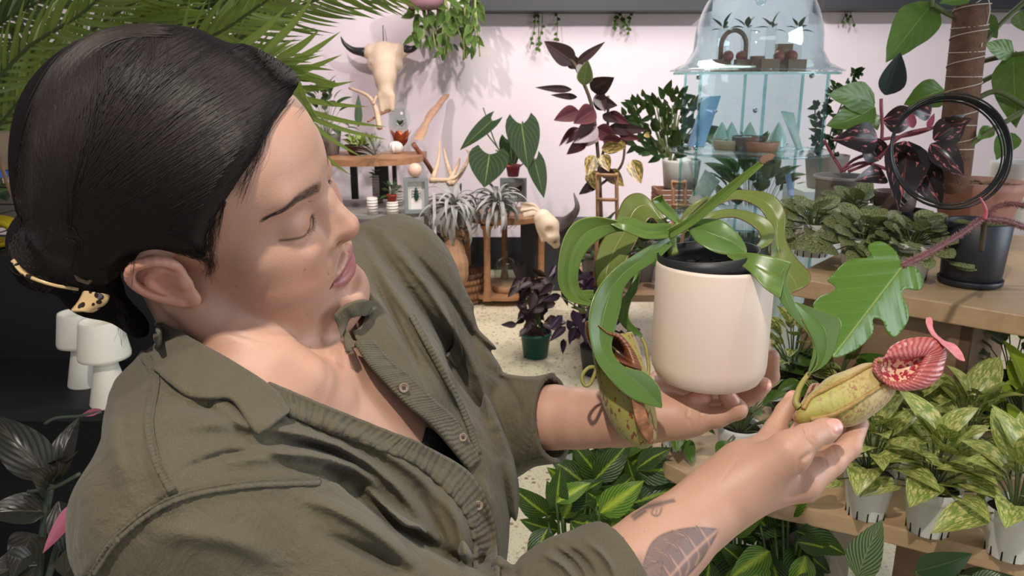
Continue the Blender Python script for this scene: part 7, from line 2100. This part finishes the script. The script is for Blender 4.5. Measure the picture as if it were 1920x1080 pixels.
# ================================================================ LEFT SIDE AND FLOOR PLANTS
def build_left():
    # black cabinet
    zs = on_y(200, 752, 1.75)[2]
    c = empty('black_cabinet', (-1.35, 1.9, 0), 'matt black display cabinet with open shelf, behind the woman at the left', 'cabinet')
    mb = MB(); mb.box((-1.55, 2.06, .53), (1.9, .03, 1.06)); mb.build('back_panel', M_BLACK, c, smooth=False)
    mb = MB(); mb.box((-1.55, 1.88, zs - .015), (1.9, .36, .03)); mb.build('shelf', M_BLACK, c, smooth=False)
    mb = MB(); mb.box((-1.55, 2.20, 1.075), (1.9, .31, .03)); mb.build('top', M_BLACK, c, smooth=False)
    mb = MB(); mb.box((-.615, 1.98, .53), (.03, .18, 1.06)); mb.build('side_panel', M_BLACK, c, smooth=False)
    mb = MB(); mb.box((-1.55, 1.85, .03), (1.9, .5, .06)); mb.build('plinth', M_BLACK, c, smooth=False)
    cer = plain('matte_white_ceramic', srgb(238, 232, 216), .6, .04, 20, .15, 90)
    for (px, py, y, s, lab) in ((165, 735, 1.86, .85, 'white waisted ceramic vase at the left, behind the other, under the hair clip'), (210, 762, 1.74, .92, 'white waisted ceramic vase with an open mouth, nearer the woman\'s shoulder')):
        p = on_y(px, py, y); p[2] = zs
        h = .228 * s; r = .064 * s
        mb = MB(); mb.lathe(p, [(0, 0), (r * .78, 0), (r * .80, .004), (r * .46, h * .46), (r * .45, h * .50), (r * .98, h * .56), (r * 1.0, h * .60), (r * .80, h * .97), (r * .77, h), (r * .70, h * .99), (r * .68, h * .9), (r * .5, h * .7), (0, h * .62)], 56)
        o = mb.build('ceramic_vase', cer, loc=p); setp(o, lab, 'vase')
    # dark plant in front of the cabinet
    p = np.array(on_y(70, 1000, 1.25)); e = empty('dark_pink_edged_plant', (p[0], p[1], 0), 'large dark-leaved plant with pink new leaves, low at the left edge', 'plant')
    pot(e, (p[0], p[1], 0), .16, .35, plain('black_floor_pot', (.012, .012, .013), .5), .8)
    A = MB(); D = 1.35
    for b_, t_, w, d0, d1, f in (((95, 900), (-25, 775), 84, D, D, .1), ((100, 905), (150, 780), 50, D, D + .05, -.4), ((90, 910), (50, 880), 60, D, D - .1, .3), ((88, 960), (-40, 965), 70, D, D - .05, .5), ((70, 1060), (-30, 1080), 80, D - .05, D - .1, .3), ((120, 1080), (170, 990), 60, D, D, .2), ((105, 895), (112, 830), 20, D, D, .6),
                               ((60, 1000), (20, 1090), 70, D, D - .1, 0), ((110, 940), (150, 1060), 60, D, D, .3), ((90, 870), (148, 845), 16, D, D, .8)):
        pleaf(A, b_, t_, w, d0, d1, fold=.3, face=f, droop=.08)
    A.build('foliage', LM['dark'], e)
    A = MB(); pleaf(A, (152, 940), (80, 1038), 36, D - .02, D - .05, fold=.4, face=.5); A.build('pink_leaf', LM['pinkleaf'], e); A = MB(); pleaf(A, (190, 768), (150, 780), 16, D, D, fold=.6); A.build('pink_leaf', LM['pinkleaf'], e)
    mb = MB(); dk = plain('dark_stem', srgb(60, 70, 56), .5)
    ptube(mb, [(190, 772, D), (150, 780, D), (105, 784, D), (84, 795, D)], .0028); ptube(mb, [(150, 888, D - .02), (100, 914, D - .02), (52, 922, D - .02)], .0035); ptube(mb, [(95, 910, D), (80, 1000, D), (70, 1120, D)], .007); ptube(mb, [(152, 940, D), (110, 1020, D), (80, 1120, D)], .006)
    mb.build('stems', dk, e)
    # wire basket with coloured things on the cabinet
    zt = 1.09; y = 2.2; a = on_y(-60, 465, y); b = on_y(42, 465, y)
    e = empty('wire_basket', ((a[0] + b[0]) / 2, y, zt), 'black wire basket on top of the black cabinet at the left edge', 'basket')
    mb = MB(); H_b = .20
    for k in range(5): z = zt + .003 + H_b * k / 4; mb.tube([(a[0], y - .1, z), (b[0], y - .1, z), (b[0], y + .1, z), (a[0], y + .1, z), (a[0], y - .1, z)], .002, 5)
    for k in range(14): x = a[0] + (b[0] - a[0]) * k / 13; mb.tube([(x, y - .1, zt), (x + (.02 if k > 11 else 0), y - .1, zt + H_b)], .0016, 5)
    mb.build('wires', plain('black_wire', (.01, .01, .01), .4), e)
    o = MB(); o.box(((a[0] + b[0]) / 2, y, zt + .21), (b[0] - a[0] + .02, .22, .02)); o = o.build('blue_tray', plain('blue_plastic', srgb(40, 110, 190), .4), smooth=False, bevel=.004); setp(o, 'blue plastic tray resting on the wire basket', 'tray')
    mb = MB()
    for k in range(4): mb.tube([(a[0] + .1 + .07 * math.cos(t) + k * .004, y - .02 * k, zt + .045 + .035 * math.sin(t)) for t in np.linspace(0, 6.28, 30)], .008, 6)
    for k in range(3): mb.tube([(b[0] - .05 + .05 * math.cos(t), y - .02 * k, zt + .045 + .03 * math.sin(t)) for t in np.linspace(0, 6.28, 24)], .008, 6)
    o = mb.build('yellow_cord', plain('yellow_cord_plastic', srgb(222, 190, 30), .5)); setp(o, 'coiled yellow cord inside the wire basket', 'cord')
    c2 = plain('tan_cardboard', srgb(190, 160, 126), .8); mb = MB(); mb.box((a[0] + .12, y + .02, zt + .27), (.15, .1, .10)); o = mb.build('cardboard_box', c2, smooth=False); setp(o, 'small tan box on the blue tray', 'box')
    mb = MB(); mb.box((b[0] - .03, y + .03, zt + .255), (.06, .08, .07), rz=.3); o = mb.build('white_box', plain('white_card', srgb(196, 206, 206), .5), smooth=False); setp(o, 'small white packet on the blue tray', 'box')
    mb = MB(); ptube(mb, [(-4, 290, 2.1), (16, 350, 2.05), (38, 395, 2.0)], .005, 6, 6); o = mb.build('slim_rod', M_TAN); setp(o, 'thin slanting wooden rod at the left edge above the basket', 'rod')
    # areca palm
    e = empty('areca_palm', (-1.75, 3.0, 0), 'tall areca palm with long narrow green fronds filling the upper left', 'plant')
    pot(e, (-1.75, 3.0, 0), .2, .35, M_GREYP, .8)
    g = random.Random(14); A, A2, B = MB(), MB(), MB()
    fr = [([(-120, 420, 2.6), (20, 210, 2.5), (170, 60, 2.4), (330, -40, 2.3)], 150, 15, 0), ([(-120, 300, 2.5), (30, 110, 2.4), (160, 20, 2.3), (260, -80, 2.2)], 140, 14, 0), ([(200, 380, 2.5), (330, 120, 2.3), (430, 50, 2.2), (560, -40, 2.1)], 130, 13, 0),
          ([(240, 300, 2.3), (440, 140, 2.0), (520, 128, 1.95), (560, 150, 1.9)], 100, 14, 0), ([(60, 300, 2.6), (210, 90, 2.5), (300, 0, 2.4), (370, -90, 2.3)], 140, 14, 0),
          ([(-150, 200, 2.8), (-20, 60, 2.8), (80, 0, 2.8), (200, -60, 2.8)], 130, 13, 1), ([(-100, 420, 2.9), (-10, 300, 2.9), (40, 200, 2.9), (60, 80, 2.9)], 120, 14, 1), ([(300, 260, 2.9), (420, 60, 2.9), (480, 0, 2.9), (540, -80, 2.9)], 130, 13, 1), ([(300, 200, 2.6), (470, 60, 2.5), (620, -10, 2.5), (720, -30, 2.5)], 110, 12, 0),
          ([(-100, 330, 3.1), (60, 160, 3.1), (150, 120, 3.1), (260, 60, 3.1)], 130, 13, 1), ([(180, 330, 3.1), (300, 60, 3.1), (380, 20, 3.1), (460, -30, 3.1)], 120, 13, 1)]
    for pts, L_, w, dark in fr:
        q = catmull(np.array(pts, float), 40); B.tube(np.array([PW(*p) for p in q]), np.linspace(.008, .003, 40), 6)
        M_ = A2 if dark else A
        for i in range(4, 40, 1):
            t_ = q[min(i + 1, 39)] - q[i - 1]; an = math.atan2(t_[1], t_[0])
            for s_ in (-1, 1):
                a_ = an + s_ * (.55 + g.uniform(-.12, .12)) ; l = L_ * (1 - .45 * abs(i / 40 - .45)) * g.uniform(.85, 1.1)
                pleaf(M_, q[i, :2], (q[i, 0] + l * math.cos(a_), q[i, 1] + l * math.sin(a_) + l * .12), w * .62 * g.uniform(.8, 1.15), q[i, 2], q[i, 2] - g.uniform(-.15, .2), shape='blade', fold=.3, face=g.uniform(-.6, .6), nu=3, nv=8, bend=.03 * s_)
    for b_, t_, w in (((470, 150), (640, 58), 16), ((480, 150), (642, 102), 15), ((500, 165), (664, 152), 14), ((520, 170), (692, 200), 12), ((530, 190), (726, 238), 11), ((540, 200), (728, 262), 10), ((520, 110), (600, 55), 15), ((560, 210), (680, 295), 10), ((560, 220), (640, 320), 9), ((430, 100), (540, 10), 15), ((490, 100), (590, -10), 14), ((570, 250), (660, 330), 9)):
        pleaf(A, b_, t_, w * 1.1, 1.95, 1.9, shape='blade', fold=.3, face=g.uniform(-.3, .3), nu=3, nv=10, bend=.04)
    B.tube(np.array([(-1.75, 3.0, .3), (-1.7, 2.95, .9), PW(60, 330, 2.8)]), .02, 8); B.tube(np.array([(-1.72, 3.0, .3), (-1.4, 2.9, .9), PW(260, 340, 2.6)]), .02, 8)
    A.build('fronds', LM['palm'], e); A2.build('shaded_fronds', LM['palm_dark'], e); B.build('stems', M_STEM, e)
    # dark leafy plants behind the palm
    for lab, x, y, D_, sd in (('dark green leafy plant low behind the palm at the left edge', 20, 380, 3.4, 71), ('dark bushy plant behind the woman\'s forehead, above the succulents', 615, 235, 4.9, 72)):
        c = on_y(x, y, D_); c = c if sd == 71 else np.array([on_y(615, 290, 5.62)[0], 5.62, on_y(560, 298, 5.3)[2] + .101]); plant(lab, 'plant', c - [0, 0, .1], LM['zz'], n=70 if sd == 71 else 40, L=.16 if sd == 71 else .12, Wd=.09 if sd == 71 else .06, shape='ovate', r0=.02, r1=.32 if sd == 71 else .16, z0=-.05 if sd == 71 else 0, z1=.5 if sd == 71 else .34, el=(75, -15), seed=sd, potspec=(.1, .14, M_GREYP))
    # shop shelf behind the palm
    p = on_y(60, 105, 4.2); q = empty('wall_rack', (p[0] - .3, 4.3, 0), 'dark rack of shelves with small goods behind the palm, upper left', 'shelf'); dkw = plain('dark_rack', srgb(62, 54, 50), .6)
    for z in (p[2], p[2] + .38, p[2] - .45): mb = MB(); mb.box((p[0] - .35, 4.35, z), (1.7, .35, .04)); mb.build('board', dkw, q, smooth=False)
    for x in (-1.2, .5): mb = MB(); mb.box((p[0] + x, 4.5, 1.2), (.05, .05, 2.4)); mb.build('post', dkw, q, smooth=False)
    # prayer plants at the stand's foot (floor level stand)
    def clump(label, x0, x1, y0, y1, d0, d1, n, sd, Lr=(60, 105), mats=('maranta', 'maranta_light'), up=-.2, potp=None):
        g = random.Random(sd); A, A2, B = MB(), MB(), MB()
        cx, cy = (x0 + x1) / 2, (y0 + y1) / 2; dm = (d0 + d1) / 2; base = PW(cx, y1 + 60, dm)
        e = empty('prayer_plant', (base[0], base[1], max(base[2] - .12, .0)), label, 'plant')
        for k in range(n):
            x, y = g.uniform(x0, x1), g.uniform(y0, y1); dz = g.uniform(d0, d1); a_ = math.atan2(y - cy + 10, x - cx) * .6 + g.gauss(.6, .8); L_ = g.uniform(*Lr)
            pleaf(A if g.random() < .75 else A2, (x, y), (x + L_ * math.cos(a_), y + L_ * math.sin(a_)), L_ * .56, dz, dz - g.uniform(-.03, .05), fold=.22, face=g.uniform(-.5, .5), nu=7, nv=11, droop=.06)
            ptube(B, [(cx + (x - cx) * .3, y1 + 60, dm), (cx + (x - cx) * .7, (y + y1 + 40) / 2, dm), (x, y, dz)], .0028, 8, 5)
        A.build('foliage', LM[mats[0]], e); A2.build('light_foliage', LM[mats[1]], e); B.build('stems', plain('pale_green_stem', srgb(70, 92, 46), .5), e)
        pc = np.array([base[0], base[1], max(base[2] - .12, 0)]); pot(e, pc, .075, .12, M_BLACK)
        return e
    clump('prayer plant with dark pinstriped leaves below the hanging pitcher, nearest the terrazzo', 1010, 1130, 905, 1060, 1.50, 1.62, 26, 81)
    clump('prayer plant with bright midribs, between the hanging pitcher and the tattooed forearm', 1090, 1205, 875, 960, 1.60, 1.75, 30, 82)
    clump('dark pinstriped prayer plant behind the forearm, under the stand\'s rounded end', 1150, 1330, 880, 1000, 1.62, 1.85, 26, 83)
    clump('prayer plant right of the forearm tattoo, under the lower board', 1330, 1440, 960, 1080, 1.42, 1.6, 24, 84, (70, 120))
    clump('prayer plant with a long drooping bright leaf, under the lower board', 1420, 1530, 960, 1080, 1.40, 1.55, 22, 85, (70, 120))
    clump('dark glossy plant at the bottom edge below the slotted pots', 1600, 1860, 1068, 1120, 1.30, 1.42, 16, 86, (80, 120), ('calathea', 'zz'))
    clump('dark green plant low under the hanging pitcher, behind the prayer plants', 1080, 1200, 830, 890, 1.80, 2.0, 26, 87, (50, 80), ('zz', 'zz'))
build_left()
# ---------------------------------------------------------------- repeats share a group
_GR = {'ceramic_vase': 'white waisted vases on the black cabinet', 'potted_scindapsus': 'scindapsus pots on the upper board', 'prayer_plant': 'plants below the wooden stand',
       'potted_pothos': 'pothos pots on the lower board', 'ribbed_cup': 'ribbed white cups on the tiered table', 'propagation_tube': 'propagation tubes under the glass dome',
       'propagation_stand': 'cork stands under the glass dome', 'card': 'cards leaning in the glass tower', 'wooden_bowl': 'small bowls on the middle glass shelf', 'crystal_point': 'green crystal points on the middle glass shelf',
       'wall_shelf': 'dark shelves high on the back wall', 'trailing_vine': 'vines trailing at the top of the back wall', 'specimen_frame': 'grey specimen box frames', 'curly_air_plant': 'air plants on the round table',
       'dark_plinth': 'dark plinths along the back wall', 'wooden_trellis': 'small ladder trellises', 'branch': 'bare branches around the top shelf'}
for _o in list(COL.objects):
    _k = _o.name.split('.')[0]
    if _o.parent is None and _k in _GR and 'label' in _o: _o['group'] = _GR[_k]
